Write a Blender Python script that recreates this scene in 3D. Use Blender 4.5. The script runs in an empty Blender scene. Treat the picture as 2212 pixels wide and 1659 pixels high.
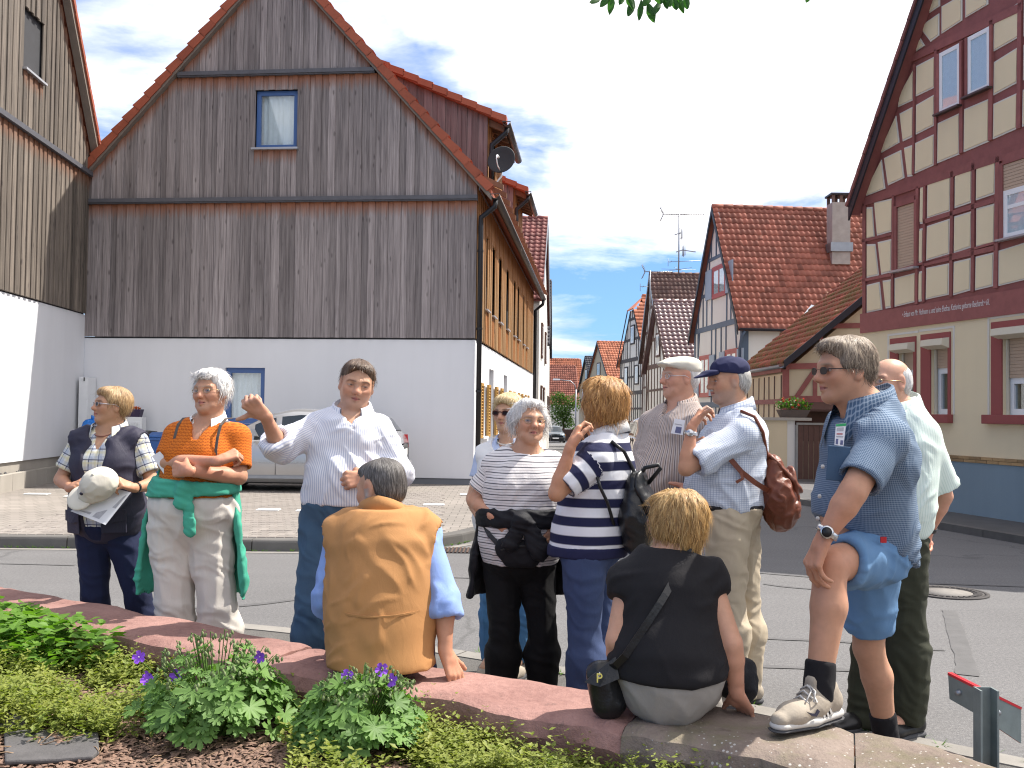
import bpy,math,random
import numpy as np
from mathutils import Vector,Matrix
random.seed(7)
RNG=np.random.default_rng(7)
SC=bpy.context.scene
COL=SC.collection
# ------------------------------------------------------------------ camera
FPX,CX,CY,CAMZ=2150.0,1106.0,829.5,1.5
PITCH,ROLL=math.atan(61.5/FPX),0.0127
cam_d=bpy.data.cameras.new('camera')
cam=bpy.data.objects.new('camera',cam_d)
COL.objects.link(cam)
cam_d.lens=36.0*FPX/2212.0
cam_d.sensor_width=36.0
cam_d.clip_end=2000
cam_d.clip_start=0.05
CAM_R=Matrix.Rotation(math.pi/2+PITCH,3,'X')@Matrix.Rotation(ROLL,3,'Z')
cam.matrix_world=Matrix.Translation((0,0,CAMZ))@CAM_R.to_4x4()
SC.camera=cam
# ------------------------------------------------------------------ light
SUN_DIR=Vector((1.0,0.40,1.576)).normalized()
SUN_EL=math.asin(SUN_DIR.z)
SUN_AZ=math.atan2(SUN_DIR.x,SUN_DIR.y)
sun_d=bpy.data.lights.new('sun','SUN')
sun_d.energy=4.2
sun_d.angle=math.radians(0.5)
sun_d.color=(1.0,0.95,0.87)
sun=bpy.data.objects.new('sun',sun_d)
COL.objects.link(sun)
sun.rotation_euler=SUN_DIR.to_track_quat('Z','Y').to_euler()
sun.location=(20,8,30)
SC.view_settings.view_transform='Standard'
SC.view_settings.look='None'
SC.view_settings.gamma=1.0
SC.view_settings.use_curve_mapping=False
SC.view_settings.exposure=0.95
SC.cycles.max_bounces=6
SC.cycles.diffuse_bounces=3
SC.cycles.glossy_bounces=3
SC.cycles.transparent_max_bounces=8
SC.cycles.use_denoising=True
SC.cycles.denoiser='OPENIMAGEDENOISE'
SC.cycles.denoising_prefilter='ACCURATE'
SC.cycles.sample_clamp_indirect=4.0
SC.cycles.filter_width=1.15
def px_dir(px,py):
 return CAM_R@Vector(((px-CX)/FPX,(CY-py)/FPX,-1.0))
def W(px,py,Y):
 d=px_dir(px,py)
 t=Y/d.y
 return Vector((d.x*t,Y,CAMZ+d.z*t))
def G(px,py,z=0.0):
 d=px_dir(px,py)
 t=(z-CAMZ)/d.z
 return Vector((d.x*t,d.y*t,z))
def ground_z(y):
 return 0.0 if y<25 else-0.017*(y-25)
# ------------------------------------------------------------------ node helpers
class NT:
 def __init__(self,tree):
  self.t=tree
 def n(self,typ,**kw):
  nd=self.t.nodes.new(typ)
  for k,v in kw.items():
   if k=='ins':
    for i,val in v.items():
     self.set(nd.inputs[i],val)
   else:
    setattr(nd,k,v)
  return nd
 def set(self,sock,val):
  if isinstance(val,bpy.types.NodeSocket):
   self.t.links.new(val,sock)
  else:
   if sock.type=='RGBA' and len(val)==3:
    val=(*val,1)
   sock.default_value=val
 def math(self,op,a,b=None,c=None,clamp=False):
  nd=self.t.nodes.new('ShaderNodeMath')
  nd.operation=op
  nd.use_clamp=clamp
  self.set(nd.inputs[0],a)
  if b is not None:
   self.set(nd.inputs[1],b)
  if c is not None:
   self.set(nd.inputs[2],c)
  return nd.outputs[0]
 def ramp(self,fac,stops,interp='LINEAR'):
  nd=self.t.nodes.new('ShaderNodeValToRGB')
  cr=nd.color_ramp
  cr.interpolation=interp
  while len(cr.elements)<len(stops):
   cr.elements.new(0.5)
  for e,(p,c)in zip(cr.elements,stops):
   e.position=p
   e.color=(*c,1)if len(c)==3 else c
  self.set(nd.inputs[0],fac)
  return nd.outputs[0]
 def mix(self,fac,a,b,mode='MIX'):
  nd=self.t.nodes.new('ShaderNodeMix')
  nd.data_type='RGBA'
  nd.blend_type=mode
  nd.clamp_factor=True
  self.set(nd.inputs[0],fac)
  self.set(nd.inputs[6],a)
  self.set(nd.inputs[7],b)
  return nd.outputs[2]
 def noise(self,vec,scale,detail=4,rough=0.55,dist=0.0,col=False):
  nd=self.n('ShaderNodeTexNoise')
  nd.inputs['Scale'].default_value=scale
  nd.inputs['Detail'].default_value=detail
  nd.inputs['Roughness'].default_value=rough
  nd.inputs['Distortion'].default_value=dist
  if vec is not None:
   self.set(nd.inputs['Vector'],vec)
  return nd.outputs['Color' if col else 'Fac']
 def vscale(self,vec,s,loc=(0,0,0)):
  nd=self.n('ShaderNodeMapping')
  nd.inputs['Scale'].default_value=s
  nd.inputs['Location'].default_value=loc
  self.set(nd.inputs['Vector'],vec)
  return nd.outputs[0]
 def sep(self,vec):
  nd=self.n('ShaderNodeSeparateXYZ')
  self.set(nd.inputs[0],vec)
  return nd.outputs
 def comb(self,x=0.0,y=0.0,z=0.0):
  nd=self.n('ShaderNodeCombineXYZ')
  for i,v in enumerate((x,y,z)):
   self.set(nd.inputs[i],v)
  return nd.outputs[0]
 def attr(self,name,out='Vector'):
  nd=self.n('ShaderNodeAttribute',attribute_name=name)
  return nd.outputs[out]
 def objpos(self):
  return self.n('ShaderNodeTexCoord').outputs['Object']
 def pos(self):
  return self.n('ShaderNodeNewGeometry').outputs['Position']
 def rand(self):
  return self.n('ShaderNodeObjectInfo').outputs['Random']
def new_mat(name):
 m=bpy.data.materials.new(name)
 m.use_nodes=True
 t=m.node_tree
 for nd in list(t.nodes):
  if nd.type!='OUTPUT_MATERIAL':
   t.nodes.remove(nd)
 out=t.nodes[0]
 b=t.nodes.new('ShaderNodeBsdfPrincipled')
 t.links.new(b.outputs[0],out.inputs[0])
 return m,NT(t),b
def set_bump(N,b,h,strength=0.3,dist=0.01):
 bp=N.n('ShaderNodeBump')
 bp.inputs['Strength'].default_value=strength
 bp.inputs['Distance'].default_value=dist
 N.set(bp.inputs['Height'],h)
 N.set(b.inputs['Normal'],bp.outputs[0])
MATS={}
def basic(name,col,rough=0.6,metal=0.0,var=0.15,vs=6.0,bump=0.0,bs=60.0,bd=0.004,rnd=0.0,spec=0.4,coat=0.0):
 if name in MATS:
  return MATS[name]
 m,N,b=new_mat(name)
 p=N.pos()
 nz=N.noise(p,vs,5,0.6)
 fac=N.math('MULTIPLY_ADD',nz,2*var,1-var)
 if rnd>0:
  r=N.math('MULTIPLY_ADD',N.rand(),2*rnd,1-rnd)
  fac=N.math('MULTIPLY',fac,r)
 c=N.mix(1.0,(*col,1),N.comb(fac,fac,fac),'MULTIPLY')
 N.set(b.inputs['Base Color'],c)
 b.inputs['Roughness'].default_value=rough
 b.inputs['Metallic'].default_value=metal
 b.inputs['Specular IOR Level'].default_value=spec
 if coat:
  b.inputs['Coat Weight'].default_value=coat
  b.inputs['Coat Roughness'].default_value=0.05
 if bump>0:
  set_bump(N,b,N.noise(p,bs,4,0.6),bump,bd)
 MATS[name]=m
 return m
# ------------------------------------------------------------------ object helpers
ROOTLOC={}
def tag(o,label=None,cat=None,group=None,kind=None):
 if label:
  o['label']=label
 if cat:
  o['category']=cat
 if group:
  o['group']=group
 if kind:
  o['kind']=kind
 return o
def thing(name,loc,label,cat,group=None):
 o=bpy.data.objects.new(name,None)
 o.empty_display_size=0.1
 COL.objects.link(o)
 o.location=loc
 ROOTLOC[o]=Vector(loc)
 return tag(o,label,cat,group)
def root_of(o):
 while o.parent is not None:
  o=o.parent
 return o
def link_mesh(name,me,mat=None,parent=None,loc=None):
 o=bpy.data.objects.new(name,me)
 COL.objects.link(o)
 if mat is not None and not me.materials:
  for m in(mat if isinstance(mat,(list,tuple))else[mat]):
   me.materials.append(m)
 if parent is not None:
  o.parent=parent
 if loc is not None:
  o.location=loc
 return o
class MB:
 def __init__(self,xf=None):
  self.v,self.f,self.mi,self.sm=[],[],[],[]
  self.xf=xf
  self.attrs={}
 def add(self,verts,faces,mi=0,smooth=False,xf=True):
  o=len(self.v)
  if xf and self.xf:
   verts=[self.xf(*p)for p in verts]
  self.v.extend([tuple(p)for p in verts])
  for f in faces:
   self.f.append(tuple(i+o for i in f))
   self.mi.append(mi)
   self.sm.append(smooth)
  return self
 def box(self,x0,x1,y0,y1,z0,z1,mi=0):
  return self.add([(x0,y0,z0),(x1,y0,z0),(x1,y1,z0),(x0,y1,z0),(x0,y0,z1),(x1,y0,z1),(x1,y1,z1),(x0,y1,z1)],
      [(0,3,2,1),(4,5,6,7),(0,1,5,4),(1,2,6,5),(2,3,7,6),(3,0,4,7)],mi)
 def hexa(self,lo,hi,mi=0):
  return self.add(list(lo)+list(hi),[(0,3,2,1),(4,5,6,7),(0,1,5,4),(1,2,6,5),(2,3,7,6),(3,0,4,7)],mi)
 def prism(self,poly,off,mi=0):
  n=len(poly)
  top=[tuple(a+b for a,b in zip(p,off))for p in poly]
  fs=[tuple(range(n-1,-1,-1)),tuple(range(n,2*n))]
  fs+=[(i,(i+1)%n,n+(i+1)%n,n+i)for i in range(n)]
  return self.add(list(poly)+top,fs,mi)
 def bar(self,a,b,w,h,up=(0,0,1),mi=0):
  if self.xf:
   a,b=self.xf(*a),self.xf(*b)
  a,b,up=Vector(a),Vector(b),Vector(up)
  d=(b-a).normalized()
  s=d.cross(up)
  s=s.normalized()if s.length>1e-6 else Vector((1,0,0))
  u=s.cross(d).normalized()
  q=[s*(i*w/2)+u*(j*h/2)for i,j in((-1,-1),(1,-1),(1,1),(-1,1))]
  return self.add([a+k for k in q]+[b+k for k in q],[(0,1,2,3),(7,6,5,4),(0,4,5,1),(1,5,6,2),(2,6,7,3),(3,7,4,0)],mi,xf=False)
 def tube(self,pts,r,seg=8,mi=0,cap=True,smooth=True):
  if self.xf:
   pts=[self.xf(*p)for p in pts]
  pts=[Vector(p)for p in pts]
  rs=r if isinstance(r,(list,tuple))else[r]*len(pts)
  vs,fs=[],[]
  prev=None
  for i,p in enumerate(pts):
   d=(pts[min(i+1,len(pts)-1)]-pts[max(i-1,0)])
   d=d.normalized()if d.length>1e-9 else Vector((0,0,1))
   if prev is None:
    ref=Vector((0,0,1))if abs(d.z)<0.9 else Vector((1,0,0))
    s=d.cross(ref).normalized()
   else:
    s=(prev-d*prev.dot(d)).normalized()
   prev=s
   u=d.cross(s)
   for k in range(seg):
    a=2*math.pi*k/seg
    vs.append(p+(s*math.cos(a)+u*math.sin(a))*rs[i])
  for i in range(len(pts)-1):
   for k in range(seg):
    k2=(k+1)%seg
    fs.append((i*seg+k,i*seg+k2,(i+1)*seg+k2,(i+1)*seg+k))
  self.add(vs,fs,mi,smooth,xf=False)
  if cap:
   o=len(self.v)-len(vs)
   self.f.append(tuple(o+k for k in range(seg-1,-1,-1)))
   self.f.append(tuple(o+(len(pts)-1)*seg+k for k in range(seg)))
   self.mi+=[mi,mi]
   self.sm+=[False,False]
  return self
 def lathe(self,prof,c,axis=(0,0,1),seg=16,mi=0,smooth=True):
  ax=Vector(axis).normalized()
  ref=Vector((1,0,0))if abs(ax.x)<0.9 else Vector((0,1,0))
  s=ax.cross(ref).normalized()
  u=ax.cross(s)
  c=Vector(c)
  vs,fs=[],[]
  for r,h in prof:
   for k in range(seg):
    a=2*math.pi*k/seg
    vs.append(c+ax*h+(s*math.cos(a)+u*math.sin(a))*r)
  for i in range(len(prof)-1):
   for k in range(seg):
    k2=(k+1)%seg
    fs.append((i*seg+k,i*seg+k2,(i+1)*seg+k2,(i+1)*seg+k))
  return self.add(vs,fs,mi,smooth,xf=False)
 def mesh(self,name,origin=(0,0,0)):
  me=bpy.data.meshes.new(name)
  ox,oy,oz=origin
  me.from_pydata([(x-ox,y-oy,z-oz)for x,y,z in self.v],[],self.f)
  me.polygons.foreach_set('material_index',self.mi)
  me.polygons.foreach_set('use_smooth',self.sm)
  for k,vals in self.attrs.items():
   a=me.attributes.new(k,'FLOAT_VECTOR','POINT')
   a.data.foreach_set('vector',np.asarray(vals,dtype=np.float32).ravel())
  me.update()
  return me
 def build(self,name,mat,parent=None,origin=None,label=None,kind=None,bevel=0.0):
  if parent is not None:
   org=ROOTLOC[root_of(parent)]
  else:
   org=Vector(origin)if origin is not None else Vector((0,0,0))
  me=self.mesh(name,org)
  o=link_mesh(name,me,mat,parent)
  if parent is None:
   o.location=org
   ROOTLOC[o]=org
  if bevel>0:
   md=o.modifiers.new('bevel','BEVEL')
   md.width=bevel
   md.segments=2
   md.limit_method='ANGLE'
  if label:
   o['label']=label
  if kind:
   o['kind']=kind
  return o
def frame(o,ux,uy=None):
 o,ux=Vector(o),Vector(ux).normalized()
 uy=Vector((-ux.y,ux.x,0))if uy is None else Vector(uy).normalized()
 return lambda u,v,w:(o.x+u*ux.x+v*uy.x,o.y+u*ux.y+v*uy.y,o.z+u*ux.z+v*uy.z+w)
# ------------------------------------------------------------------ sky
def make_world():
 w=bpy.data.worlds.new('World')
 SC.world=w
 w.use_nodes=True
 t=w.node_tree
 for nd in list(t.nodes):
  t.nodes.remove(nd)
 N=NT(t)
 out=N.n('ShaderNodeOutputWorld')
 bg=N.n('ShaderNodeBackground')
 t.links.new(bg.outputs[0],out.inputs[0])
 sky=N.n('ShaderNodeTexSky')
 sky.sky_type='NISHITA'
 sky.sun_disc=False
 sky.sun_elevation=SUN_EL
 sky.sun_rotation=SUN_AZ
 sky.air_density=1.0
 sky.dust_density=0.6
 sky.ozone_density=2.0
 d=N.n('ShaderNodeTexCoord').outputs['Generated']
 x,y,z=N.sep(d)
 zc=N.math('ADD',N.math('MAXIMUM',z,0.0),0.16)
 pl=N.comb(N.math('DIVIDE',x,zc),N.math('DIVIDE',y,zc),0.0)
 # streaky and heaped cloud on one layer overhead
 n1=N.noise(N.vscale(pl,(0.75,1.0,1),(3.1,1.7,0)),1.25,9,0.60,0.35)
 # wide bank of cloud towards the middle of the view and up over the right-hand houses
 bank=N.math('MULTIPLY_ADD',x,1.25,N.math('MULTIPLY',z,0.55))
 bank=N.math('ADD',bank,N.math('MULTIPLY_ADD',N.noise(d,3.2,6,0.55),0.9,-0.45))
 bank=N.ramp(bank,[(0.04,(0,0,0)),(0.20,(1,1,1))])
 low=N.ramp(z,[(0.155,(1,1,1)),(0.225,(0,0,0))])
 base=N.math('ADD',N.math('MULTIPLY_ADD',low,0.015,N.math('SUBTRACT',n1,0.045)),N.math('MULTIPLY',bank,N.math('MULTIPLY_ADD',low,-0.30,0.30)))
 cov=N.ramp(base,[(0.42,(0,0,0)),(0.53,(0.55,0.55,0.55)),(0.62,(1,1,1))])
 # heaped clouds show a greyer, bluer underside
 n2=N.noise(N.vscale(d,(1.6,1.6,5.5),(0.3,0,0.2)),2.6,7,0.6,0.2)
 shade=N.ramp(n2,[(0.40,(0.30,0.40,0.62)),(0.56,(0.92,0.94,1.0))])
 thick=N.ramp(base,[(0.56,(0.0,0.0,0.0)),(0.74,(1,1,1))])
 ccol=N.mix(thick,shade,(1.0,0.98,1.0,1))
 ccol=N.mix(1.0,ccol,(CLOUD,CLOUD,CLOUD,1),'MULTIPLY')
 blue=N.mix(1.0,sky.outputs[0],(0.25,0.47,0.76,1),'MULTIPLY')
 blue=N.mix(0.14,blue,(4.5,5.0,5.4,1))
 c=N.mix(cov,blue,ccol)
 t.links.new(c,bg.inputs[0])
 bg.inputs[1].default_value=0.12
CLOUD=7.0
make_world()
# ------------------------------------------------------------------ surfaces
def wood_mat(name,dark,light,orange,oamt,olen,vary=0.22):
 m,N,b=new_mat(name)
 x,y,z=N.sep(N.attr('pl'))
 r=N.rand()
 v=N.comb(N.math('MULTIPLY_ADD',x,34.0,N.math('MULTIPLY',r,170.0)),N.math('MULTIPLY',y,1.1),N.math('MULTIPLY',r,40.0))
 g=N.noise(v,1.0,6,0.65,0.4)
 col=N.ramp(g,[(0.25,dark),(0.72,light)])
 k=N.math('MULTIPLY_ADD',r,2*vary,1-vary)
 col=N.mix(1.0,col,N.comb(k,k,k),'MULTIPLY')
 # warm unweathered wood under the ledges
 edge=N.math('MULTIPLY_ADD',N.noise(v,0.7,3),0.9,0.1)
 lim=N.math('MULTIPLY',edge,olen)
 o=N.math('MULTIPLY',N.math('SUBTRACT',1.0,N.math('DIVIDE',y,lim),clamp=True),oamt,clamp=True)
 ocol=N.mix(N.noise(v,1.6,3),(*orange,1),(orange[0]*0.45,orange[1]*0.4,orange[2]*0.4,1))
 col=N.mix(o,col,ocol)
 # knots
 vo=N.n('ShaderNodeTexVoronoi')
 N.set(vo.inputs['Vector'],N.comb(N.math('MULTIPLY_ADD',x,7.0,N.math('MULTIPLY',r,90.0)),N.math('MULTIPLY',y,2.3),0.0))
 vo.inputs['Scale'].default_value=1.0
 kn=N.ramp(vo.outputs['Distance'],[(0.06,(1,1,1)),(0.16,(0,0,0))])
 col=N.mix(N.math('MULTIPLY',kn,0.6),col,(0.05,0.04,0.04,1))
 N.set(b.inputs['Base Color'],col)
 b.inputs['Roughness'].default_value=0.8
 b.inputs['Specular IOR Level'].default_value=0.25
 set_bump(N,b,g,0.5,0.006)
 MATS[name]=m
 return m
GREYWOOD=wood_mat('grey_wood',(0.115,0.100,0.102),(0.375,0.332,0.328),(0.38,0.14,0.06),1.0,0.55,.27)
BROWNWOOD=wood_mat('brown_wood',(0.060,0.052,0.048),(0.235,0.195,0.16),(0.30,0.12,0.055),0.85,0.6,.3)
ORANGEWOOD=wood_mat('orange_wood',(0.20,0.115,0.05),(0.36,0.21,0.10),(0.42,0.15,0.035),0.9,3.0)
def plaster(name,col,streak=0.1,bump=0.25):
 if name in MATS:
  return MATS[name]
 m,N,b=new_mat(name)
 p=N.pos()
 a=N.noise(p,0.7,5,0.6)
 s=N.noise(N.vscale(p,(3.0,3.0,0.25)),1.0,4)
 k=N.math('MULTIPLY_ADD',a,streak,1-streak/2)
 k=N.math('MULTIPLY',k,N.math('MULTIPLY_ADD',s,streak,1-streak/2))
 N.set(b.inputs['Base Color'],N.mix(1.0,(*col,1),N.comb(k,k,k),'MULTIPLY'))
 b.inputs['Roughness'].default_value=0.9
 b.inputs['Specular IOR Level'].default_value=0.2
 set_bump(N,b,N.noise(p,90,3,0.7),bump,0.004)
 MATS[name]=m
 return m
WHITE=plaster('white_plaster',(0.73,0.735,0.76),0.12)
PLINTH=plaster('plinth_plaster',(0.20,0.21,0.23),0.2)
CREAM=plaster('cream_plaster',(0.74,0.62,0.415),0.10,0.6)
CREAM_D=plaster('dull_cream_plaster',(0.58,0.49,0.34),0.2,0.5)
PALE=plaster('pale_plaster',(0.66,0.64,0.60),0.15)
BLUEPL=plaster('blue_plinth',(0.21,0.275,0.32),0.25,0.8)
CONCR=plaster('concrete',(0.36,0.33,0.29),0.35,0.4)
REDBEAM=basic('red_painted_timber',(0.275,0.092,0.082),0.65,var=0.32,vs=7,bump=0.4,bs=40,rnd=0.14)
REDTRIM=plaster('red_trim',(0.30,0.088,0.08),0.15,0.4)
BLUEBEAM=basic('blue_painted_timber',(0.075,0.105,0.155),0.55,var=0.2,vs=8,rnd=0.08)
DARKBEAM=basic('dark_timber',(0.045,0.038,0.040),0.7,var=0.3,vs=8,rnd=0.15)
BROWNBEAM=basic('brown_timber',(0.09,0.045,0.035),0.7,var=0.3,vs=8,rnd=0.15)
FASCIA=basic('dark_fascia',(0.022,0.022,0.030),0.5,var=0.2)
BLUEFRAME=basic('blue_window_frame',(0.06,0.13,0.33),0.4,var=0.05)
WHITEFRAME=basic('white_window_frame',(0.80,0.80,0.80),0.35,var=0.04)
REDFRAME=basic('red_window_frame',(0.36,0.05,0.04),0.45,var=0.1)
BROWNFRAME=basic('brown_window_frame',(0.24,0.10,0.045),0.5,var=0.15)
METAL=basic('dark_metal',(0.035,0.034,0.036),0.38,0.6,var=0.15)
GUTTER=basic('weathered_gutter',(0.10,0.085,0.08),0.42,0.7,var=0.25)
ZINC=basic('grey_zinc',(0.30,0.31,0.33),0.4,0.75,var=0.2)
GALV=basic('galvanised_steel',(0.23,0.27,0.27),0.5,0.55,var=0.35,vs=14,bump=0.1)
WHITEMET=basic('white_metal',(0.74,0.75,0.76),0.35,var=0.05)
CURTAIN=basic('net_curtain',(0.84,0.85,0.88),0.9,var=0.10,vs=14)
OCHRESH=basic('ochre_shutter',(0.42,0.23,0.055),0.55,var=0.15)
GREYSH=basic('grey_shutter',(0.26,0.32,0.40),0.5,var=0.1)
ROLLER=basic('beige_roller_shutter',(0.48,0.35,0.25),0.55,var=0.06)
IVORY=basic('ivory_box',(0.66,0.60,0.47),0.45,var=0.05)
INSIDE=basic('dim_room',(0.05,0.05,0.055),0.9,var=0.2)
SLABSTONE=basic('window_sill_zinc',(0.46,0.47,0.50),0.35,0.5,var=0.08)
def tile_mat(name,col,rough=0.7,moss=0.0,var=0.28,dark=0.3):
 if name in MATS:
  return MATS[name]
 m,N,b=new_mat(name)
 p=N.pos()
 ridx=N.attr('tint')
 tx,ty,tz=N.sep(ridx)
 r=N.math('FRACT',N.math('ADD',tx,N.math('MULTIPLY',N.rand(),7.31)))
 k=N.math('MULTIPLY_ADD',r,2*var,1-var)
 k=N.math('MULTIPLY',k,N.math('MULTIPLY_ADD',N.noise(p,1.3,5,0.65),0.9,0.55))
 c=N.mix(1.0,(*col,1),N.comb(k,k,k),'MULTIPLY')
 sp=N.ramp(N.noise(p,7,5,0.7),[(0.60,(0,0,0)),(0.72,(1,1,1))])
 c=N.mix(N.math('MULTIPLY',sp,dark),c,(0.035,0.03,0.028,1))
 if moss>0:
  mo=N.ramp(N.noise(p,2.2,6,0.7),[(0.62-moss*0.3,(0,0,0)),(0.70-moss*0.25,(1,1,1))])
  mc=N.mix(N.noise(p,11,3),(0.10,0.085,0.018,1),(0.17,0.12,0.03,1))
  c=N.mix(N.math('MULTIPLY',mo,0.85),c,mc)
 N.set(b.inputs['Base Color'],c)
 b.inputs['Roughness'].default_value=rough
 b.inputs['Specular IOR Level'].default_value=0.4
 set_bump(N,b,N.noise(p,30,4),0.25,0.006)
 MATS[name]=m
 return m
TILE_RED=tile_mat('red_roof_tile',(0.30,0.105,0.070))
TILE_VERGE=tile_mat('red_verge_tile',(0.32,0.082,0.042),var=0.15,dark=0.15)
TILE_ORANGE=tile_mat('orange_roof_tile',(0.46,0.16,0.085))
TILE_BROWN=tile_mat('brown_roof_tile',(0.13,0.075,0.062))
TILE_GLAZED=tile_mat('glazed_brown_tile',(0.13,0.05,0.05),rough=0.45,dark=0.1)
TILE_GLAZED.node_tree.nodes['Principled BSDF'].inputs['IOR'].default_value=2.3
TILE_MOSSY=tile_mat('mossy_roof_tile',(0.30,0.085,0.05),moss=0.60)
TILE_DARK=tile_mat('dark_red_roof_tile',(0.20,0.07,0.06))
TILE_SLATE=tile_mat('slate_tile',(0.06,0.06,0.07))
def glass_mat():
 m=bpy.data.materials.new('window_glass')
 m.use_nodes=True
 t=m.node_tree
 for nd in list(t.nodes):
  if nd.type!='OUTPUT_MATERIAL':
   t.nodes.remove(nd)
 N=NT(t)
 tr=N.n('ShaderNodeBsdfTransparent')
 tr.inputs[0].default_value=(0.90,0.94,0.95,1)
 gl=N.n('ShaderNodeBsdfGlossy')
 gl.inputs['Roughness'].default_value=0.02
 fr=N.n('ShaderNodeLayerWeight')
 fr.inputs[0].default_value=.5
 mx=N.n('ShaderNodeMixShader')
 t.links.new(N.math('MULTIPLY_ADD',N.math('POWER',fr.outputs['Facing'],4.0),0.85,0.09),mx.inputs[0])
 t.links.new(tr.outputs[0],mx.inputs[1])
 t.links.new(gl.outputs[0],mx.inputs[2])
 t.links.new(mx.outputs[0],t.nodes[0].inputs[0])
 return m
GLASS=glass_mat()
def asphalt_mat():
 m,N,b=new_mat('asphalt')
 p=N.pos()
 fine=N.math('ADD',N.math('MULTIPLY',N.noise(p,160,3,0.7),.65),N.math('MULTIPLY',N.noise(p,45,3,0.7),.35))
 big=N.noise(p,0.55,5,0.6)
 col=N.ramp(fine,[(0.34,(0.070,0.068,0.070)),(0.52,(0.135,0.131,0.131)),(0.68,(0.25,0.245,0.24))])
 st=N.noise(N.vscale(p,(.35,2.2,1)),1.1,4,.6)
 k=N.math('MULTIPLY_ADD',N.math('ADD',N.math('MULTIPLY',big,.6),N.math('MULTIPLY',st,.4)),0.62,0.70)
 col=N.mix(1.0,col,N.comb(k,k,k),'MULTIPLY')
 # old tar joints and hairline cracks
 dp=N.n('ShaderNodeVectorMath',operation='ADD')
 N.set(dp.inputs[0],p)
 N.set(dp.inputs[1],N.noise(p,0.8,3,col=True))
 vo=N.n('ShaderNodeTexVoronoi',feature='DISTANCE_TO_EDGE')
 N.set(vo.inputs['Vector'],dp.outputs[0])
 vo.inputs['Scale'].default_value=0.33
 cr=N.ramp(vo.outputs['Distance'],[(0.003,(1,1,1)),(0.009,(0,0,0))])
 msk=N.ramp(N.noise(p,0.25,2),[(0.48,(0,0,0)),(0.55,(1,1,1))])
 col=N.mix(N.math('MULTIPLY',N.math('MULTIPLY',cr,msk),0.3),col,(0.03,0.03,0.03,1))
 N.set(b.inputs['Base Color'],col)
 b.inputs['Roughness'].default_value=0.88
 b.inputs['Specular IOR Level'].default_value=0.3
 set_bump(N,b,fine,0.5,0.006)
 return m
ASPHALT=asphalt_mat()
TAR=basic('tar_seam',(0.098,0.095,0.095),0.75,var=0.35,vs=8,bump=0.5,bs=120)
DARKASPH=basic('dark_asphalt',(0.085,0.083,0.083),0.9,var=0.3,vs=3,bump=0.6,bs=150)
CURBST=basic('kerb_stone',(0.115,0.108,0.100),0.85,var=0.3,vs=5,bump=0.5,bs=80,rnd=0.15)
LIGHTKERB=basic('pale_kerb_stone',(0.22,0.205,0.185),0.85,var=0.3,vs=6,bump=0.5,bs=80,rnd=0.12)
PAVER=basic('grey_paver',(0.225,0.20,0.18),0.88,var=0.28,vs=1.6,bump=0.4,bs=120,rnd=0.14)
WHITEPAVER=basic('white_marker_paver',(0.78,0.78,0.76),0.8,var=0.08)
EARTH=basic('earth',(0.10,0.08,0.055),0.95,var=0.3,vs=2,bump=0.6,bs=30)
def paving_mat():
 m,N,b=new_mat('paving')
 p=N.pos()
 x,y,z=N.sep(p)
 br=N.n('ShaderNodeTexBrick')
 N.set(br.inputs['Vector'],p)
 br.inputs['Color1'].default_value=(0.245,0.217,0.193,1)
 br.inputs['Color2'].default_value=(0.205,0.183,0.162,1)
 br.inputs['Mortar'].default_value=(0.10,0.09,0.075,1)
 br.inputs['Scale'].default_value=1.0
 br.inputs['Mortar Size'].default_value=0.006
 br.inputs['Brick Width'].default_value=0.205
 br.inputs['Row Height'].default_value=0.205
 k=N.math('MULTIPLY_ADD',N.noise(p,0.6,5,0.6),0.7,0.66)
 N.set(b.inputs['Base Color'],N.mix(1.0,br.outputs[0],N.comb(k,k,k),'MULTIPLY'))
 b.inputs['Roughness'].default_value=0.9
 set_bump(N,b,N.math('SUBTRACT',1.0,br.outputs['Fac']),0.6,0.006)
 return m
PAVING=paving_mat()
# ------------------------------------------------------------------ builders shared by the houses
def onplane(px,py,o,ux):
 o,ux=Vector(o),Vector(ux).normalized()
 n=Vector((-ux.y,ux.x,0))
 d=px_dir(px,py)
 c=Vector((0,0,CAMZ))
 t=(o-c).dot(n)/d.dot(n)
 p=c+d*t
 return((p-o).dot(ux),p.z-o.z)
def plank_mesh(xf,root,u0,u1,zl0,zl1,zh0,zh1,v0,v1,top=0.0):
 e=0.006
 pts=[]
 for v,i in((v1,0.0),(v0+e,0.0),(v0,e)):
  pts.append([(u0+i,v,zl0+i),(u1-i,v,zl1+i),(u1-i,v,zh1-i),(u0+i,v,zh0-i)])
 vs=[p for ring in pts for p in ring]
 fs=[(8,9,10,11)]
 for r in(0,4):
  for k in range(4):
   k2=(k+1)%4
   fs.append((r+k,r+k2,r+4+k2,r+4+k))
 mb=MB(xf)
 mb.add(vs,fs)
 zt=[zh0,zh1,zh1,zh0]
 mb.attrs['pl']=[(p[0]-u0,max(0.0,(zh0 if abs(p[0]-u0)<abs(p[0]-u1)else zh1)-p[2])+top,zh0-zl0)for p in vs]
 return mb.mesh('plank',ROOTLOC[root])
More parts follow.
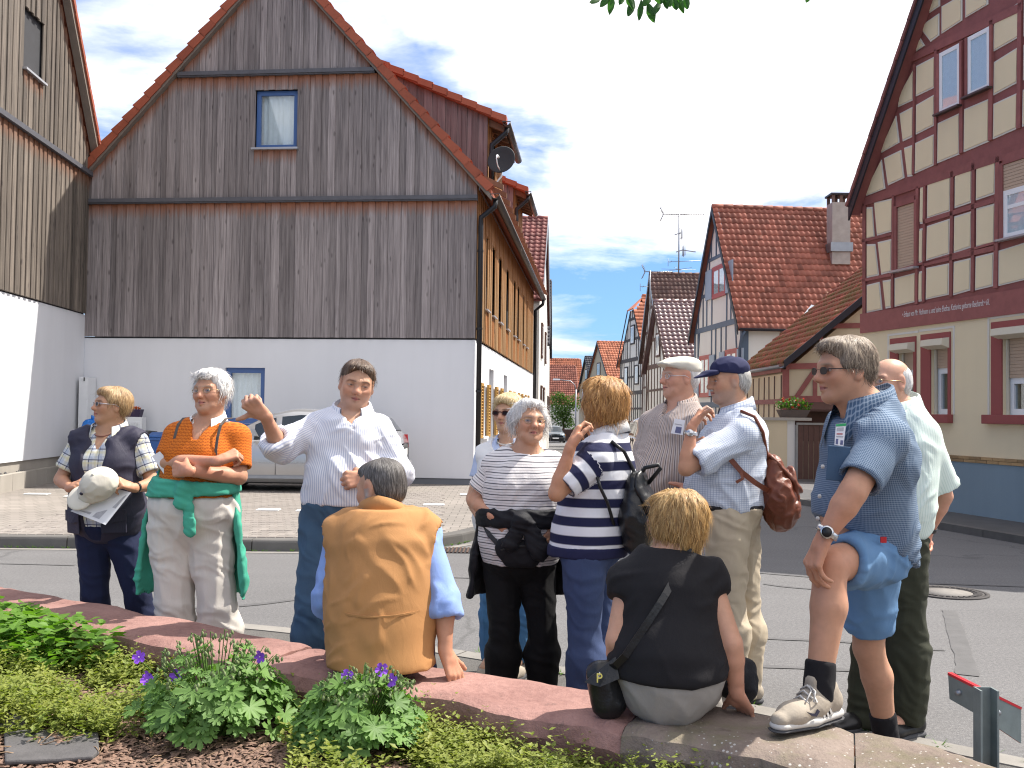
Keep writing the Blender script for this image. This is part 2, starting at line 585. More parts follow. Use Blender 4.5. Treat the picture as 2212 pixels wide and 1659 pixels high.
def plank_field(parent,xf,u0,u1,zlo,zhi,mat,holes=(),wmin=0.10,wmax=0.165,v=0.0,rng=None,minh=0.06):
 """Boards side by side from u0 to u1, every other one a little proud; zlo, zhi: heights as functions of u;
 holes: (ua, ub, za, zb) openings the boards stop at."""
 rng=rng or random
 root=root_of(parent)
 u,k,n=u0,0,0
 edges=[u0]
 marks=sorted([h[0]for h in holes]+[h[1]for h in holes]+[u1])
 while u<u1-1e-4:
  w=rng.uniform(wmin,wmax)
  nu=u+w
  for mk in marks:
   if u+0.02<mk<nu+0.05:
    nu=mk
    break
  nu=min(nu,u1)
  if u1-nu<0.05:
   nu=u1
  edges.append(nu)
  u=nu
 for a,b in zip(edges,edges[1:]):
  k+=1
  proud=0.0 if k%2 else 0.022
  spans=[(zlo(a),zlo(b),zhi(a),zhi(b),0.0)]
  for ha,hb,za,zb in holes:
   if a>ha-1e-3 and b<hb+1e-3:
    s=spans[-1]
    spans=[(s[0],s[1],za,za,0.0),(zb,zb,s[2],s[3],0.0)]
  for zl0,zl1,zh0,zh1,tp in spans:
   if max(zh0-zl0,zh1-zl1)<minh:
    continue
   j=rng.uniform(-0.004,0.004)
   g=0.0045
   me=plank_mesh(xf,root,a+g-(0.012 if proud else 0),b-g+(0.012 if proud else 0),zl0,zl1,max(zh0,zl0+0.01),max(zh1,zl1+0.01),v-0.024-proud+j,v-0.001-proud*0.9,tp)
   link_mesh('plank',me,mat,parent)
   n+=1
 return n
def window(parent,xf,u0,u1,w0,w1,fm,depth=0.06,fw=0.06,mull=(),rails=(),curtain=True,pane=True,name='window',v=0.0,sill=None,sillm=None,shallow=False):
 mb=MB(xf)
 a,b=v+depth,v+depth+0.06
 po,co,io=0.03,0.11,0.25
 if shallow:
  b,po,co,io=a+0.03,0.006,0.016,0.027
 mb.box(u0,u0+fw,a,b,w0,w1).box(u1-fw,u1,a,b,w0,w1)
 mb.box(u0+fw,u1-fw,a,b,w1-fw,w1).box(u0+fw,u1-fw,a,b,w0,w0+fw)
 for m in mull:
  mb.box(m-fw*0.5,m+fw*0.5,a-0.004,b,w0+fw,w1-fw)
 for r in rails:
  mb.box(u0+fw,u1-fw,a+0.004,b,r-fw*0.35,r+fw*0.35)
 f=mb.build(name,fm,parent)
 g=MB(xf).box(u0+fw*0.7,u1-fw*0.7,a+po,a+po+0.004,w0+fw*0.7,w1-fw*0.7)
 g.build('pane',GLASS,f)
 if curtain:
  mb=MB(xf)
  n=24
  vs,fs=[],[]
  for i in range(n+1):
   uu=u0+fw*0.5+(u1-u0-fw)*i/n
   vv=a+co+(0.1 if shallow else 1)*(0.018*math.sin(i*1.9)+0.012*math.sin(i*0.7))
   vs+=[(uu,vv,w0+fw*0.6),(uu,vv,w1-fw*0.6)]
  for i in range(n):
   fs.append((2*i,2*i+2,2*i+3,2*i+1))
  mb.add(vs,fs,smooth=True)
  mb.build('curtain',CURTAIN,f)
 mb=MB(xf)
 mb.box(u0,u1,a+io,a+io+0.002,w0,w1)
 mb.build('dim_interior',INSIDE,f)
 if sill:
  so,sh=sill
  MB(xf).box(u0-0.05,u1+0.05,v-so,v+depth,w0-sh,w0-0.002).build('sill',sillm or SLABSTONE,f)
 return f
def wall_holes(xf,u0,u1,v0,v1,w0,w1,holes):
 mb=MB(xf)
 us=sorted({u0,u1,*[h[0]for h in holes],*[h[1]for h in holes]})
 for a,b in zip(us,us[1:]):
  hs=sorted([(h[2],h[3])for h in holes if h[0]<(a+b)/2<h[1]])
  z=w0
  for lo,hi in hs:
   if lo>z+1e-4:
    mb.box(a,b,v0,v1,z,lo)
   z=hi
  if z<w1-1e-4:
   mb.box(a,b,v0,v1,z,w1)
 return mb
def tile_shape(tw,tl,kind='s'):
 if kind=='s':
  xs=[0,0.18,0.36,0.54,0.72,0.88,1.0]
  zs=[0.010,0.0,0.004,0.030,0.042,0.030,0.012]
 elif kind=='flat':
  xs=[0.01,0.5,0.99]
  zs=[0.0,0.004,0.0]
 else:
  xs=[0,0.12,0.25,0.38,0.5,0.62,0.75,0.88,1.0]
  zs=[0.02,0.0,0.0,0.022,0.03,0.022,0.0,0.0,0.02]
 n=len(xs)
 vs=[(x*tw,0.0,z)for x,z in zip(xs,zs)]
 vs+=[(x*tw,tl,z+0.035)for x,z in zip(xs,zs)]
 vs+=[(x*tw,tl,z+0.002)for x,z in zip(xs,zs)]
 fs=[(i,i+n,i+n+1,i+1)for i in range(n-1)]
 fs+=[(i+n,i+2*n,i+2*n+1,i+n+1)for i in range(n-1)]
 return vs,fs
def tile_roof(parent,o,ux,us,width,slope,tw,tl,mat,singles=0,kind='s',clip=None,name='roof_tile',dist0=None,rows_from=0):
 o,ux,us=Vector(o),Vector(ux).normalized(),Vector(us).normalized()
 nz=ux.cross(us)
 if nz.z<0:
  nz=-nz
 root=root_of(parent)
 RL=ROOTLOC[root]
 vs,fs=tile_shape(tw,tl*1.08,kind)
 nu,nv=int(round(width/tw)),int(round(slope/tl))
 cells=[]
 for j in range(nv):
  for i in range(nu):
   p=o+ux*(i*tw)+us*(j*tl)
   if clip and not clip(i*tw,j*tl):
    continue
   cells.append((p,i,j))
 if singles:
  cam_p=Vector(dist0 if dist0 else(0,0,CAMZ))
  cells.sort(key=lambda c:(c[0]-cam_p).length)
 me=bpy.data.meshes.new(name)
 me.from_pydata(vs,[],fs)
 for pl in me.polygons:
  pl.use_smooth=True
 a=me.attributes.new('tint','FLOAT_VECTOR','POINT')
 me.materials.append(mat)
 R=Matrix((ux,us,nz)).transposed()
 for p,i,j in cells[:singles]:
  t=bpy.data.objects.new(name,me)
  COL.objects.link(t)
  t.parent=parent
  r2=R@Matrix.Rotation(random.gauss(0,0.006),3,'Z')@Matrix.Rotation(random.gauss(0,0.006),3,'X')
  t.matrix_local=Matrix.Translation(p-RL+nz*random.uniform(0,0.006))@r2.to_4x4()
 rest=cells[singles:]
 if rest:
  base=np.array([list(R@Vector(v))for v in vs])
  P=np.array([list(c[0]-RL)for c in rest])
  jit=RNG.uniform(0,0.007,(len(rest),1))*np.array(nz)
  V=(P+jit)[:,None,:]+base[None]
  F=(np.array(fs)[None]+(np.arange(len(rest))*len(vs))[:,None,None]).reshape(-1,4)
  me2=bpy.data.meshes.new('roof_tiles')
  me2.from_pydata(V.reshape(-1,3).tolist(),[],F.tolist())
  me2.polygons.foreach_set('use_smooth',[True]*len(F))
  a=me2.attributes.new('tint','FLOAT_VECTOR','POINT')
  tint=np.repeat(RNG.random((len(rest),1)),len(vs),0)
  a.data.foreach_set('vector',np.repeat(tint,3,1).astype(np.float32).ravel())
  link_mesh('roof_tiles',me2,mat,parent)['kind']='stuff'
def gutter(parent,a,b,r=0.065,mat=None):
 a,b=Vector(a),Vector(b)
 d=(b-a).normalized()
 s=d.cross(Vector((0,0,1))).normalized()
 vs,fs=[],[]
 n=9
 for e in(a,b):
  for rr in(r,r-0.008):
   for k in range(n):
    t=math.pi*k/(n-1)
    vs.append(e+s*math.cos(t)*rr+Vector((0,0,-math.sin(t)*rr)))
 for k in range(n-1):
  fs.append((k,k+1,2*n+k+1,2*n+k))
  fs.append((n+k,3*n+k,3*n+k+1,n+k+1))
  fs.append((k,n+k,n+k+1,k+1))
  fs.append((2*n+k,2*n+k+1,3*n+k+1,3*n+k))
 fs.append((0,2*n,3*n,n))
 fs.append((n-1,2*n-1,4*n-1,3*n-1))
 mb=MB()
 mb.add(vs,fs,smooth=True)
 L=(b-a).length
 for i in range(int(L/0.8)+1):
  c=a+d*(i*0.8)
  mb.bar(c-s*(r+0.005),c+s*(r+0.005),0.025,0.012)
 mb.build('gutter',mat or GUTTER,parent)
def downpipe(parent,pts,r=0.05,mat=None,clips=()):
 mb=MB()
 mb.tube(pts,r,10)
 for p in clips:
  mb.lathe([(r+0.012,-0.02),(r+0.012,0.02)],p,seg=10)
 mb.build('downpipe',mat or METAL,parent)
# ================================================================== ground
def sheet(name,pts,mat,z_of=None,kind='structure',label=None):
 mb=MB()
 mb.add([(p[0],p[1],p[2])for p in pts],[tuple(range(len(pts)))])
 return mb.build(name,mat,None,kind=kind)
mb=MB()
ys=[-60,25,140,600]
for a,b in zip(ys,ys[1:]):
 za,zb=ground_z(a)-0.02,(ground_z(b)if b<=140 else ground_z(140))-0.02
 za=za if a<=140 else ground_z(140)-0.02
 mb.add([(-400,a,za),(400,a,za),(400,b,zb),(-400,b,zb)],[(0,1,2,3)])
mb.build('ground',EARTH,None,kind='structure')
mb=MB()
for a,b,x0,x1 in((-3,25,-26,26),(25,135,-0.6,9.5)):
 mb.add([(x0,a,ground_z(a)),(x1,a,ground_z(a)),(x1,b,ground_z(b)),(x0,b,ground_z(b))],[(0,1,2,3)])
mb.build('road',ASPHALT,None,kind='structure')
# ---- key corners of the near houses
A_R=Vector((W(1022,1035,19.1).x,19.1,0))
A_L=Vector((W(176,900,19.95).x,19.95,0))
A_U=(A_R-A_L).normalized()
A_W=(A_R-A_L).length
A_S=Vector((0.0856,1.0,0)).normalized()
fA=frame(A_L,A_U,A_S)
aw=lambda px,py:onplane(px,py,A_L,A_U)
# ---- parking paving with kerb
KERB=[G(-260,1181),G(0,1183),G(150,1184.5),G(300,1186),G(450,1189),G(560,1191),G(660,1191.5),G(760,1191),G(860,1188),G(930,1184.5),G(985,1178),G(1022,1168)]
K_END=KERB[-1]
SW=1.25
side=[A_R+A_S*t+Vector((A_S.y,-A_S.x,0))*SW for t in(-5.2,-3.5,0,6,18)]
KERB_LINE=KERB+[K_END.lerp(side[0],0.5)+Vector((0.10,-0.25,0)),side[0],side[1],side[2],side[3],side[4]]
ZP=0.115
def smooth_line(pts,n=2):
 for _ in range(n):
  q=[pts[0]]
  for a,b in zip(pts,pts[1:]):
   q+=[a.lerp(b,0.25),a.lerp(b,0.75)]
  q.append(pts[-1])
  pts=q
 return pts
KL=smooth_line(KERB_LINE,2)
def inset(line,d):
 out=[]
 for i,p in enumerate(line):
  t=(line[min(i+1,len(line)-1)]-line[max(i-1,0)]).normalized()
  out.append(p+Vector((-t.y,t.x,0))*d)
 return out
KI=inset(KL,0.15)
mb=MB()
back=[Vector((A_R.x+A_S.x*18,A_R.y+A_S.y*18,0)),A_R,A_L,Vector((-14,20,0)),Vector((KI[0].x-4,KI[0].y+0.4,0))]
# strips from the kerb to the house
poly=[(p.x,p.y,ZP-0.012+ground_z(p.y))for p in KI]+[(p.x,p.y,ZP-0.012+ground_z(p.y))for p in back]
mb.add(poly,[tuple(range(len(poly)))])
paving=mb.build('paving',PAVING,None,kind='structure')
ROOTLOC[paving]=Vector((0,0,0))
# kerb stones, each about a metre long
def kerb_run(parent,line,width,h,mat,name='kerb_stone',length=1.0,z0=-0.05,round_=0.03,gap=0.006,limit=60):
 acc=[0.0]
 for a,b in zip(line,line[1:]):
  acc.append(acc[-1]+(b-a).length)
 def at(s):
  for i in range(len(line)-1):
   if s<=acc[i+1]or i==len(line)-2:
    t=(s-acc[i])/max(1e-9,acc[i+1]-acc[i])
    return line[i].lerp(line[i+1],t),(line[i+1]-line[i]).normalized()
 s=0.0
 n=0
 while s<acc[-1]-0.1 and n<limit:
  e=min(s+length*random.uniform(0.95,1.05),acc[-1])
  mb=MB()
  rings=[]
  for q in(s+gap,(s+e)/2,e-gap):
   p,t=at(q)
   nrm=Vector((-t.y,t.x,0))
   gz=ground_z(p.y)
   prof=[(0,z0),(0.005,h-round_),(round_*0.4,h-round_*0.35),(round_,h),(width,h),(width,z0)]
   rings.append([p+nrm*a+Vector((0,0,b+gz))for a,b in prof])
  m=len(rings[0])
  vs=[v for r in rings for v in r]
  fs=[]
  for i in range(2):
   for k in range(m):
    k2=(k+1)%m
    fs.append((i*m+k,i*m+k2,(i+1)*m+k2,(i+1)*m+k))
  fs+=[tuple(range(m))[::-1],tuple(range(2*m,3*m))]
  mb.add(vs,fs)
  mb.build(name,mat,parent)
  s=e
  n+=1
kerb_run(paving,KL,0.15,ZP+0.008,CURBST)
# paving blocks nearest the kerb are blocks of their own
pme=MB().add([(-0.048,-0.097,0),(0.048,-0.097,0),(0.048,0.097,0),(-0.048,0.097,0),(-0.044,-0.093,0.012),(0.044,-0.093,0.012),(0.044,0.093,0.012),(-0.044,0.093,0.012)],
    [(4,5,6,7),(0,1,5,4),(1,2,6,5),(2,3,7,6),(3,0,4,7)]).mesh('paver')
pme.materials.append(PAVER)
cand=[]
for j in range(40):
 for i in range(-75,8):
  x=i*0.1+(0.05 if j%2 else 0)
  cand.append((x,j*0.2))
kix=np.array([p.x for p in KI])
kiy=np.array([p.y for p in KI])
o_=np.argsort(kix[:200])
def kerb_y(x):
 best=None
 for a,b in zip(KI,KI[1:]):
  if(a.x-x)*(b.x-x)<=0 and abs(a.x-b.x)>1e-6:
   t=(x-a.x)/(b.x-a.x)
   y=a.y+(b.y-a.y)*t
   best=y if best is None else max(best,y)
 return best
singles,joined=[],[]
for j in range(34):
 for i in range(-58,5):
  x=i*0.1+(0.05 if j%2 else 0)
  ky=kerb_y(x)
  if ky is None:
   continue
  y=10.55+j*0.2
  if y-0.1<ky+0.01:
   continue
  pxx=CX+x/y*FPX
  if-12<pxx<960:
   (singles if(y<ky+0.95 and len(singles)<292)else joined).append((x,y))
for x,y in singles:
 t=link_mesh('paver',pme,None,paving,(x,y,ZP-0.014+random.uniform(0,0.004)))
 t.rotation_euler=(random.gauss(0,0.01),random.gauss(0,0.01),random.gauss(0,0.012))
jb=MB()
for x,y in joined:
 c,s=0.044,0.093
 z=ZP-0.004+random.uniform(0,0.003)
 jb.add([(x-c,y-s,z),(x+c,y-s,z),(x+c,y+s,z),(x-c,y+s,z),(x-c-.004,y-s-.004,z-.012),(x+c+.004,y-s-.004,z-.012),(x+c+.004,y+s+.004,z-.012),(x-c-.004,y+s+.004,z-.012)],
   [(0,1,2,3),(4,5,1,0),(5,6,2,1),(6,7,3,2),(7,4,0,3)])
jb.build('paving_blocks',basic('grey_paver_field',(0.225,0.20,0.18),0.88,var=0.3,vs=2.2,bump=0.4,bs=120),paving,kind='stuff')
for px,py,sc_ in((80,1067,1.3),(161,1072,1.0),(580,1101,1.1),(663,1103,1.0),(937,1090,1.1),(1012,1068,1.0)):
 g=G(px,py,ZP)
 MB().box(g.x-0.14*sc_,g.x+0.14*sc_,g.y-0.09,g.y+0.09,ZP-0.005,ZP+0.007).build('marker_stone',WHITEPAVER,paving)
# strip of tarmac along the fronts, pale grit joint by the kerb
mb=MB()
q=inset(KL[:44],-0.05)
for a,b in zip(q,q[1:]):
 ta=(b-a).normalized()
 n_=Vector((ta.y,-ta.x,0))*0.10
 z=Vector((0,0,0.004))
 mb.add([a+z,b+z,b+n_+z,a+n_+z],[(0,3,2,1)])
mb.build('gutter_strip',LIGHTKERB,None,kind='structure')
# ================================================================== timber-clad house, middle left
hA=thing('timber_house',A_L,'large gabled house clad in weathered grey boards above a white ground floor','house')
z_pl=aw(600,729)[1]
z_l1=(aw(185,437)[1]+aw(1035,428)[1])/2
z_l2=(aw(390,163)[1]+aw(815,155)[1])/2
ap_u,ap_z=aw(604,-110)
eL_u,eL_z=aw(196,352)
eR_u,eR_z=aw(1052,392)
slL=(ap_z-eL_z)/(ap_u-eL_u)
slR=(ap_z-eR_z)/(eR_u-ap_u)
roofz=lambda u:(ap_z-(ap_u-u)*slL if u<ap_u else ap_z-(u-ap_u)*slR)
under=lambda u:roofz(u)-0.24
D_A=17.5
# white ground floor and hidden core
mb=MB(fA)
gu0,gz1=aw(487,794)
gu1,gz0=aw(570,915)
R0=fA(A_W,0,0)
fS=frame(R0,A_S,Vector((-A_S.y,A_S.x,0)))
SIDEW=((1.05,0.85),(4.0,0.8),(7.6,0.8),(10.6,0.8),(13.4,0.8))
SIDED=(2.6,6.0)
mb=wall_holes(fA,0.0,A_W,0.0,0.28,0.22,z_pl-0.03,[(gu0,gu1,gz0,gz1)])
m2=wall_holes(fS,0.2805,D_A,0.0,0.28,0.22,z_pl-0.03,[(u,u+w,1.0,2.05)for u,w in SIDEW]+[(u,u+0.95,0.22,2.45)for u in SIDED])
mb.add(m2.v,m2.f,xf=False)
mb.build('wall',WHITE,hA,label='white rendered ground floor wall')
MB(fA).box(-0.004+0.03,A_W-0.03,0.03,D_A-0.03,-0.1,0.22).build('plinth',PLINTH,hA)
mb=MB(fA)
core=[(0.02,0.42,z_pl-0.03),(A_W-0.42,0.42,z_pl-0.03),(A_W-0.42,0.42,under(A_W-0.02)),(ap_u,0.42,under(ap_u)),(0.02,0.42,under(0.02))]
mb.prism(core,(0,D_A-0.6,0))
mb.box(0.0,A_W,0.025,0.41,z_pl-0.028,z_pl-0.002)
mb.box(A_W-0.4,A_W-0.03,0.42,D_A,z_pl-0.028,z_pl-0.002)
mb.build('core_wall',INSIDE,hA)
wu0,wz1=aw(554,196)
wu1,wz0=aw(641,320)
rA=random.Random(3)
zc=lambda z:(lambda u:z)
plank_field(hA,fA,0.02,A_W,zc(z_pl),lambda u:min(z_l1-0.05,under(u)),GREYWOOD,rng=rA)
plank_field(hA,fA,0.02,A_W,zc(z_l1+0.04),lambda u:min(z_l2-0.05,max(under(u),z_l1+0.05)),GREYWOOD,holes=[(wu0,wu1,wz0,wz1)],rng=rA)
uu=[u*0.01 for u in range(0,int(A_W*100))if under(u*0.01)>z_l2+0.06]
plank_field(hA,fA,uu[0],uu[-1],zc(z_l2+0.04),lambda u:max(under(u),z_l2+0.05),GREYWOOD,rng=rA)
for zl,u0,u1 in((z_l1,0.0,A_W+0.02),(z_l2,uu[0]-0.02,uu[-1]+0.02)):
 mb=MB(fA)
 mb.box(u0,u1,-0.10,0.0,zl-0.055,zl+0.035)
 mb.box(u0,u1,-0.125,-0.101,zl-0.03,zl+0.045)
 mb.build('ledge_board',basic('ledge_paint',(0.10,0.10,0.115),0.6,var=0.3),hA)
window(hA,fA,wu0,wu1,wz0,wz1,BLUEFRAME,depth=0.05,fw=0.085,sill=(0.12,0.04))
# small house plant behind the upper pane
# ground floor window, mostly hidden behind the group
window(hA,fA,gu0,gu1,gz0,gz1,BLUEFRAME,depth=0.06,fw=0.10,sill=(0.06,0.04),sillm=BLUEFRAME)
# roof slabs, verge boards, verge tiles
for sgn,sl,ue in((-1,slL,-0.05),(1,slR,A_W+0.30)):
 mb=MB(fA)
 pts=[(ap_u,-0.16,ap_z-0.08),(ue,-0.16,roofz(ue)-0.08),(ue,-0.16,roofz(ue)-0.17),(ap_u,-0.16,ap_z-0.17)]
 mb.prism(pts,(0,D_A+0.3,0))
 mb.build('roof',TILE_VERGE,hA)
 mb=MB(fA)
 pts=[(ap_u,-0.165,ap_z-0.175),(ue,-0.165,roofz(ue)-0.175),(ue,-0.165,roofz(ue)-0.275),(ap_u,-0.165,ap_z-0.275)]
 mb.prism(pts,(0,0.15,0))
 mb.build('verge_board',BROWNWOOD if False else basic('verge_wood',(0.20,0.165,0.14),0.8,var=0.3,vs=5),hA)
 slope_len=math.hypot(ap_u-ue,ap_z-roofz(ue))
 nt=int(slope_len/0.315)
 du,dz=(ue-ap_u)/slope_len,(roofz(ue)-ap_z)/slope_len
 nu_,nz_=-dz*(1 if du>0 else-1),abs(du)
 if nz_<0:
  nu_,nz_=-nu_,-nz_
 for i in range(nt):
  s0,s1=i*slope_len/nt,(i+1.06)*slope_len/nt
  lo,hi=-0.01,0.035
  p0=(ap_u+du*s0+nu_*lo,ap_z+dz*s0+nz_*lo)
  p1=(ap_u+du*s1+nu_*hi,ap_z+dz*s1+nz_*hi)
  th=0.19
  q=[(p0[0],-0.20,p0[1]),(p1[0],-0.20,p1[1]),(p1[0]-nu_*(th-.02),-0.20,p1[1]-nz_*(th-.02)),(p0[0]-nu_*(th-.05),-0.20,p0[1]-nz_*(th-.05))]
  MB(fA).prism(q,(0,0.26,0)).build('verge_tile',TILE_VERGE,hA)
# ---- street side: planks, sill line, windows, shutters
sp=lambda px,py:onplane(px,py,R0,A_S)
side_top=under(A_W)-0.02
wins=[]
for px in(1048,1063,1078,1094,1109.5,1118,1129.5,1136.5):
 u=sp(px,600)[0]
 wins.append((u-0.30,u+0.30,3.62,5.15))
wins=[w for w in wins if w[0]>0.15]
plank_field(hA,fS,0.02,16.6,zc(z_pl),zc(side_top),ORANGEWOOD,holes=wins,wmin=0.13,wmax=0.2,rng=rA)
for a,b,c,d in wins:
 window(hA,fS,a,b,c,d,BROWNFRAME,depth=0.03,fw=0.08,curtain=False,sill=(0.10,0.035))
MB(fS).box(-0.03,16.7,-0.05,-0.041,side_top-0.12,side_top-0.06).build('eave_trim',ZINC,hA)
EAVEWOOD=basic('eave_wood',(0.20,0.10,0.055),0.7,var=0.3)
for i in range(24):
 u=0.05+i*0.75
 MB(fS).prism([(u,0.0,side_top+0.12),(u,-0.5,side_top-0.10),(u,-0.5,side_top+0.0),(u,0.0,side_top+0.24)],(0.08,0,0)).build('rafter_tail',EAVEWOOD,hA)
gz=roofz(A_W+0.30)-0.16
ga=Vector(fS(-0.18,-0.37,gz))
gb=Vector(fS(17.3,-0.37,gz))
gutter(hA,ga,gb,0.085)
g0=Vector(fS(-0.05,-0.37,gz-0.08))
downpipe(hA,[g0,g0+Vector((-0.02,0,-0.14)),Vector(fS(-0.02,-0.085,gz-0.42)),Vector(fS(-0.02,-0.085,gz-0.6)),Vector(fS(-0.02,-0.085,0.05))],0.05,
   clips=[fS(-0.02,-0.085,z)for z in(1.9,3.1,4.6)])
g1=Vector(fS(17.1,-0.37,gz-0.08))
downpipe(hA,[g1,g1+Vector((-0.02,0,-0.14)),Vector(fS(17.1,-0.08,gz-0.45)),Vector(fS(17.1,-0.08,-0.1))],0.06)
for u,w in SIDEW:
 f=window(hA,fS,u,u+w,1.0,2.05,WHITEFRAME,depth=0.12,fw=0.07,mull=(u+w/2,),sill=(0.08,0.05),sillm=WHITEMET)
 for s0,s1 in((u-0.46,u-0.03),(u+w+0.03,u+w+0.46)):
  mb=MB(fS)
  mb.box(s0,s0+0.05,-0.075,-0.03,0.98,2.08).box(s1-0.05,s1,-0.075,-0.03,0.98,2.08)
  mb.box(s0+0.05,s1-0.05,-0.075,-0.03,2.02,2.08).box(s0+0.05,s1-0.05,-0.075,-0.03,0.98,1.04)
  for k in range(16):
   z=1.06+k*0.06
   mb.hexa([(s0+0.05,-0.07,z),(s1-0.05,-0.07,z),(s1-0.05,-0.035,z+0.035),(s0+0.05,-0.035,z+0.035)],
     [(s0+0.05,-0.065,z+0.012),(s1-0.05,-0.065,z+0.012),(s1-0.05,-0.03,z+0.047),(s0+0.05,-0.03,z+0.047)])
  mb.build('shutter',OCHRESH,hA)
for u in SIDED:
 d=MB(fS).box(u+.002,u+0.948,0.16,0.22,0.12,2.45).build('door',basic('grey_door',(0.33,0.34,0.36),0.5,var=0.06),hA)
 MB(fS).box(u+0.08,u+0.12,0.10,0.16,1.05,1.2).build('handle',ZINC,d)
# ---- dormers: grey cheek facing us, red verge, gutter and pipe
def dormer(v0,v1,zr,zw):
 uF=A_W+0.10
 cu=(zr-zw)/0.47
 ub=uF-cu
 p_low=max(roofz(uF)-0.05,z_l1)
 cheek_pts=lambda u:max(roofz(u)-0.1,p_low)
 d=MB(fA)
 d.prism([(uF-0.03,v0+0.03,p_low),(uF-0.03,v0+0.03,zw-0.05),(ub+0.03,v0+0.03,zr-0.05),(ub+0.03,v0+0.03,roofz(ub)-0.3)],(0,v1-v0-0.06,0))
 dd=d.build('dormer',INSIDE,hA)
 fC=frame(fA(0,v0,0),A_U,A_S)
 uu0=ub+0.02
 plank_field(dd,fC,uu0,uF,lambda u:roofz(u)-0.08,lambda u:zw+(uF-u)*0.47-0.12,DORMERWOOD,rng=rA)
 fF=frame(fA(uF,v0,0),A_S,Vector((-A_S.y,A_S.x,0)))
 L=v1-v0
 plank_field(dd,fF,0.0,L,zc(roofz(uF)-0.1),zc(zw-0.12),ORANGEWOOD,holes=[(0.5,1.25,roofz(uF)+0.25,zw-0.3)],rng=rA)
 window(hA,fF,0.5,1.25,roofz(uF)+0.25,zw-0.3,BROWNFRAME,depth=0.02,fw=0.08,curtain=False)
 mb=MB(fA)
 o=0.38
 mb.prism([(uF+o,v0-0.15,zw-0.04-o*0.47),(uF+o,v0-0.15,zw-0.13-o*0.47),(ub-0.1,v0-0.15,zr-0.1),(ub-0.1,v0-0.15,zr+0.0)],(0,L+0.3,0))
 mb.build('dormer_roof',TILE_VERGE,dd)
 for i in range(7):
  v=v0+0.05+i*(L-0.1)/6.3
  MB(fA).prism([(uF,v,zw-0.14),(uF+o-0.04,v,zw-0.14-(o-.04)*0.47),(uF+o-0.04,v,zw-0.26-(o-.04)*0.47),(uF,v,zw-0.28)],(0,0.07,0)).build('rafter_tail',EAVEWOOD,dd)
 sl=math.hypot(cu+o,(cu+o)*0.47)
 n=int(sl/0.315)
 for i in range(n):
  a,b=i/n,(i+1.06)/n
  ua,ubb=ub+(cu+o)*a,ub+(cu+o)*b
  za,zb=zr-(cu+o)*a*0.47,zr-(cu+o)*b*0.47
  MB(fA).prism([(ua,v0-0.19,za),(ubb,v0-0.19,zb+0.035),(ubb,v0-0.19,zb-0.10),(ua,v0-0.19,za-0.13)],(0,0.25,0)).build('verge_tile',TILE_VERGE,dd)
 ge=uF+o+0.02
 gzz=zw-0.10-o*0.47
 gutter(dd,fA(ge,v0-0.2,gzz),fA(ge,v1+0.2,gzz),0.08)
 p=[Vector(fA(ge,v0-0.02,gzz-0.08)),Vector(fA(ge-0.03,v0-0.02,gzz-0.18)),Vector(fA(uF+0.09,v0-0.02,gzz-0.42)),Vector(fA(uF+0.09,v0-0.02,gzz-0.6)),Vector(fA(uF+0.09,v0-0.02,roofz(uF)+0.02))]
 downpipe(dd,p,0.05)
DORMERWOOD=wood_mat('mauve_wood',(0.11,0.075,0.078),(0.25,0.175,0.17),(0.28,0.11,0.06),0.6,0.3)
dormer(0.75,3.4,9.05,7.55)
dormer(7.0,9.6,9.05,7.55)
# ================================================================== timber house at the left edge
B_O=Vector((A_L.x+0.03,A_L.y-0.02,0))
B_U=Vector((0.079,-1,0)).normalized()
fB=frame(B_O,B_U,Vector((-1,-0.079,0)))
bp=lambda px,py:onplane(px,py,B_O,B_U)
hB=thing('timber_house',B_O,'brown board-clad house with a sunlit white base at the left edge','house')
zb_pl,zb_l1=3.37,6.18
e_u,e_z=bp(199,345)
t_u,t_z=bp(134,0)
slB=(t_z-e_z)/(t_u-e_u)
roofB=lambda u:e_z+(u-e_u)*slB
LB=6.4
apB=4.6
rfB=lambda u:roofB(u)if u<apB else roofB(apB)-(u-apB)*slB
MB(fB).box(0.0,LB+3,0.0,6,0.57,zb_pl-0.02).build('wall',WHITE,hB,label='white rendered base wall')
MB(fB).box(0.0,LB+3,0.04,6,-0.1,0.57).build('plinth',CONCR,hB)
MB(fB).prism([(0.0,0.03,zb_pl-0.02),(9.0,0.03,zb_pl-0.02),(9.0,0.03,rfB(9.0)-0.3),(apB,0.03,rfB(apB)-0.3),(0.0,0.03,rfB(0)-0.3)],(0,6,0)).build('core_wall',INSIDE,hB)
bu1,bz1=bp(51,14)
bu0,bz0=bp(88,180)
hole=(min(bu0,bu1),max(bu0,bu1),8.05 if False else(bz0+bp(55,150)[1])/2,bz1)
plank_field(hB,fB,0.0,LB,zc(zb_pl),zc(zb_l1-0.05),BROWNWOOD,wmin=0.085,wmax=0.13,rng=rA)
plank_field(hB,fB,0.0,LB,zc(zb_l1+0.04),lambda u:max(zb_l1+0.06,rfB(u)-0.30),BROWNWOOD,holes=[hole],wmin=0.085,wmax=0.13,rng=rA)
MB(fB).box(-0.0,LB,-0.11,0.0,zb_l1-0.05,zb_l1+0.04).build('ledge_board',MATS['ledge_paint'],hB)
window(hB,fB,*hole,BROWNFRAME,depth=0.04,fw=0.09,curtain=False,sill=(0.10,0.04))
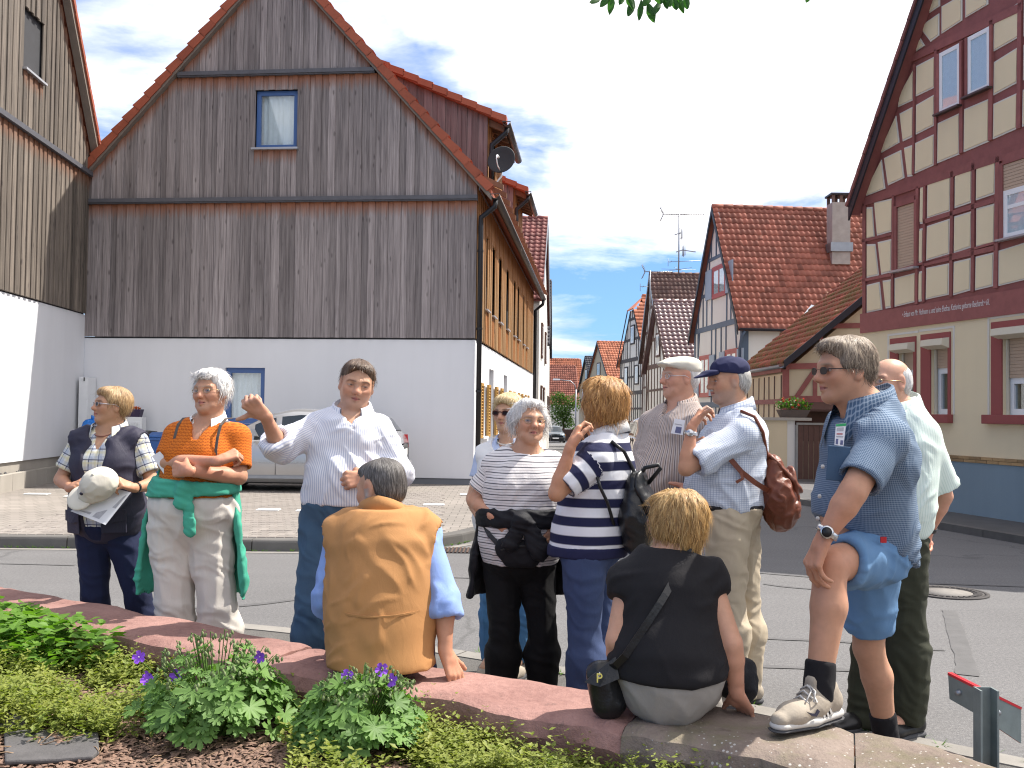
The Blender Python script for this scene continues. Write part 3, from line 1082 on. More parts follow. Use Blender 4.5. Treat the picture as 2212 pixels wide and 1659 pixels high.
for ua,ub in((-0.35,apB),(apB,LB+0.3)):
 MB(fB).prism([(ua,-0.20,rfB(ua)),(ub,-0.20,rfB(ub)),(ub,-0.20,rfB(ub)-0.10),(ua,-0.20,rfB(ua)-0.10)],(0,6,0)).build('roof',TILE_VERGE,hB)
 MB(fB).prism([(ua,-0.205,rfB(ua)-0.105),(ub,-0.205,rfB(ub)-0.105),(ub,-0.205,rfB(ub)-0.28),(ua,-0.205,rfB(ua)-0.28)],(0,0.14,0)).build('verge_board',MATS['verge_wood'],hB)
n=18
for i in range(n):
 ua,ub=-0.38+(apB+0.38)*i/n,-0.38+(apB+0.38)*(i+1.05)/n
 za,zb=rfB(ua),rfB(ub)
 MB(fB).prism([(ua,-0.24,za+0.04),(ub,-0.24,zb+0.0),(ub,-0.24,zb-0.14),(ua,-0.24,za-0.12)],(0,0.26,0)).build('verge_tile',TILE_VERGE,hB)
# raised bed with concrete edging and gravel along its foot
bed=[]
for px,py in((-200,1098),(0,1067),(100,1045),(150,1034)):
 bed.append(G(px,py,0.10))
eb=thing('raised_bed_edging',(bed[1].x,bed[1].y,ZP),'low concrete edging of the gravel bed along the white wall','edging')
for a,b,n in((bed[0],bed[1],2),(bed[1],bed[2],4),(bed[2],bed[3],1)):
 for i in range(n):
  p,q=a.lerp(b,i/n),a.lerp(b,(i+0.985)/n)
  mb=MB()
  t=(q-p).normalized()
  nn=Vector((-t.y,t.x,0))*0.09
  lo=[p,q,q+nn,p+nn]
  mb.hexa([v+Vector((0,0,0-0.1))for v in lo],[v+Vector((0,0,0.29))for v in lo])
  mb.build('edging_block',CONCR,eb,bevel=0.008)
mb=MB()
for i in range(1700):
 s=random.random()
 k=random.random()*2.95
 seg=int(k)
 k-=seg
 p=bed[seg].lerp(bed[seg+1],k)+Vector((-0.09-random.random()*0.7,0.05*random.random(),0.24+random.uniform(0,0.05)))
 r=random.uniform(0.02,0.05)
 vs=[p+Vector((math.cos(a)*r*random.uniform(.6,1),math.sin(a)*r*random.uniform(.6,1),random.uniform(-.3,.3)*r))for a in(0,1.6,3.1,4.7)]+[p+Vector((0,0,r*.8))]
 mb.add(vs,[(0,1,4),(1,2,4),(2,3,4),(3,0,4)])
mb.build('gravel',basic('dark_gravel',(0.07,0.07,0.075),0.9,var=0.5,vs=40),None,kind='stuff')
MB().add([bed[0]+Vector((-.05,0,.22)),bed[1]+Vector((-.05,0,.22)),bed[3]+Vector((-.05,0,.22)),bed[3]+Vector((-1.5,0,.22)),bed[0]+Vector((-1.5,0,.22))],[(0,1,2,3,4)]).build('bed_soil',EARTH,None,kind='structure')
# ================================================================== half-timbered house, right
C_O=Vector((6.09,17.3,0))
C_U=Vector((0.2425,-0.970,0)).normalized()
C_N=Vector((0.970,0.2425,0)).normalized()
fC_=frame(C_O,C_U,C_N)
cp=lambda px,py:onplane(px,py,C_O,C_U)
r5=lambda x,y:(1792+0.4629*x,0.4629*y)
r6=lambda x,y:(1792+0.3859*x,554.7+0.3859*y)
hC=thing('half_timbered_house',C_O,'tall yellow half-timbered house with dark red beams and roller shutters at right','house')
co_=lambda px,py:onplane(px,py,C_O-C_N*0.22,C_U)
c_e=co_(1832,447)
c_t=co_(1982,0)
slC=(c_t[1]-c_e[1])/(c_t[0]-c_e[0])
CW=7.4
apC=CW/2
rfC=lambda u:c_e[1]+(u-c_e[0])*slC if u<apC else c_e[1]+(apC-c_e[0])*slC-(u-apC)*slC
zb_band0=cp(*r5(197,1550))[1]
zb_band1=cp(*r5(172,1462))[1]
zbr=cp(2058,996)[1]
GW=[]
sill_z=cp(*r6(600,882))[1]
for x0,x1,xi0,xi1,yt,yi,ybx0,ybx1,yrb in((343,487,388,474,452,510,497,535,632),(515,680,570,667,428,480,475,512,622),(910,1230,970,1200,368,425,420,462,680)):
 m_=(x0+x1)/2 if x1<900 else x0
 GW.append((cp(*r6(xi0,700))[0],cp(*r6(xi1,700))[0],sill_z,cp(*r6(m_,(ybx0+ybx1)/2))[1]+0.05))
mb=wall_holes(fC_,0.0,CW,0.0,0.4,zbr+0.09,zb_band0,GW)
mb.box(0.0,CW,0.401,9.0,zbr+0.09,zb_band0)
mb.build('wall',CREAM,hC,label='cream rendered ground floor wall')
MB(fC_).box(-0.0,CW,-0.03,9.0,-0.2,zbr).build('plinth',BLUEPL,hC,label='blue painted plinth')
bw=0.24
nb=int(CW/bw)
for k in range(nb):
 for r_ in range(2):
  u=k*bw+(bw/2 if r_ else 0)
  MB(fC_).box(u+0.004,u+bw-0.004,-0.045,0.05,zbr+0.002+r_*0.046,zbr+0.043+r_*0.046).build('brick',basic('ochre_brick',(0.33,0.21,0.10),0.8,var=0.25,rnd=0.25),hC)
MB(fC_).prism([(0.0,0.02,zb_band0),(CW,0.02,zb_band0),(CW,0.02,rfC(CW)-0.12),(apC,0.02,rfC(apC)-0.12),(0.0,0.02,rfC(0.0)-0.12)],(0,8.9,0)).build('timber_wall',REDBEAM,hC)
P5=[
 [(433,80),(512,28),(512,-40),(462,-40)],[(521,30),(616,-25),(616,95),(521,157)],[(632,-30),(737,-70),(737,20),(632,82)],
 [(417,125),(509,62),(509,165),(470,195)],[(410,160),(442,212),(368,262)],
 [(765,95),(888,5),(884,172),(763,240)],[(765,290),(880,218),(876,385),(763,445)],[(763,485),(877,432),(874,600),(760,650)],
 [(900,420),(1000,370),(1000,550),(897,592)],[(903,210),(1000,150),(1000,325),(901,375)],[(905,0),(1000,-60),(1000,110),(903,170)],
 [(391,322),(390,466),(317,500),(322,445)],[(403,308),(491,262),(489,408),(401,450)],[(402,490),(489,440),(487,585),(401,628)],
 [(325,530),(388,497),(388,637),(340,660)],[(308,540),(324,665),(226,720)],[(346,690),(388,675),(384,822),(362,825)],
 [(398,668),(487,625),(486,770),(396,810)],[(252,738),(331,700),(346,830),(271,865)],[(240,745),(257,880),(150,922)],
 [(503,575),(606,527),(604,720),(500,762)],[(626,510),(744,460),(742,660),(624,710)],
 [(172,968),(197,965),(207,1110),(172,1118)],[(206,945),(293,925),(290,1080),(220,1100)],[(172,1140),(211,1138),(227,1285),(172,1297)],
 [(223,1130),(288,1115),(286,1270),(240,1282)],[(172,1330),(231,1315),(243,1445),(172,1460)],[(246,1310),(287,1303),(287,1435),(260,1440)],
 [(302,1298),(402,1272),(400,1408),(302,1432)],[(423,870),(438,866),(435,1045),(420,1045)],[(418,1068),(434,1064),(431,1228),(416,1230)],
 [(416,1268),(431,1264),(430,1405),(414,1408)],[(455,852),(565,812),(562,985),(453,1020)],[(453,1055),(560,1020),(558,1185),(449,1217)],
 [(450,1250),(557,1228),(555,1375),(447,1398)],[(583,800),(663,772),(661,945),(582,972)],[(580,1010),(662,985),(659,1155),(578,1182)],
 [(578,1222),(658,1203),(655,1355),(575,1378)],[(683,755),(774,728),(770,905),(681,935)],[(683,972),(771,948),(767,1138),(682,1155)],
 [(680,1198),(765,1177),(762,1335),(677,1355)],[(787,1170),(950,1119),(950,1296),(786,1335)]]
PANELEDGE=plaster('pale_panel_edge',(0.66,0.62,0.55),0.05)
for pl in P5:
 pts=[cp(*r5(x,y))for x,y in pl]
 cx_,cz_=sum(p[0]for p in pts)/len(pts),sum(p[1]for p in pts)/len(pts)
 MB(fC_).prism([(u,0.019,z)for u,z in pts],(0,-0.014,0)).build('infill_panel',PANELEDGE,hC)
 ins=[(u+(cx_-u)*0.0,z)for u,z in pts]
 sh=[]
 for u,z in pts:
  dx,dz=cx_-u,cz_-z
  L=math.hypot(dx,dz)
  sh.append((u+dx/L*0.035,z+dz/L*0.035))
 MB(fC_).prism([(u,0.004,z)for u,z in sh],(0,-0.009,0)).build('infill_panel',CREAM,hC)
# timbers, proud of the panels: sills and rails read as separate beams
def beam(pts5,w,mat=REDBEAM,pr=0.012,name='beam'):
 w*=.72
 (xa,ya),(xb,yb)=pts5
 a,b=cp(*r5(xa,ya)),cp(*r5(xb,yb))
 d=math.hypot(b[0]-a[0],b[1]-a[1])
 nx,nz=-(b[1]-a[1])/d*w/2,(b[0]-a[0])/d*w/2
 MB(fC_).prism([(a[0]+nx,0.018,a[1]+nz),(b[0]+nx,0.018,b[1]+nz),(b[0]-nx,0.018,b[1]-nz),(a[0]-nx,0.018,a[1]-nz)],(0,-0.018-pr,0)).build(name,mat,hC)
for bm_,w in((((152,945),(930,685)),0.20),(((368,280),(900,30)),0.17),(((305,1265),(800,1125)),0.05),(((152,1125),(295,1090)),0.07),(((152,1310),(295,1280)),0.07),
    (((440,1035),(775,932)),0.10),(((437,1233),(775,1157)),0.10),(((297,912),(293,1440)),0.07),(((410,870),(405,1420)),0.09),(((444,855),(438,1410)),0.07),
    (((573,800),(566,1385)),0.09),(((672,760),(667,1362)),0.09),(((785,730),(775,1345)),0.11),(((162,950),(162,1470)),0.12),(((496,230),(494,770)),0.08),
    (((615,190),(614,715)),0.10),(((755,95),(750,655)),0.10),(((889,0),(882,600)),0.10),(((396,300),(391,815)),0.06)):
 beam(bm_,w)
# board with the painted inscription
MB(fC_).box(-0.02,CW+0.02,-0.035,0.019,zb_band0-0.001,zb_band1).build('inscription_beam',REDBEAM,hC)
def text_mesh(body,name,parent,place,mat,size,ext=0.002,align='LEFT',shear=0.0):
 cu=bpy.data.curves.new(name,'FONT')
 cu.body=body
 cu.size=size
 cu.extrude=ext
 cu.shear=shear
 cu.align_x=align
 o=bpy.data.objects.new(name,cu)
 COL.objects.link(o)
 dg=bpy.context.evaluated_depsgraph_get()
 me=bpy.data.meshes.new_from_object(o.evaluated_get(dg))
 bpy.data.objects.remove(o)
 bpy.data.curves.remove(cu)
 me.transform(place)
 rl=ROOTLOC[root_of(parent)]
 me.transform(Matrix.Translation(-rl))
 me.materials.clear()
 return link_mesh(name,me,mat,parent)
LETTER=basic('white_lettering',(0.66,0.60,0.58),0.7,var=0.1)
t0=cp(*r6(417,336))
t1=cp(*r6(905,250))
msg='\u2022 Erbaut von Mr. Hofmann u. und seine Ehefrau Katharina geborne Reichardt \u2022 61.'
pl=Matrix(((C_U.x,0,-C_N.x,0),(C_U.y,0,-C_N.y,0),(0,1,0,0),(0,0,0,1)))
tl_=text_mesh(msg,'inscription',hC,Matrix.Translation(Vector(fC_(t0[0],-0.037,(t0[1]+t1[1])/2-0.03)))@pl@Matrix.Diagonal((0.62,1.0,1.0,1.0)),LETTER,0.13,0.001,shear=0.25)
mx=max(v.co.dot(C_U)for v in tl_.data.vertices)
mn=min(v.co.dot(C_U)for v in tl_.data.vertices)
want=t1[0]-t0[0]
k_=want/(mx-mn)
for v in tl_.data.vertices:
 s=v.co.dot(C_U)
 v.co+=C_U*((s-mn)*(k_-1))
# windows
def cwin(x0,y0,x1,y1,zlo=None,**kw):
 a,b=cp(*r5(x0,y0)),cp(*r5(x1,y1))
 return a[0],b[0],b[1],a[1]
def box_uw(u0,u1,w0,w1,v0,v1,name,mat,parent):
 return MB(fC_).box(u0,u1,v0,v1,w0,w1).build(name,mat,parent)
for x0,x1,yt,yb in((515,612,225,512),(648,752,148,430)):
 a,b=cp(*r5(x0,yt+22))[0],cp(*r5(x1,yt))[0]
 zt,zb_=cp(*r5((x0+x1)/2,yt))[1],cp(*r5((x0+x1)/2,(yb)))[1]
 for q in((a-0.05,a,zb_,zt),(b,b+0.05,zb_,zt)):
  box_uw(*q,-0.03,0.03,'window_jamb',REDBEAM,hC)
 window(hC,fC_,a,b,zb_,zt,WHITEFRAME,depth=-0.016,v=-0.0,fw=0.065,sill=(0.10,0.03),sillm=GUTTER,shallow=True)
# first floor: one closed roller shutter, one half open above a white window
a,b=cp(*r5(318,960))[0],cp(*r5(400,960))[0]
zt,zb_=cp(*r5(360,955))[1],cp(*r5(360,1248))[1]
def roller(parent,u0,u1,w0,w1,v,name='roller_shutter'):
 mb=MB(fC_)
 n=max(3,int((w1-w0)/0.045))
 for i in range(n):
  z0,z1=w0+(w1-w0)*i/n,w0+(w1-w0)*(i+0.88)/n
  mb.box(u0,u1,v,v+0.012,z0,z1)
 mb.box(u0,u1,v+0.012,v+0.02,w0,w1)
 return mb.build(name,ROLLER,parent)
for q in((a-0.07,a,zb_-0.02,zt+0.03),(b,b+0.07,zb_-0.02,zt+0.03),(a,b,zt,zt+0.10)):
 box_uw(*q,-0.03,0.02,'window_jamb',REDBEAM,hC)
roller(hC,a,b,zb_,zt,0.0)
box_uw(a-0.09,b+0.09,zb_-0.055,zb_-0.02,-0.10,0.0,'sill',SLABSTONE,hC)
a=cp(*r5(815,880))[0]
b=a+1.05
zt,zb_=cp(*r5(815,770))[1],cp(*r5(815,1118))[1]
zm=cp(*r5(815,893))[1]
for q in((a-0.08,a,zb_-0.02,zt+0.03),(b,b+0.08,zb_-0.02,zt+0.03),(a,b,zt,zt+0.14)):
 box_uw(*q,-0.03,0.02,'window_jamb',REDBEAM,hC)
roller(hC,a,b,zm,zt,-0.012)
window(hC,fC_,a,b,zb_,zm,WHITEFRAME,depth=-0.016,v=0.0,fw=0.075,mull=((a+b)/2,),rails=((zb_+zm)/2+.1,),sill=(0.12,0.03),shallow=True)
# ground floor windows: red surrounds, ivory shutter boxes
sill_z=cp(*r6(600,882))[1]
for x0,x1,xi0,xi1,yt,yi,ybx0,ybx1,yrb in((343,487,388,474,452,510,497,535,632),(515,680,570,667,428,480,475,512,622),(910,1230,970,1200,368,425,420,462,680)):
 u0,u1=cp(*r6(x0,700))[0],cp(*r6(x1,700))[0]
 a,b=cp(*r6(xi0,700))[0],cp(*r6(xi1,700))[0]
 m_=(x0+x1)/2 if x1<900 else x0
 zt=cp(*r6(m_,yt))[1]
 zi=cp(*r6(m_,(ybx0+ybx1)/2))[1]
 zr=cp(*r6(m_+10,yrb))[1]
 for q in((u0,a,sill_z,zt),(b,u1,sill_z,zt),(a,b,zi,zt)):
  box_uw(*q,-0.022,0.0,'surround',REDTRIM,hC)
 for q in((u0-0.085,u0-0.05,sill_z,zt+0.085),(u1+0.05,u1+0.085,sill_z,zt+0.085),(u0-0.05,u1+0.05,zt+0.05,zt+0.085)):
  if not(x0==515 and q[1]<u0)and not(x0==343 and q[0]>u1):
   box_uw(*q,-0.008,0.0,'painted_line',PANELEDGE,hC)
 f=window(hC,fC_,a,b,sill_z,zr,WHITEFRAME,depth=0.11,fw=0.085,curtain=False)
 roller(hC,a+0.01,b-0.01,zr,zi+0.05,0.085)
 MB(fC_).prism([(a-0.06,-0.003,zi-0.07),(a-0.06,-0.16,zi-0.02),(a-0.06,-0.15,zi+0.075),(a-0.06,-0.003,zi+0.10)],(b-a+0.10,0,0)).build('shutter_box',IVORY,hC)
 MB(fC_).box(a+0.002,a+0.03,0.05,0.08,sill_z,zi-0.07).build('shutter_rail',IVORY,hC)
for x0,x1 in((268,692),(884,1300)):
 u0,u1=cp(*r6(x0,905))[0],cp(*r6(x1,905))[0]
 z1=sill_z
 MB(fC_).box(u0,u1,-0.11,0.0,z1-0.13,z1).build('sill',REDTRIM,hC,bevel=0.008)
# roof over the gable with dark verge and tile edges
for ua,ub in((c_e[0],apC),(apC,CW-c_e[0])):
 MB(fC_).prism([(ua,-0.20,rfC(ua)),(ub,-0.20,rfC(ub)),(ub,-0.20,rfC(ub)-0.1),(ua,-0.20,rfC(ua)-0.1)],(0,9.6,0)).build('roof',TILE_DARK,hC)
 MB(fC_).prism([(ua,-0.22,rfC(ua)+0.02),(ub,-0.22,rfC(ub)+0.02),(ub,-0.22,rfC(ub)-0.24),(ua,-0.22,rfC(ua)-0.24)],(0,0.03,0)).build('verge_board',FASCIA,hC)
 MB(fC_).prism([(ua,-0.185,rfC(ua)-0.11),(ub,-0.185,rfC(ub)-0.11),(ub,-0.185,rfC(ub)-0.14),(ua,-0.185,rfC(ua)-0.14)],(0,0.2,0)).build('soffit',REDBEAM,hC)
n=22
for i in range(n):
 ua,ub=c_e[0]+(apC-c_e[0])*i/n,c_e[0]+(apC-c_e[0])*(i+1.05)/n
 MB(fC_).prism([(ua-0.06,-0.25,rfC(ua)+0.03),(ub-0.05,-0.25,rfC(ub)+0.03),(ub,-0.25,rfC(ub)+0.0),(ua,-0.25,rfC(ua)-0.0)],(0,0.4,0)).build('verge_tile',TILE_DARK,hC)
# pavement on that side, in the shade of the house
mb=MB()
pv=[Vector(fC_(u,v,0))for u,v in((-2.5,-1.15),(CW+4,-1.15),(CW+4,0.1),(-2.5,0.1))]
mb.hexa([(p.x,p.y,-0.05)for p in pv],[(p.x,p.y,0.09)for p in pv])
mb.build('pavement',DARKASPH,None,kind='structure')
pvs=thing('kerb',(pv[0].x,pv[0].y,0),'low pale kerb along the pavement under the yellow half-timbered house','kerb')
kerb_run(pvs,[pv[0],pv[1]],-0.10,0.096,CURBST,limit=20)
# ================================================================== houses along the street
def gable_house(name,label,P0,gdir,gw,depth,z_eave,z_ridge,tilem,wallm,beamm,tw=0.22,tl=0.30,singles=0,kind='s',hip=0.0,beams=True,
    storeys=(2.7,),posts=0.62,wins=(),framem=None,shutm=None,over=0.22,group=None,base=None,fasc=None,braces=True,front=True,bw=0.15,seed=1,tiles=True):
 rn=random.Random(seed)
 gdir=Vector((gdir[0],gdir[1],0)).normalized()
 inn=Vector((gdir.y,-gdir.x,0))
 if depth<0:
  inn,depth=-inn,-depth
 zg=ground_z(P0[1])-0.6
 h=thing(name,(P0[0],P0[1],ground_z(P0[1])),label,'house',group)
 F=frame((P0[0],P0[1],0),gdir,inn)
 ap=gw/2
 rf=lambda u:z_eave+(z_ridge-z_eave)*(1-abs(u-ap)/ap)
 outline=[(0,zg),(gw,zg),(gw,z_eave),(ap,z_ridge),(0,z_eave)]
 zh=z_ridge-hip
 if hip:
  k=hip/(z_ridge-z_eave)*ap
  outline=[(0,zg),(gw,zg),(gw,z_eave),(ap+k,zh),(ap-k,zh),(0,z_eave)]
 mb=MB(F)
 mb.prism([(u,0.0,z-(0.05 if z>z_eave-.01 else 0))for u,z in outline],(0,depth,0))
 mb.build('wall',wallm,h)
 pr=0.025
 top=lambda u:min(rf(u)-0.06,zh-0.05)
 def bar_(u0,z0,u1,z1,w,nm='beam'):
  d=math.hypot(u1-u0,z1-z0)
  if d<0.15:
   return
  nx,nz=-(z1-z0)/d*w/2,(u1-u0)/d*w/2
  MB(F).prism([(u0+nx,0.0,z0+nz),(u1+nx,0.0,z1+nz),(u1-nx,0.0,z1-nz),(u0-nx,0.0,z0-nz)],(0,-pr-rn.uniform(0,.006),0)).build(nm,beamm,h)
 if beams:
  z0=base if base is not None else ground_z(P0[1])+0.5
  levels=[z0]+list(storeys)+[z_eave]
  z=z_eave+1.35
  while z<zh-0.5:
   levels.append(z)
   z+=1.35
  levels.append(zh)
  lv=levels
  for i,(a,b)in enumerate(zip(lv,lv[1:])):
   ul,ur=0.0,gw
   if a>z_eave-0.01:
    q=(a-z_eave)/(z_ridge-z_eave)*ap
    ul,ur=q,gw-q
   bar_(ul,a,ur,a,bw*(1.5 if a in storeys or a==z_eave else 1.0))
   if i<len(storeys)+1 and b-a>1.6:
    m=a+(b-a)*0.48
    bar_(ul,m,ur,m,bw*0.75)
   n=max(2,int((ur-ul)/posts))
   for j in range(n+1):
    u=ul+(ur-ul)*j/n+(rn.uniform(-.08,.08)if 0<j<n else 0)
    u=min(max(u,ul+bw/2),ur-bw/2)
    if any(w[0]-.02<u<w[1]+.02 and not(w[3]<a or w[2]>b)for w in wins):
     continue
    t=min(b,top(u))
    if t-a>0.2:
     bar_(u,a,u,t,bw*(1.2 if j in(0,n)else 0.72))
   if braces and b-a>1.0 and ur-ul>2.4:
    for s in(0,1):
     u0_,u1_=(ul+0.18,ul+0.75)if s==0 else(ur-0.18,ur-0.75)
     bar_(u0_,a,u1_,min(b,top(u1_)),bw*0.75)
  if not hip:
   pass
  for s in(0,1):
   e=(0.08,z_eave)if s==0 else(gw-0.08,z_eave)
   k=ap-0.05 if not hip else ap-hip/(z_ridge-z_eave)*ap
   bar_(e[0],e[1]-.05,(k if s==0 else gw-k),zh-0.12,bw)
 for wn in wins:
  u0,u1,a,b=wn[:4]
  window(h,F,u0,u1,a,b,framem or WHITEFRAME,depth=-0.03,v=-pr-0.01,fw=0.09,mull=((u0+u1)/2,),curtain=True,shallow=True)
  for q in((u0-0.09,u0,a-.09,b+.09),(u1,u1+0.09,a-.09,b+.09),(u0,u1,b,b+.09),(u0,u1,a-.09,a)):
   MB(F).box(q[0],q[1],-0.075,0.0,q[2],q[3]).build('window_jamb',framem or beamm,h)
  if shutm and len(wn)>4:
   w_=(u1-u0)*0.55
   for s0 in(u0-0.12-w_,u1+0.12):
    MB(F).box(s0,s0+w_,-0.085,-0.045,a-0.05,b+0.05).build('shutter',shutm,h)
 # roof: far slope plain, near slope tiled
 sl=math.hypot(ap+over,(z_ridge-z_eave)*(ap+over)/ap)
 zo=z_eave-(z_ridge-z_eave)*over/ap
 fm=fasc or FASCIA
 hk=hip*0.9
 for s in(0,1):
  ue=-over if s==0 else gw+over
  MB(F).prism([(ap,-over+hk,z_ridge),(ue,-over,zo),(ue,-over,zo-0.1),(ap,-over+hk,z_ridge-0.1)],(0,depth+over,0)).build('roof',tilem,h)
  if hip:
   k=ap-hip/(z_ridge-z_eave)*ap
   uk=k if s==0 else gw-k
   MB(F).prism([(uk,-over-0.02,zh),(ue,-over-0.02,zo),(ue,-over-0.02,zo-0.2),(uk,-over-0.02,zh-0.2)],(0,0.04,0)).build('verge_board',fm,h)
  else:
   MB(F).prism([(ap,-over-0.03,z_ridge+.02),(ue,-over-0.03,zo+.02),(ue,-over-0.03,zo-0.24),(ap,-over-0.03,z_ridge-0.24)],(0,0.04,0)).build('verge_board',fm,h)
 if hip:
  k=hip/(z_ridge-z_eave)*ap
  MB(F).prism([(ap-k-.1,-over-.02,zh-.02),(ap+k+.1,-over-.02,zh-.02),(ap,-over+hk+.1,z_ridge+.02)],(0,0.02,-0.08)).build('hip_roof',tilem,h)
 if tiles:
  c0=Vector(F(ap,-over,z_ridge+0.012))
  us=(Vector(F(-over,-over,zo+0.012))-c0)
  clip=None
  if hip:
   clip=lambda x,y:x>hk-y*hk/(sl*hip/(z_ridge-z_eave))-0.1 if y<sl*hip/(z_ridge-z_eave)else True
  tile_roof(h,c0,inn,us,depth+over,sl,tw,tl,tilem,singles,kind,clip)
  mb=MB(F)
  n=int((depth+over)/0.4)
  for i in range(n):
   v=-over+hk+i*0.4
   MB(F).tube([(ap,v,z_ridge+0.02),(ap,v+0.43,z_ridge+0.035)],[0.10,0.115],8).build('ridge_tile',tilem,h)if singles else mb.tube([(ap,v,z_ridge+0.02),(ap,v+0.43,z_ridge+0.035)],[0.10,0.115],6)
  if not singles:
   mb.build('ridge_tiles',tilem,h,kind='stuff')
 return h,F
# ---- blue-beamed house with the large red roof
P0=W(1603,700,35.6)
gdD=Vector((-0.1,1,0))
F_=frame((P0.x,P0.y,0),gdD.normalized(),Vector((1,0.1,0)).normalized())
dp=lambda px,py:onplane(px,py,Vector((P0.x,P0.y,0)),gdD)
w1a,w1b=dp(1571,640)[0],dp(1541,640)[0]
zt,zb_=dp(1555,575)[1],dp(1555,640)[1]
g2a,g2b,g2t,g2b2=dp(1593,740)[0],dp(1576,740)[0],dp(1582,722)[1],dp(1580,800)[1]
g3a,g3b=dp(1534,740)[0],dp(1517,740)[0]
hD,FD=gable_house('half_timbered_house','white half-timbered house with blue-grey beams, large red tiled roof and chimney',(P0.x,P0.y),gdD,6.0,8.5,4.95,9.6,TILE_RED,PALE,BLUEBEAM,
      tw=0.215,tl=0.285,singles=300,wins=[(w1a+.12,w1b-.12,zb_+.05,zt-.05,1),(g2a-.05,g2b+.25,2.45,3.85,1),(g3a,g3b+0.1,2.3,3.8,1)],framem=REDFRAME,shutm=GREYSH,storeys=(1.9,),posts=0.55,bw=0.14,seed=4)
# its front under the eave: blue posts and a long brace
fr=frame(FD(0,0,0),Vector((1,0.1,0)).normalized(),Vector((-0.1,1,0)).normalized())
for u0,z0,u1,z1,w in((0.10,0.5,0.10,4.85,0.26),(0.0,4.72,8.4,4.72,0.26),(1.5,4.6,2.25,2.9,0.22),(2.9,4.7,0.4,2.2,0.24),(0.1,2.5,3.2,2.5,0.2),(0.1,1.6,8.4,1.6,0.2),(4.6,0.5,4.6,4.7,0.2),(3.3,0.5,3.3,4.7,.18)):
 d=math.hypot(u1-u0,z1-z0)
 nx,nz=-(z1-z0)/d*w/2,(u1-u0)/d*w/2
 MB(fr).prism([(u0+nx,0,z0+nz),(u1+nx,0,z1+nz),(u1-nx,0,z1-nz),(u0-nx,0,z0-nz)],(0,-0.03-random.uniform(0,.02),0)).build('beam',BLUEBEAM,hD)
gutter(hD,fr(-0.2,-0.30,4.60),fr(4.3,-0.30,4.60),0.09,FASCIA)
downpipe(hD,[fr(0.0,-0.3,4.5),fr(-.1,-0.25,4.3),fr(-0.12,-0.10,3.9),fr(-0.12,-0.1,0.2)],0.05,BLUEBEAM)
# chimney
cb=W(1811,500,37.7)
cz0=cb.z-0.5
mb=MB()
cw=0.34
for k in range(12):
 z=cz0+k*0.16
 for i,(ax,ay)in enumerate(((1,0),(0,1),(-1,0),(0,-1))):
  pass
CHIM=basic('chimney_render',(0.40,0.35,0.31),0.9,var=0.35,vs=3,bump=0.5,bs=30)
ch=MB().box(cb.x-cw,cb.x+cw,cb.y-cw,cb.y+cw,cz0-0.8,cz0+1.55).build('chimney',CHIM,hD)
mb=MB()
for i in range(4):
 z=cz0+1.55
 for(x0,x1,y0,y1)in((-cw,-cw+.1,-cw,-cw+.1),(cw-.1,cw,-cw,-cw+.1),(-cw,-cw+.1,cw-.1,cw),(cw-.1,cw,cw-.1,cw),(-.05,.05,-cw,-cw+.1),(-.05,.05,cw-.1,cw)):
  if i==0:
   mb.box(cb.x+x0,cb.x+x1,cb.y+y0,cb.y+y1,z,z+0.28)
mb.build('chimney_posts',basic('chimney_brick',(0.16,0.10,0.08),0.9,var=0.3),ch,kind='stuff')
MB().box(cb.x-cw-.06,cb.x+cw+.06,cb.y-cw-.06,cb.y+cw+.06,cz0+1.83,cz0+1.90).build('chimney_cap',FASCIA,ch)
MB().box(cb.x-cw-.08,cb.x+cw+.08,cb.y-cw-.08,cb.y+cw+.5,cz0-0.32,cz0+0.02).build('chimney_flashing',ZINC,ch)
for px,py in((1705,540),(1820,560),(1667,555),(1790,557)):
 pass
# ---- mossy-roofed barn in front of it
EB_Y=24.0
E0=W(1690,800,EB_Y)
EX=E0.x
fE=frame((EX,EB_Y,0),Vector((1,0.0,0)),Vector((0,1,0)))
ep=lambda px,py:onplane(px,py,Vector((EX,EB_Y,0)),Vector((1,0,0)))
hE=thing('barn',(EX,EB_Y,0),'yellow half-timbered barn with red beams and a mossy tiled roof','barn')
v_e,v_t=ep(1690,788),ep(1862,645)
slE=(v_t[1]-v_e[1])/(v_t[0]-v_e[0])
rE=lambda u:v_e[1]+(u-v_e[0])*slE
EL,EW=4.6,4.6
MB(fE).prism([(0,0,-.4),(EW,0,-.4),(EW,0,rE(EW)-.22),(0,0,rE(0)-.22)],(0,EL,0)).build('wall',CREAM_D,hE)
def ebeam(pts,w,pr=0.03):
 a,b=ep(*pts[0]),ep(*pts[1])
 d=math.hypot(b[0]-a[0],b[1]-a[1])
 nx,nz=-(b[1]-a[1])/d*w/2,(b[0]-a[0])/d*w/2
 MB(fE).prism([(a[0]+nx,0,a[1]+nz),(b[0]+nx,0,b[1]+nz),(b[0]-nx,0,b[1]-nz),(a[0]-nx,0,a[1]-nz)],(0,-pr-random.uniform(0,.012),0)).build('beam',REDBEAM,hE)
for pts,w in((((1697,798),(1697,920)),.16),(((1697,792),(1862,788)),.14),(((1697,862),(1862,862)),.15),(((1720,858),(1764,793)),.11),(((1760,820),(1760,862)),.10),(((1785,705),(1862,703)),.12),(((1770,715),(1784,790)),.10),(((1815,790),(1815,862)),.11)):
 ebeam(pts,w)
MB(fE).box(0.3,EW,-0.02,0.0,0.9,ep(1760,866)[1]).build('barn_door',BROWNBEAM,hE)
MB(fE).prism([(0.15,-0.0,ep(1720,866)[1]),(EW,0,ep(1720,866)[1]),(EW,-0.35,ep(1720,884)[1]),(0.15,-0.35,ep(1720,884)[1])],(0,0,-0.05)).build('canopy',BROWNBEAM,hE)
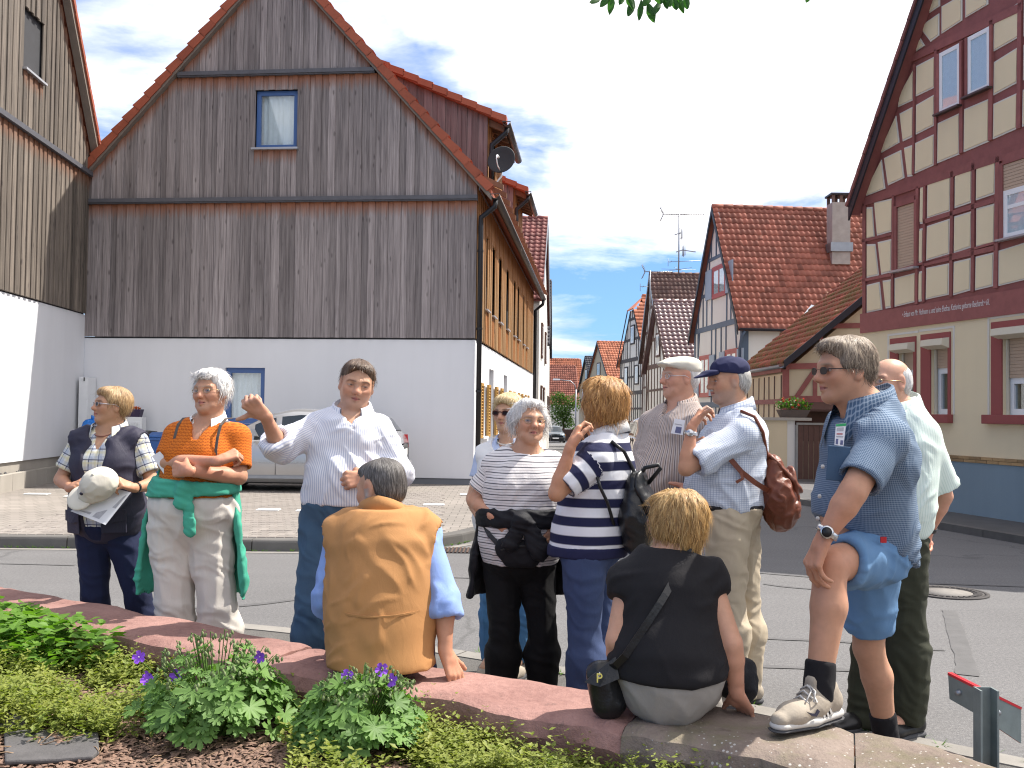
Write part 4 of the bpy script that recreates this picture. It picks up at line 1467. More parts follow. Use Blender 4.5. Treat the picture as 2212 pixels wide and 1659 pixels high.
# left side wall: thin studs and rails
fEs=frame((EX,EB_Y,0),Vector((0,1,0)),Vector((1,0,0)))
zs=rE(0)-.25
for u in(0.08,0.75,1.2,1.75,2.3,2.9,3.5,4.4):
 a=random.uniform(-.08,.08)
 MB(fEs).prism([(u-.03,0,0.4),(u+.03,0,0.4),(u+.03+a,0,zs),(u-.03+a,0,zs)],(0,-0.015,0)).build('beam',BROWNBEAM,hE)
for z in(1.85,1.28,2.62):
 MB(fEs).box(0,EL,-0.028,0,z-.06,z+.06).build('beam',REDBEAM,hE)
u_=Vector((1,0,slE)).normalized()
MB(fE).prism([(v_e[0]-.05,-0.3,rE(v_e[0])+.05),(EW+.3,-0.3,rE(EW+.3)+.05),(EW+.3,-0.3,rE(EW+.3)-.04),(v_e[0]-.05,-0.3,rE(v_e[0])-.04)],(0,EL+.3,0)).build('roof',TILE_MOSSY,hE)
MB(fE).prism([(v_e[0]-.05,-0.34,rE(v_e[0])+.09),(EW+.3,-0.34,rE(EW+.3)+.09),(EW+.3,-0.34,rE(EW+.3)-.10),(v_e[0]-.05,-0.34,rE(v_e[0])-.10)],(0,0.035,0)).build('verge_board',FASCIA,hE)
slen=(EW+.35-v_e[0])*math.hypot(1,slE)
tile_roof(hE,fE(EW+.3,-0.3,rE(EW+.3)+.06),Vector((0,1,0)),-u_,EL+.3,slen,0.22,0.27,TILE_MOSSY,240,'s')
gutter(hE,fE(v_e[0]-.10,-0.3,rE(v_e[0])-0.02),fE(v_e[0]-.10,EL,rE(v_e[0])-0.02),0.075,ZINC)
# zinc valley between the barn roof and the red roof
fl=[W(1664,703,29.2)if False else W(1734,697,29.0),W(1762,662,29.2)]
MB().bar(fl[0],fl[1],0.28,0.04,up=(0,-0.6,1)).build('flashing',basic('bright_zinc',(0.6,0.62,0.65),0.35,0.6),hE)
# ---- yard wall and gate
YW=22.9
gw_=thing('yard_wall',W(1660,1040,YW),'low yellowish rendered yard wall with a stone coping left of the gate','wall')
ROOTLOC[gw_]=Vector((gw_.location.x,gw_.location.y,0));gw_.location=ROOTLOC[gw_]
xa,xb,xc=W(1617,1000,YW).x,W(1700,1000,YW).x,W(1720,1000,YW).x
zt=W(1660,908,YW).z
MB().box(xa,xb,YW,YW+0.25,-0.1,zt).build('wall',CREAM_D,gw_)
MB().box(xa-.03,W(1752,900,YW).x,YW-0.05,YW+0.32,zt+.002,zt+0.07).build('coping',CONCR,gw_)
MB().box(xb+.002,xc-.03,YW+.02,YW+0.23,-0.1,zt).build('pier',PALE,gw_)
gt=thing('yard_gate',(xc,YW,0),'brown boarded yard gate in a pale metal frame','gate')
xd=xc+1.75
zg1,zg0=W(1760,918,YW).z,0.05
MB().box(xc,xd,YW-.03,YW+.03,zg1,zg1+.05).box(xc-.025,xc+.03,YW-.03,YW+.03,zg0,zg1).build('gate_frame',ZINC,gt)
n=14
for i in range(n):
 a=xc+.04+(xd-xc-.04)*i/n
 MB().box(a,a+(xd-xc)/n-.016,YW-0.012,YW+.012,zg0,zg1-.01).build('board',BROWNBEAM,gt)
# flower trough on the wall
tp=W(1713,905,YW+.1)
ft=thing('flower_trough',(tp.x,tp.y,zt+.07),'brown stone trough with green plants and red flowers on the yard wall','planter')
MB().hexa([(tp.x-.28,tp.y-.1,zt+.072),(tp.x+.28,tp.y-.1,zt+.072),(tp.x+.28,tp.y+.1,zt+.072),(tp.x-.28,tp.y+.1,zt+.072)],
   [(tp.x-.36,tp.y-.14,zt+.25),(tp.x+.36,tp.y-.14,zt+.25),(tp.x+.36,tp.y+.14,zt+.25),(tp.x-.36,tp.y+.14,zt+.25)]).build('trough',basic('trough_stone',(0.11,0.085,0.075),0.9,var=0.3),ft)
def leaf_cloud(mb,c,rad,n,size,rn,flat=1.0,mi=None):
 for _ in range(n):
  while True:
   p=Vector((rn.uniform(-1,1),rn.uniform(-1,1),rn.uniform(-1,1)))
   if p.length<1:
    break
  p=Vector((c[0]+p.x*rad[0],c[1]+p.y*rad[1],c[2]+p.z*rad[2]))
  a=Vector((rn.gauss(0,1),rn.gauss(0,1),rn.gauss(0,1))).normalized()
  b=a.cross(Vector((rn.gauss(0,1),rn.gauss(0,1),rn.gauss(0,1)))).normalized()
  s=size*rn.uniform(0.6,1.3)
  mb.add([p-a*s,p+b*s*.45,p+a*s,p-b*s*.45],[(0,1,2,3)],mi if mi is not None else 0)
def leaf_mat(name,c1,c2,trans=0.35,scale=9.0):
 m=bpy.data.materials.new(name)
 m.use_nodes=True
 t=m.node_tree
 for nd in list(t.nodes):
  if nd.type!='OUTPUT_MATERIAL':
   t.nodes.remove(nd)
 N=NT(t)
 p=N.pos()
 f=N.math('ADD',N.math('MULTIPLY',N.noise(p,scale,4,0.7),0.8),N.math('MULTIPLY',N.rand(),0.35))
 col=N.ramp(f,[(0.25,c1),(0.75,c2)])
 b=N.n('ShaderNodeBsdfPrincipled')
 N.set(b.inputs['Base Color'],col)
 b.inputs['Roughness'].default_value=0.55
 b.inputs['Specular IOR Level'].default_value=0.35
 tr=N.n('ShaderNodeBsdfTranslucent')
 N.set(tr.inputs[0],N.mix(1.0,col,(1.3,1.5,0.6,1),'MULTIPLY'))
 mx=N.n('ShaderNodeMixShader')
 mx.inputs[0].default_value=trans
 t.links.new(b.outputs[0],mx.inputs[1])
 t.links.new(tr.outputs[0],mx.inputs[2])
 t.links.new(mx.outputs[0],t.nodes[0].inputs[0])
 MATS[name]=m
 return m
LEAF_A=leaf_mat('fresh_leaf',(0.045,0.11,0.012),(0.11,0.21,0.035))
LEAF_B=leaf_mat('dark_leaf',(0.022,0.055,0.012),(0.075,0.14,0.028),scale=3.0)
rl=random.Random(5)
mb=MB()
for k in range(7):
 leaf_cloud(mb,(tp.x-.3+k*.1,tp.y,zt+.36+rl.uniform(-.03,.08)),(.13,.13,.14),40,.05,rl)
mb.build('foliage',LEAF_A,ft,kind='stuff')
FLRED=basic('red_petals',(0.55,0.05,0.02),0.6,var=0.2)
for k in range(9):
 mb=MB()
 leaf_cloud(mb,(tp.x+rl.uniform(-.4,.3),tp.y-.1+rl.uniform(-.06,.1),zt+.36+rl.uniform(-.1,.14)),(.03,.03,.03),12,.025,rl)
 mb.build('flower',FLRED,ft)
# ---- further houses on the right
hK2,FK2=gable_house('half_timbered_house','dark-beamed half-timbered house with a glinting glazed brown roof',(7.25,45.6),(-0.03,1),6.6,7.0,3.9,7.05,TILE_GLAZED,PALE,BROWNBEAM,tw=0.24,tl=0.30,fasc=BROWNBEAM,posts=0.75,storeys=(1.6,),wins=[(2.6,3.5,4.4,5.4)],seed=2)
hK,FK=gable_house('half_timbered_house','tall half-timbered house with a dull brown roof carrying the tall aerial',(8.0,52.6),(-0.02,1),7.4,8.0,4.9,9.45,TILE_BROWN,PALE,BROWNBEAM,tw=0.24,tl=0.32,fasc=ZINC,posts=0.8,storeys=(1.4,),wins=[(3.2,4.2,5.6,6.7)],seed=3)
hJ,FJ=gable_house('half_timbered_house','dark-timbered house with an orange half-hipped roof farther down the street',(8.42,62.0),(-0.115,1),7.6,8.0,5.1,9.35,TILE_ORANGE,PALE,DARKBEAM,tw=0.24,tl=0.34,kind='flat',hip=0.9,fasc=DARKBEAM,posts=0.55,storeys=(0.9,2.9),wins=[(2.2,3.0,3.5,4.6),(5.2,6.0,3.5,4.6),(3.4,4.3,6.2,7.3)],seed=5,bw=0.17)
# front wall of the dark-timbered house
fr=frame(FJ(0,0,0),Vector((1,0.115,0)).normalized())
for u0,z0,u1,z1,w in((0.1,-1,0.1,5.0,.3),(0,4.9,6,4.9,.3),(0,2.9,6,2.9,.3),(0,0.9,6,0.9,.3),(0,3.9,6,3.9,.15),(0,1.9,6,1.9,.15),(1.2,-.5,1.2,4.9,.2),(2.3,-.5,2.3,4.9,.2)):
 d=math.hypot(u1-u0,z1-z0)
 nx,nz=-(z1-z0)/d*w/2,(u1-u0)/d*w/2
 MB(fr).prism([(u0+nx,0,z0+nz),(u1+nx,0,z1+nz),(u1-nx,0,z1-nz),(u0-nx,0,z0-nz)],(0,-0.03-random.uniform(0,.02),0)).build('beam',DARKBEAM,hJ)
gable_house('brick_house','house with a bright red roof seen edge-on beyond the dark timbered one',(9.0,92.0),(-0.18,1),7.5,8.0,5.0,8.4,TILE_ORANGE,CREAM_D,BROWNBEAM,tw=0.26,tl=0.36,beams=False,wins=[(3.2,4.2,5.2,6.3)],seed=6)
gable_house('rendered_house','cream gabled house with a dark grey tiled roof near the end of the street',(8.9,108.0),(-0.12,1),8.5,6.0,4.2,7.9,TILE_SLATE,CREAM_D,BROWNBEAM,tw=0.28,tl=0.38,beams=False,wins=[(2.4,3.4,3.0,4.3),(5.4,6.4,3.0,4.3),(3.8,4.7,5.4,6.4)],seed=7)
# houses closing the street
gable_house('brick_house','red-roofed house closing off the far end of the street',(3.6,128.0),(-0.05,1),9.0,5.2,2.9,7.8,TILE_RED,PALE,BROWNBEAM,tw=0.28,tl=0.40,beams=False,seed=8)
gable_house('brick_house','house whose orange ridge rises behind the far red roof',(4.2,141.0),(-0.05,1),8.0,6.0,4.5,9.4,TILE_ORANGE,PALE,BROWNBEAM,tw=0.3,tl=0.42,beams=False,seed=9)
# ---- left side of the street, beyond the timber house
hF,FF=gable_house('rendered_house','narrow house with a dark red tiled roof behind the big timber house',(1.0,37.6),(0.065,1),10.5,-7.0,5.9,9.9,TILE_DARK,PALE,BROWNBEAM,tw=0.24,tl=0.34,beams=False,fasc=ZINC,seed=10,over=0.12,wins=[(2.0,2.9,1.2,2.5),(5.0,5.9,1.2,2.5),(2.0,2.9,3.8,5.0),(6.5,7.4,3.8,5.0)])
gable_house('rendered_house','house with a slate-edged gable on the left of the street',(1.72,49.5),(0.05,1),11.0,-7.0,5.0,8.8,TILE_SLATE,PALE,BROWNBEAM,tw=0.26,tl=0.36,beams=False,fasc=TILE_SLATE,seed=11,over=0.12,wins=[(2.5,3.4,1.0,2.3),(7.0,7.9,1.0,2.3)])
gable_house('rendered_house','last pale house on the left of the street',(2.2,63.0),(0.04,1),13.0,-7.0,3.9,7.4,TILE_RED,PALE,BROWNBEAM,tw=0.28,tl=0.38,beams=False,seed=12,over=0.12,wins=[(3,4,.4,1.8),(8,9,.4,1.8)])
# ================================================================== aerials, dish, lamp
def aerial(name,base,h,label,kinds,group=None):
 t=thing(name,base,label,'aerial',group)
 b=Vector(base)
 MB().tube([b,b+Vector((0,0,h))],0.038,8).build('mast',ZINC,t)
 for kind,z,ln,x0 in kinds:
  c=b+Vector((0,0,z))
  mb=MB()
  if kind=='yagi':
   mb.tube([c+Vector((x0,0,0)),c+Vector((x0+ln,0,0))],0.026,6)
   n=16
   for i in range(n):
    x=x0+ln*(0.12+0.86*i/(n-1))
    mb.tube([c+Vector((x,-0.16,0)),c+Vector((x,0.16,0))],0.016,4)
   for s in(-1,1):
    for k in range(5):
     q=c+Vector((x0+0.05-k*0.035,0,s*(0.05+k*0.075)))
     mb.tube([q+Vector((0,-.28,0)),q+Vector((0,.28,0))],0.020,4)
    mb.tube([c+Vector((x0+.06,0,0)),c+Vector((x0-.12,0,s*.38))],0.022,5)
   mb.tube([c+Vector((x0+ln*.22,0,0)),c+Vector((x0+ln*.26,0,-.13)),c+Vector((x0+ln*.5,0,-.13)),c+Vector((x0+ln*.55,0,0))],0.012,5)
  elif kind=='bar':
   mb.tube([c+Vector((x0,0,0)),c+Vector((x0+ln,0.0,0.05*ln))],0.016,6)
   mb.tube([c+Vector((x0,0,-.25)),c+Vector((x0,0,.18))],0.016,5)
   mb.tube([c+Vector((x0+.15,-0.4,0.01)),c+Vector((x0+.15,.4,0.01))],0.012,5)
  elif kind=='cross':
   for a in range(3):
    d=Vector((math.cos(a*1.05+.1),math.sin(a*1.05+.1),0))*ln
    mb.tube([c-d,c+d],0.012,5)
  elif kind=='panel':
   for i in range(7):
    y=-0.3+i*0.1
    mb.tube([c+Vector((x0+.15*abs(i-3)*.3,y,-.35)),c+Vector((x0+.15*abs(i-3)*.3,y,.35))],0.010,4)
   for s in(-.3,0,.3):
    mb.tube([c+Vector((x0,-.32,s)),c+Vector((x0,.32,s))],0.010,4)
   mb.bar(c+Vector((x0,0,0)),c+Vector((x0+ln,0,-.1)),.06,.05)
   mb.bar(c+Vector((x0-.35,0,-.12)),c+Vector((x0,0,0)),.1,.05)
  mb.build({'yagi':'yagi_antenna','bar':'beam_antenna','cross':'radio_antenna','panel':'grid_antenna'}[kind],ZINC,t)
 return t
ab=W(1466,592,56)
top=W(1466,462,56)
H_=top.z-ab.z
zz=lambda py:(592-py)/130*H_
aerial('roof_aerial',(ab.x,56,ab.z-.1),H_+.1,'tall roof mast with several television antennas stacked up it',[('yagi',zz(463)+.1,2.35,-0.95),('panel',zz(503)+.1,-.3,0.1),('panel',zz(540)+.1,.75,0.2),('bar',zz(566)+.1,1.85,-0.6),('cross',zz(582)+.1,1.0,0)],None)
ab=W(1404,662,55)
top=W(1404,585,55)
aerial('roof_aerial',(ab.x,55,ab.z-.4),top.z-ab.z+.4,'short roof aerial at the left gable of the brown roof',[('yagi',top.z-ab.z+.35,1.6,-0.35),('bar',(top.z-ab.z)*.55+.4,.5,-.55)],None)
# satellite dish on the eave
sd=W(1083,345,19.3)
sat=thing('satellite_dish',W(1062,396,19.3),'dark grey satellite dish on a pale bracket at the eave','satellite dish')
mb=MB()
ax=Vector((-0.30,-0.92,0.22)).normalized()
prof=[(0.0,-0.05),(0.10,-0.046),(0.2,-0.03),(0.27,0.0),(0.285,0.008),(0.27,0.012),(0.2,-0.018),(0.1,-0.036),(0.0,-0.04)]
mb.lathe(prof,sd,ax,28)
mb.build('dish',basic('dish_paint',(0.028,0.030,0.033),0.7,var=0.1),sat)
s_=ax.cross(Vector((0,0,1))).normalized()
mb=MB()
foot=Vector(ROOTLOC[sat])
mb.tube([foot+Vector((-.1,0,-.05)),foot+Vector((.1,0,0.02)),foot+Vector((.19,0,.14)),sd-ax*0.07],0.018,8)
mb.build('bracket',WHITEMET,sat)
mb=MB()
low=sd-Vector((0,0,.24))+ax*.02
mb.tube([low,low+ax*.20+Vector((0,0,.02)),low+ax*.28+Vector((0,0,.12)),low+ax*.26+Vector((0,0,.2))],0.011,8)
mb.lathe([(0,0),(.026,0),(.026,.07),(0,.07)],low+ax*.24+Vector((0,0,.2)),-ax,10)
mb.build('receiver_arm',WHITEMET,sat)
# street lamp
Lb=W(1243,945,92)
lz=ground_z(92)
lamp=thing('street_lamp',(Lb.x,92,lz),'slender grey street lamp with a curved arm far down the street','street lamp')
lt=W(1199,820,92)
MB().tube([(Lb.x,92,lz),(Lb.x,92,lt.z-.9)],[.08,.055],8).build('pole',ZINC,lamp)
MB().tube([(Lb.x,92,lt.z-.9),(Lb.x-.12,92,lt.z-.45),(Lb.x-.5,92,lt.z-.12),(lt.x+.4,92,lt.z)],.045,8).build('arm',ZINC,lamp)
MB().hexa([(lt.x-.25,91.88,lt.z-.06),(lt.x+.45,91.85,lt.z-.05),(lt.x+.45,92.15,lt.z-.05),(lt.x-.25,92.12,lt.z-.06)],
   [(lt.x-.15,91.9,lt.z+.1),(lt.x+.45,91.88,lt.z+.08),(lt.x+.45,92.12,lt.z+.08),(lt.x-.15,92.1,lt.z+.1)]).build('lamp_head',WHITEMET,lamp)
# tree in the gardens at the end
tb=W(1216,905,104)
tree=thing('leafy_tree',(tb.x,104,ground_z(104)),'small round leafy tree beside the far street lamp','tree')
MB().tube([(tb.x,104,ground_z(104)-.2),(tb.x+.1,104,0.2),(tb.x-.05,104,1.6)],[.14,.11,.05],8).build('trunk',BROWNBEAM,tree)
mb=MB()
for k in range(26):
 a,r=rl.uniform(0,6.28),rl.uniform(.2,1.35)
 leaf_cloud(mb,(tb.x+math.cos(a)*r*1.0,104+math.sin(a)*r,1.35+rl.uniform(-1.9,1.9)),(.75,.6,.6),120,.13,rl)
mb.build('crown',LEAF_B,tree,kind='stuff')
gwl=thing('garden_wall',(6.6,100,ground_z(100)),'low brown garden wall at the far bend of the street','wall')
MB().box(4.6,8.6,100.0,100.3,ground_z(100)-.3,ground_z(100)+1.15).build('wall',BROWNBEAM,gwl)
# ================================================================== cars
def paint(name,col,rough=0.28,metal=0.55):
 m,N,b=new_mat(name)
 b.inputs['Base Color'].default_value=(*col,1)
 b.inputs['Roughness'].default_value=rough
 b.inputs['Metallic'].default_value=metal
 b.inputs['Coat Weight'].default_value=0.8
 b.inputs['Coat Roughness'].default_value=0.06
 d=N.noise(N.pos(),3.0,3)
 c=N.mix(N.math('MULTIPLY',d,0.18),(*col,1),(0.18,0.16,0.13,1))
 N.set(b.inputs['Base Color'],c)
 MATS[name]=m
 return m
CARGLASS=basic('car_glass',(0.018,0.024,0.028),0.05,var=0.1,spec=0.9)
RUBBER=basic('tyre_rubber',(0.02,0.02,0.021),0.85,var=0.2)
RIMMET=basic('alloy_rim',(0.45,0.46,0.48),0.3,0.8,var=0.1)
TRIM=basic('black_trim',(0.02,0.02,0.022),0.5,var=0.1)
CHROME=basic('chrome_trim',(0.62,0.63,0.65),0.15,0.95,var=0.05)
LAMPCL=basic('headlamp_lens',(0.68,0.70,0.72),0.08,0.3,var=0.05,spec=0.9)
LAMPRED=basic('tail_lamp_lens',(0.42,0.015,0.015),0.12,var=0.05,spec=0.8)
LAMPORG=basic('indicator_lens',(0.65,0.22,0.02),0.15,var=0.05)
PLATE=basic('number_plate',(0.78,0.78,0.76),0.4,var=0.03)
def car(name,label,loc,rz,mat,L=4.0,Wd=1.70,H=1.45,kind='hatch'):
 t=thing(name,loc,label,'car')
 ca,sa=math.cos(rz),math.sin(rz)
 X=lambda x,y,z:(loc[0]+x*ca-y*sa,loc[1]+x*sa+y*ca,loc[2]+z)
 hw=Wd/2
 h2=L/2
 # x, half width, belt height, sill height
 hood=0.92 if kind!='sedan' else 0.88
 if kind=='sedan':
  st=[(h2,.74,.66,.30),(h2-.06,.88,.76,.24),(h2-.35,.97,.84,.20),(h2-1.25,1,.90,.19),(h2-1.6,1,.93,.19),(0,1,.95,.19),(-h2+1.2,1,.96,.19),(-h2+.9,1,.96,.20),(-h2+.12,.95,.93,.26),(-h2,.86,.86,.34)]
  cab=[(h2-1.45,0,.93),(h2-2.05,.86,H-.06),(h2-2.45,1,H),(-h2+1.55,1,H-.02),(-h2+1.25,.9,H-.08),(-h2+.72,0,.955)]
 else:
  st=[(h2,.72,.58,.30),(h2-.06,.86,.68,.24),(h2-.30,.96,.77,.20),(h2-.85,1,.84,.19),(h2-1.15,1,.87,.19),(0,1,.885,.19),(-h2+.5,1,.90,.19),(-h2+.12,.97,.91,.22),(-h2+.03,.93,.89,.28),(-h2,.86,.82,.36)]
  cab=[(h2-.92,0,.86),(h2-1.75,.86,H-.09),(h2-2.1,1,H-.015),(-.25,1,H),(-h2+.55,.99,H-.06),(-h2+.30,.9,H-.14),(-h2+.04,0,.91)]
 prof=lambda w,b,s:[(0,s-.03),(w*.93,s-.02),(w*.985,s+.10),(w,s+(b-s)*.45),(w*.985,s+(b-s)*.70),(w*.95,b-.03),(w*.90,b),(0,b+.025)]
 mb=MB(X)
 rings=[]
 for x,wf,b,s in st:
  p=prof(hw*wf,b,s)
  rings.append([(x,y,z)for y,z in p]+[(x,-y,z)for y,z in reversed(p[1:-1])])
 n=len(rings[0])
 fs=[]
 for i in range(len(rings)-1):
  for k in range(n):
   k2=(k+1)%n
   fs.append((i*n+k,i*n+k2,(i+1)*n+k2,(i+1)*n+k))
 fs+=[tuple(range(n)),tuple(range((len(rings)-1)*n,len(rings)*n))[::-1]]
 mb.add([v for r in rings for v in r],fs,smooth=True)
 # cabin: roof shell on slanted sides
 bel=lambda x:next((st[i][2]+(st[i+1][2]-st[i][2])*(st[i][0]-x)/(st[i][0]-st[i+1][0])for i in range(len(st)-1)if st[i+1][0]<=x<=st[i][0]),.9)
 rw=lambda f,z:hw*(.90-.20*max(0,(z-.88))/(H-.88)-(1-f)*0.03)
 rr=[]
 for x,f,z in cab:
  bz=bel(x)-0.01
  zz_=max(z,bz+.01)
  w1,w2=hw*.90,rw(f,zz_)
  zs=bz+(zz_-bz)*.88
  ws=w1+(w2-w1)*.88
  rr.append([(x,w1,bz),(x,ws,zs),(x,w2*.90,zz_-.005*f),(x,w2*.5,zz_+.018*f),(x,0,zz_+.022*f),(x,-w2*.5,zz_+.018*f),(x,-w2*.90,zz_-.005*f),(x,-ws,zs),(x,-w1,bz)])
 m=len(rr[0])
 fs=[(i*m+k,i*m+k+1,(i+1)*m+k+1,(i+1)*m+k)for i in range(len(rr)-1)for k in range(m-1)]
 mb.add([v for r in rr for v in r],fs,smooth=True)
 mb.build('body',mat,t)
 # glass: side panes, windscreen, rear window laid on the shell
 def lerp(a,b,f):
  return tuple(p+(q-p)*f for p,q in zip(a,b))
 def shell(x,k):
  for i in range(len(cab)-1):
   if cab[i+1][0]<=x<=cab[i][0]:
    f=(cab[i][0]-x)/(cab[i][0]-cab[i+1][0])
    return lerp(rr[i][k],rr[i+1][k],f)
  return rr[0][k]
 xs=[c[0]for c in cab]
 doors=[(xs[1]+.22,xs[2]*.0+.12 if kind!='sedan' else 0.05),(0.02 if kind!='sedan' else-.03,xs[-2]+(.10 if kind=='sedan' else .12))]
 for s in(1,-1):
  kb,kt=(0,1)if s==1 else(8,7)
  for xa,xb in doors:
   q=[]
   N_=5
   for i in range(N_+1):
    x=xa+(xb-xa)*i/N_
    b,tt=shell(x,kb),shell(x,kt)
    lo,hi=lerp(b,tt,.06),lerp(b,tt,.94)
    q.append(((lo[0],lo[1]+s*.006,lo[2]),(hi[0],hi[1]+s*.006,hi[2])))
   g=MB(X)
   vs=[p for pr in q for p in pr]
   g.add(vs,[(2*i,2*i+1,2*i+3,2*i+2)for i in range(N_)],smooth=True)
   g.build('side_window',CARGLASS,t)
 for nm,i0,i1,f0,f1,off in(('windscreen',0,1,.10,.96,.012),('rear_window',len(rr)-2,len(rr)-1,.04,.80 if kind=='sedan' else .62,-.012)):
  a=[lerp(rr[i0][k],rr[i1][k],f0)for k in range(1,8)]
  b=[lerp(rr[i0][k],rr[i1][k],f1)for k in range(1,8)]
  if nm=='rear_window':
   pass
  sc_=.93
  vs=[(p[0]+off,p[1]*sc_,p[2]+.006)for p in a]+[(p[0]+off,p[1]*sc_,p[2]+.006)for p in b]
  MB(X).add(vs,[(k,k+1,8+k,7+k)for k in range(6)],smooth=True).build(nm,CARGLASS,t)
 # wheels
 R=0.30
 for wx in(h2-.78,-h2+.72):
  for s in(1,-1):
   c=Vector(X(wx,s*(hw-.10),R))
   ax=(Vector(X(0,s,0))-Vector(X(0,0,0)))
   w=MB().lathe([(R*.62,.095),(R*.66,.10),(R*.93,.10),(R,.07),(R,-.09),(R*.6,-.09)],c,ax,24).build('wheel',RUBBER,t)
   mb=MB()
   mb.lathe([(0,.075),(R*.16,.08),(R*.18,.055),(R*.56,.045),(R*.60,.075),(R*.655,.098),(R*.64,.0)],c,ax,24)
   mb.build('rim',RIMMET,w)
   mb=MB()
   f=(Vector(X(1,0,0))-Vector(X(0,0,0)))
   for k in range(7):
    a=k*2*math.pi/7
    d=f*math.cos(a)+Vector((0,0,1))*math.sin(a)
    tt=-f*math.sin(a)+Vector((0,0,1))*math.cos(a)
    p0,p1=c+d*R*.30+ax*.066,c+d*R*.52+ax*.064
    mb.add([p0-tt*.02,p0+tt*.02,p1+tt*.035,p1-tt*.035],[(0,1,2,3)],xf=False)
   mb.build('rim_openings',TRIM,w)
   mb=MB()
   c2=Vector(X(wx,s*hw*.992,R))
   mb.lathe([(R*.85,-.02),(R+.055,.008),(R+.075,.004),(R+.075,-.03)],c2,ax,28)
   mb.build('wheel_arch',TRIM,t)
 # door seams, handles, mirrors, sill strip
 for s in(1,-1):
  mb=MB(X)
  for x in(doors[0][0]+.12,doors[0][1]-.04,doors[1][1]+.02):
   mb.box(x-.004,x+.004,s*hw*.98-.012,s*hw*.98+.017,.30,.86)
  mb.build('door_seam',TRIM,t)
  mb=MB(X)
  mb.box(-h2+1.05,h2-1.1,s*hw-.02,s*hw+.006,.235,.285)
  mb.build('sill_trim',ZINC if kind!='sedan' else TRIM,t)
  mb=MB(X)
  mb.box(-h2+1.0,h2-1.1,s*hw-.01,s*hw+.008,.50,.512)
  mb.build('side_moulding',CHROME if kind!='sedan' else TRIM,t)
  for x in(doors[0][1]+.02,doors[1][1]+.05):
   MB(X).box(x,x+.17,s*hw*.985-.005,s*hw*.985+.03,.76,.785).build('door_handle',TRIM,t)
  m0=Vector(X(doors[0][0]-.02,s*(hw+.07),.99))
  MB(X).hexa([(doors[0][0]-.09,s*(hw-.06),.93),(doors[0][0]+.02,s*(hw-.06),.93),(doors[0][0]-.0,s*(hw+.13),.95),(doors[0][0]-.10,s*(hw+.13),.95)],
     [(doors[0][0]-.07,s*(hw-.06),.97),(doors[0][0]+.02,s*(hw-.06),.99),(doors[0][0]-.0,s*(hw+.13),1.07),(doors[0][0]-.07,s*(hw+.13),1.06)]).build('wing_mirror',mat if kind!='sedan' else TRIM,t)
 # front and rear
 f=h2
 for s in(1,-1):
  MB(X).hexa([(f-.10,s*hw*.52,.60),(f-.17,s*hw*.93,.62),(f-.24,s*hw*.93,.63),(f-.2,s*hw*.5,.6)],
     [(f-.10,s*hw*.52,.735),(f-.19,s*hw*.93,.755),(f-.26,s*hw*.93,.76),(f-.2,s*hw*.5,.735)]).build('headlight',LAMPCL,t)
  MB(X).hexa([(f-.13,s*hw*.945,.62),(f-.30,s*hw*.985,.63),(f-.30,s*hw*.9,.63),(f-.16,s*hw*.9,.62)],
     [(f-.16,s*hw*.945,.74),(f-.32,s*hw*.985,.75),(f-.3,s*hw*.9,.75),(f-.18,s*hw*.9,.74)]).build('indicator',LAMPORG,t)
  r=-h2
  MB(X).hexa([(r-.01,s*hw*.72,.74),(r+.02,s*hw*.97,.74),(r+.14,s*hw*.985,.74),(r+.1,s*hw*.7,.74)],
     [(r+.015,s*hw*.74,.97),(r+.04,s*hw*.95,.97),(r+.14,s*hw*.975,.97),(r+.1,s*hw*.7,.97)]).build('tail_light',LAMPRED,t)
 MB(X).box(f-.12,f-.035,-hw*.40,hw*.40,.57,.76).build('grille',TRIM,t)
 mb=MB(X)
 mb.box(f-.06,f-.02,-hw*.43,hw*.43,.755,.785).box(f-.06,f-.02,-hw*.43,-hw*.40,.57,.755).box(f-.06,f-.02,hw*.40,hw*.43,.57,.755)
 for k in range(4):
  mb.box(f-.04,f-.030,-hw*.40,hw*.40,.60+k*.04,.612+k*.04)
 mb.build('grille_frame',CHROME,t)
 for x0,x1 in((f-.10,f+.05),(-f-.05,-f+.12)):
  MB(X).hexa([(x0,-hw*.93,.30),(x1,-hw*.80,.30),(x1,hw*.80,.30),(x0,hw*.93,.30)],[(x0,-hw*.95,.50),(x1,-hw*.82,.50),(x1,hw*.82,.50),(x0,hw*.95,.50)]).build('bumper',TRIM if kind=='sedan' else mat,t,bevel=0.03)
 MB(X).box(f+.05,f+.062,-.26,.26,.36,.47).build('number_plate',PLATE,t)
 MB(X).box(-f-.062+.04,-f-.05+.04,-.26,.26,.62,.73).build('number_plate',PLATE,t)
 MB(X).box(-f+.0,f-.0,-hw*.8,hw*.8,.14,.24).build('underbody',TRIM,t)
 return t
SILVER=paint('silver_paint',(0.44,0.44,0.45))
BLUEGREY=paint('blue_grey_paint',(0.10,0.13,0.16))
SILVER2=paint('pale_silver_paint',(0.42,0.45,0.48))
BRONZE=paint('bronze_paint',(0.34,0.19,0.12))
xf=W(345,1000,16.75).x
car('parked_car','silver hatchback parked on the paving before the white wall',(xf+2.02,17.6,ZP-.01),math.pi,SILVER,H=1.40)
cx_=W(1197,940,84).x
car('parked_car','dark blue-grey saloon with chrome grille coming up the street',(cx_,86.2,ground_z(86)),-math.pi/2+.06,BLUEGREY,4.5,1.74,1.42,'sedan')
cx_=W(1368,950,58).x
car('parked_car','pale silver hatchback seen from behind, parked along the right-hand houses',(cx_,60.0,ground_z(60)),math.pi/2-.03,SILVER2,3.9,1.66,1.44)
cx_=W(1374,985,30.7).x
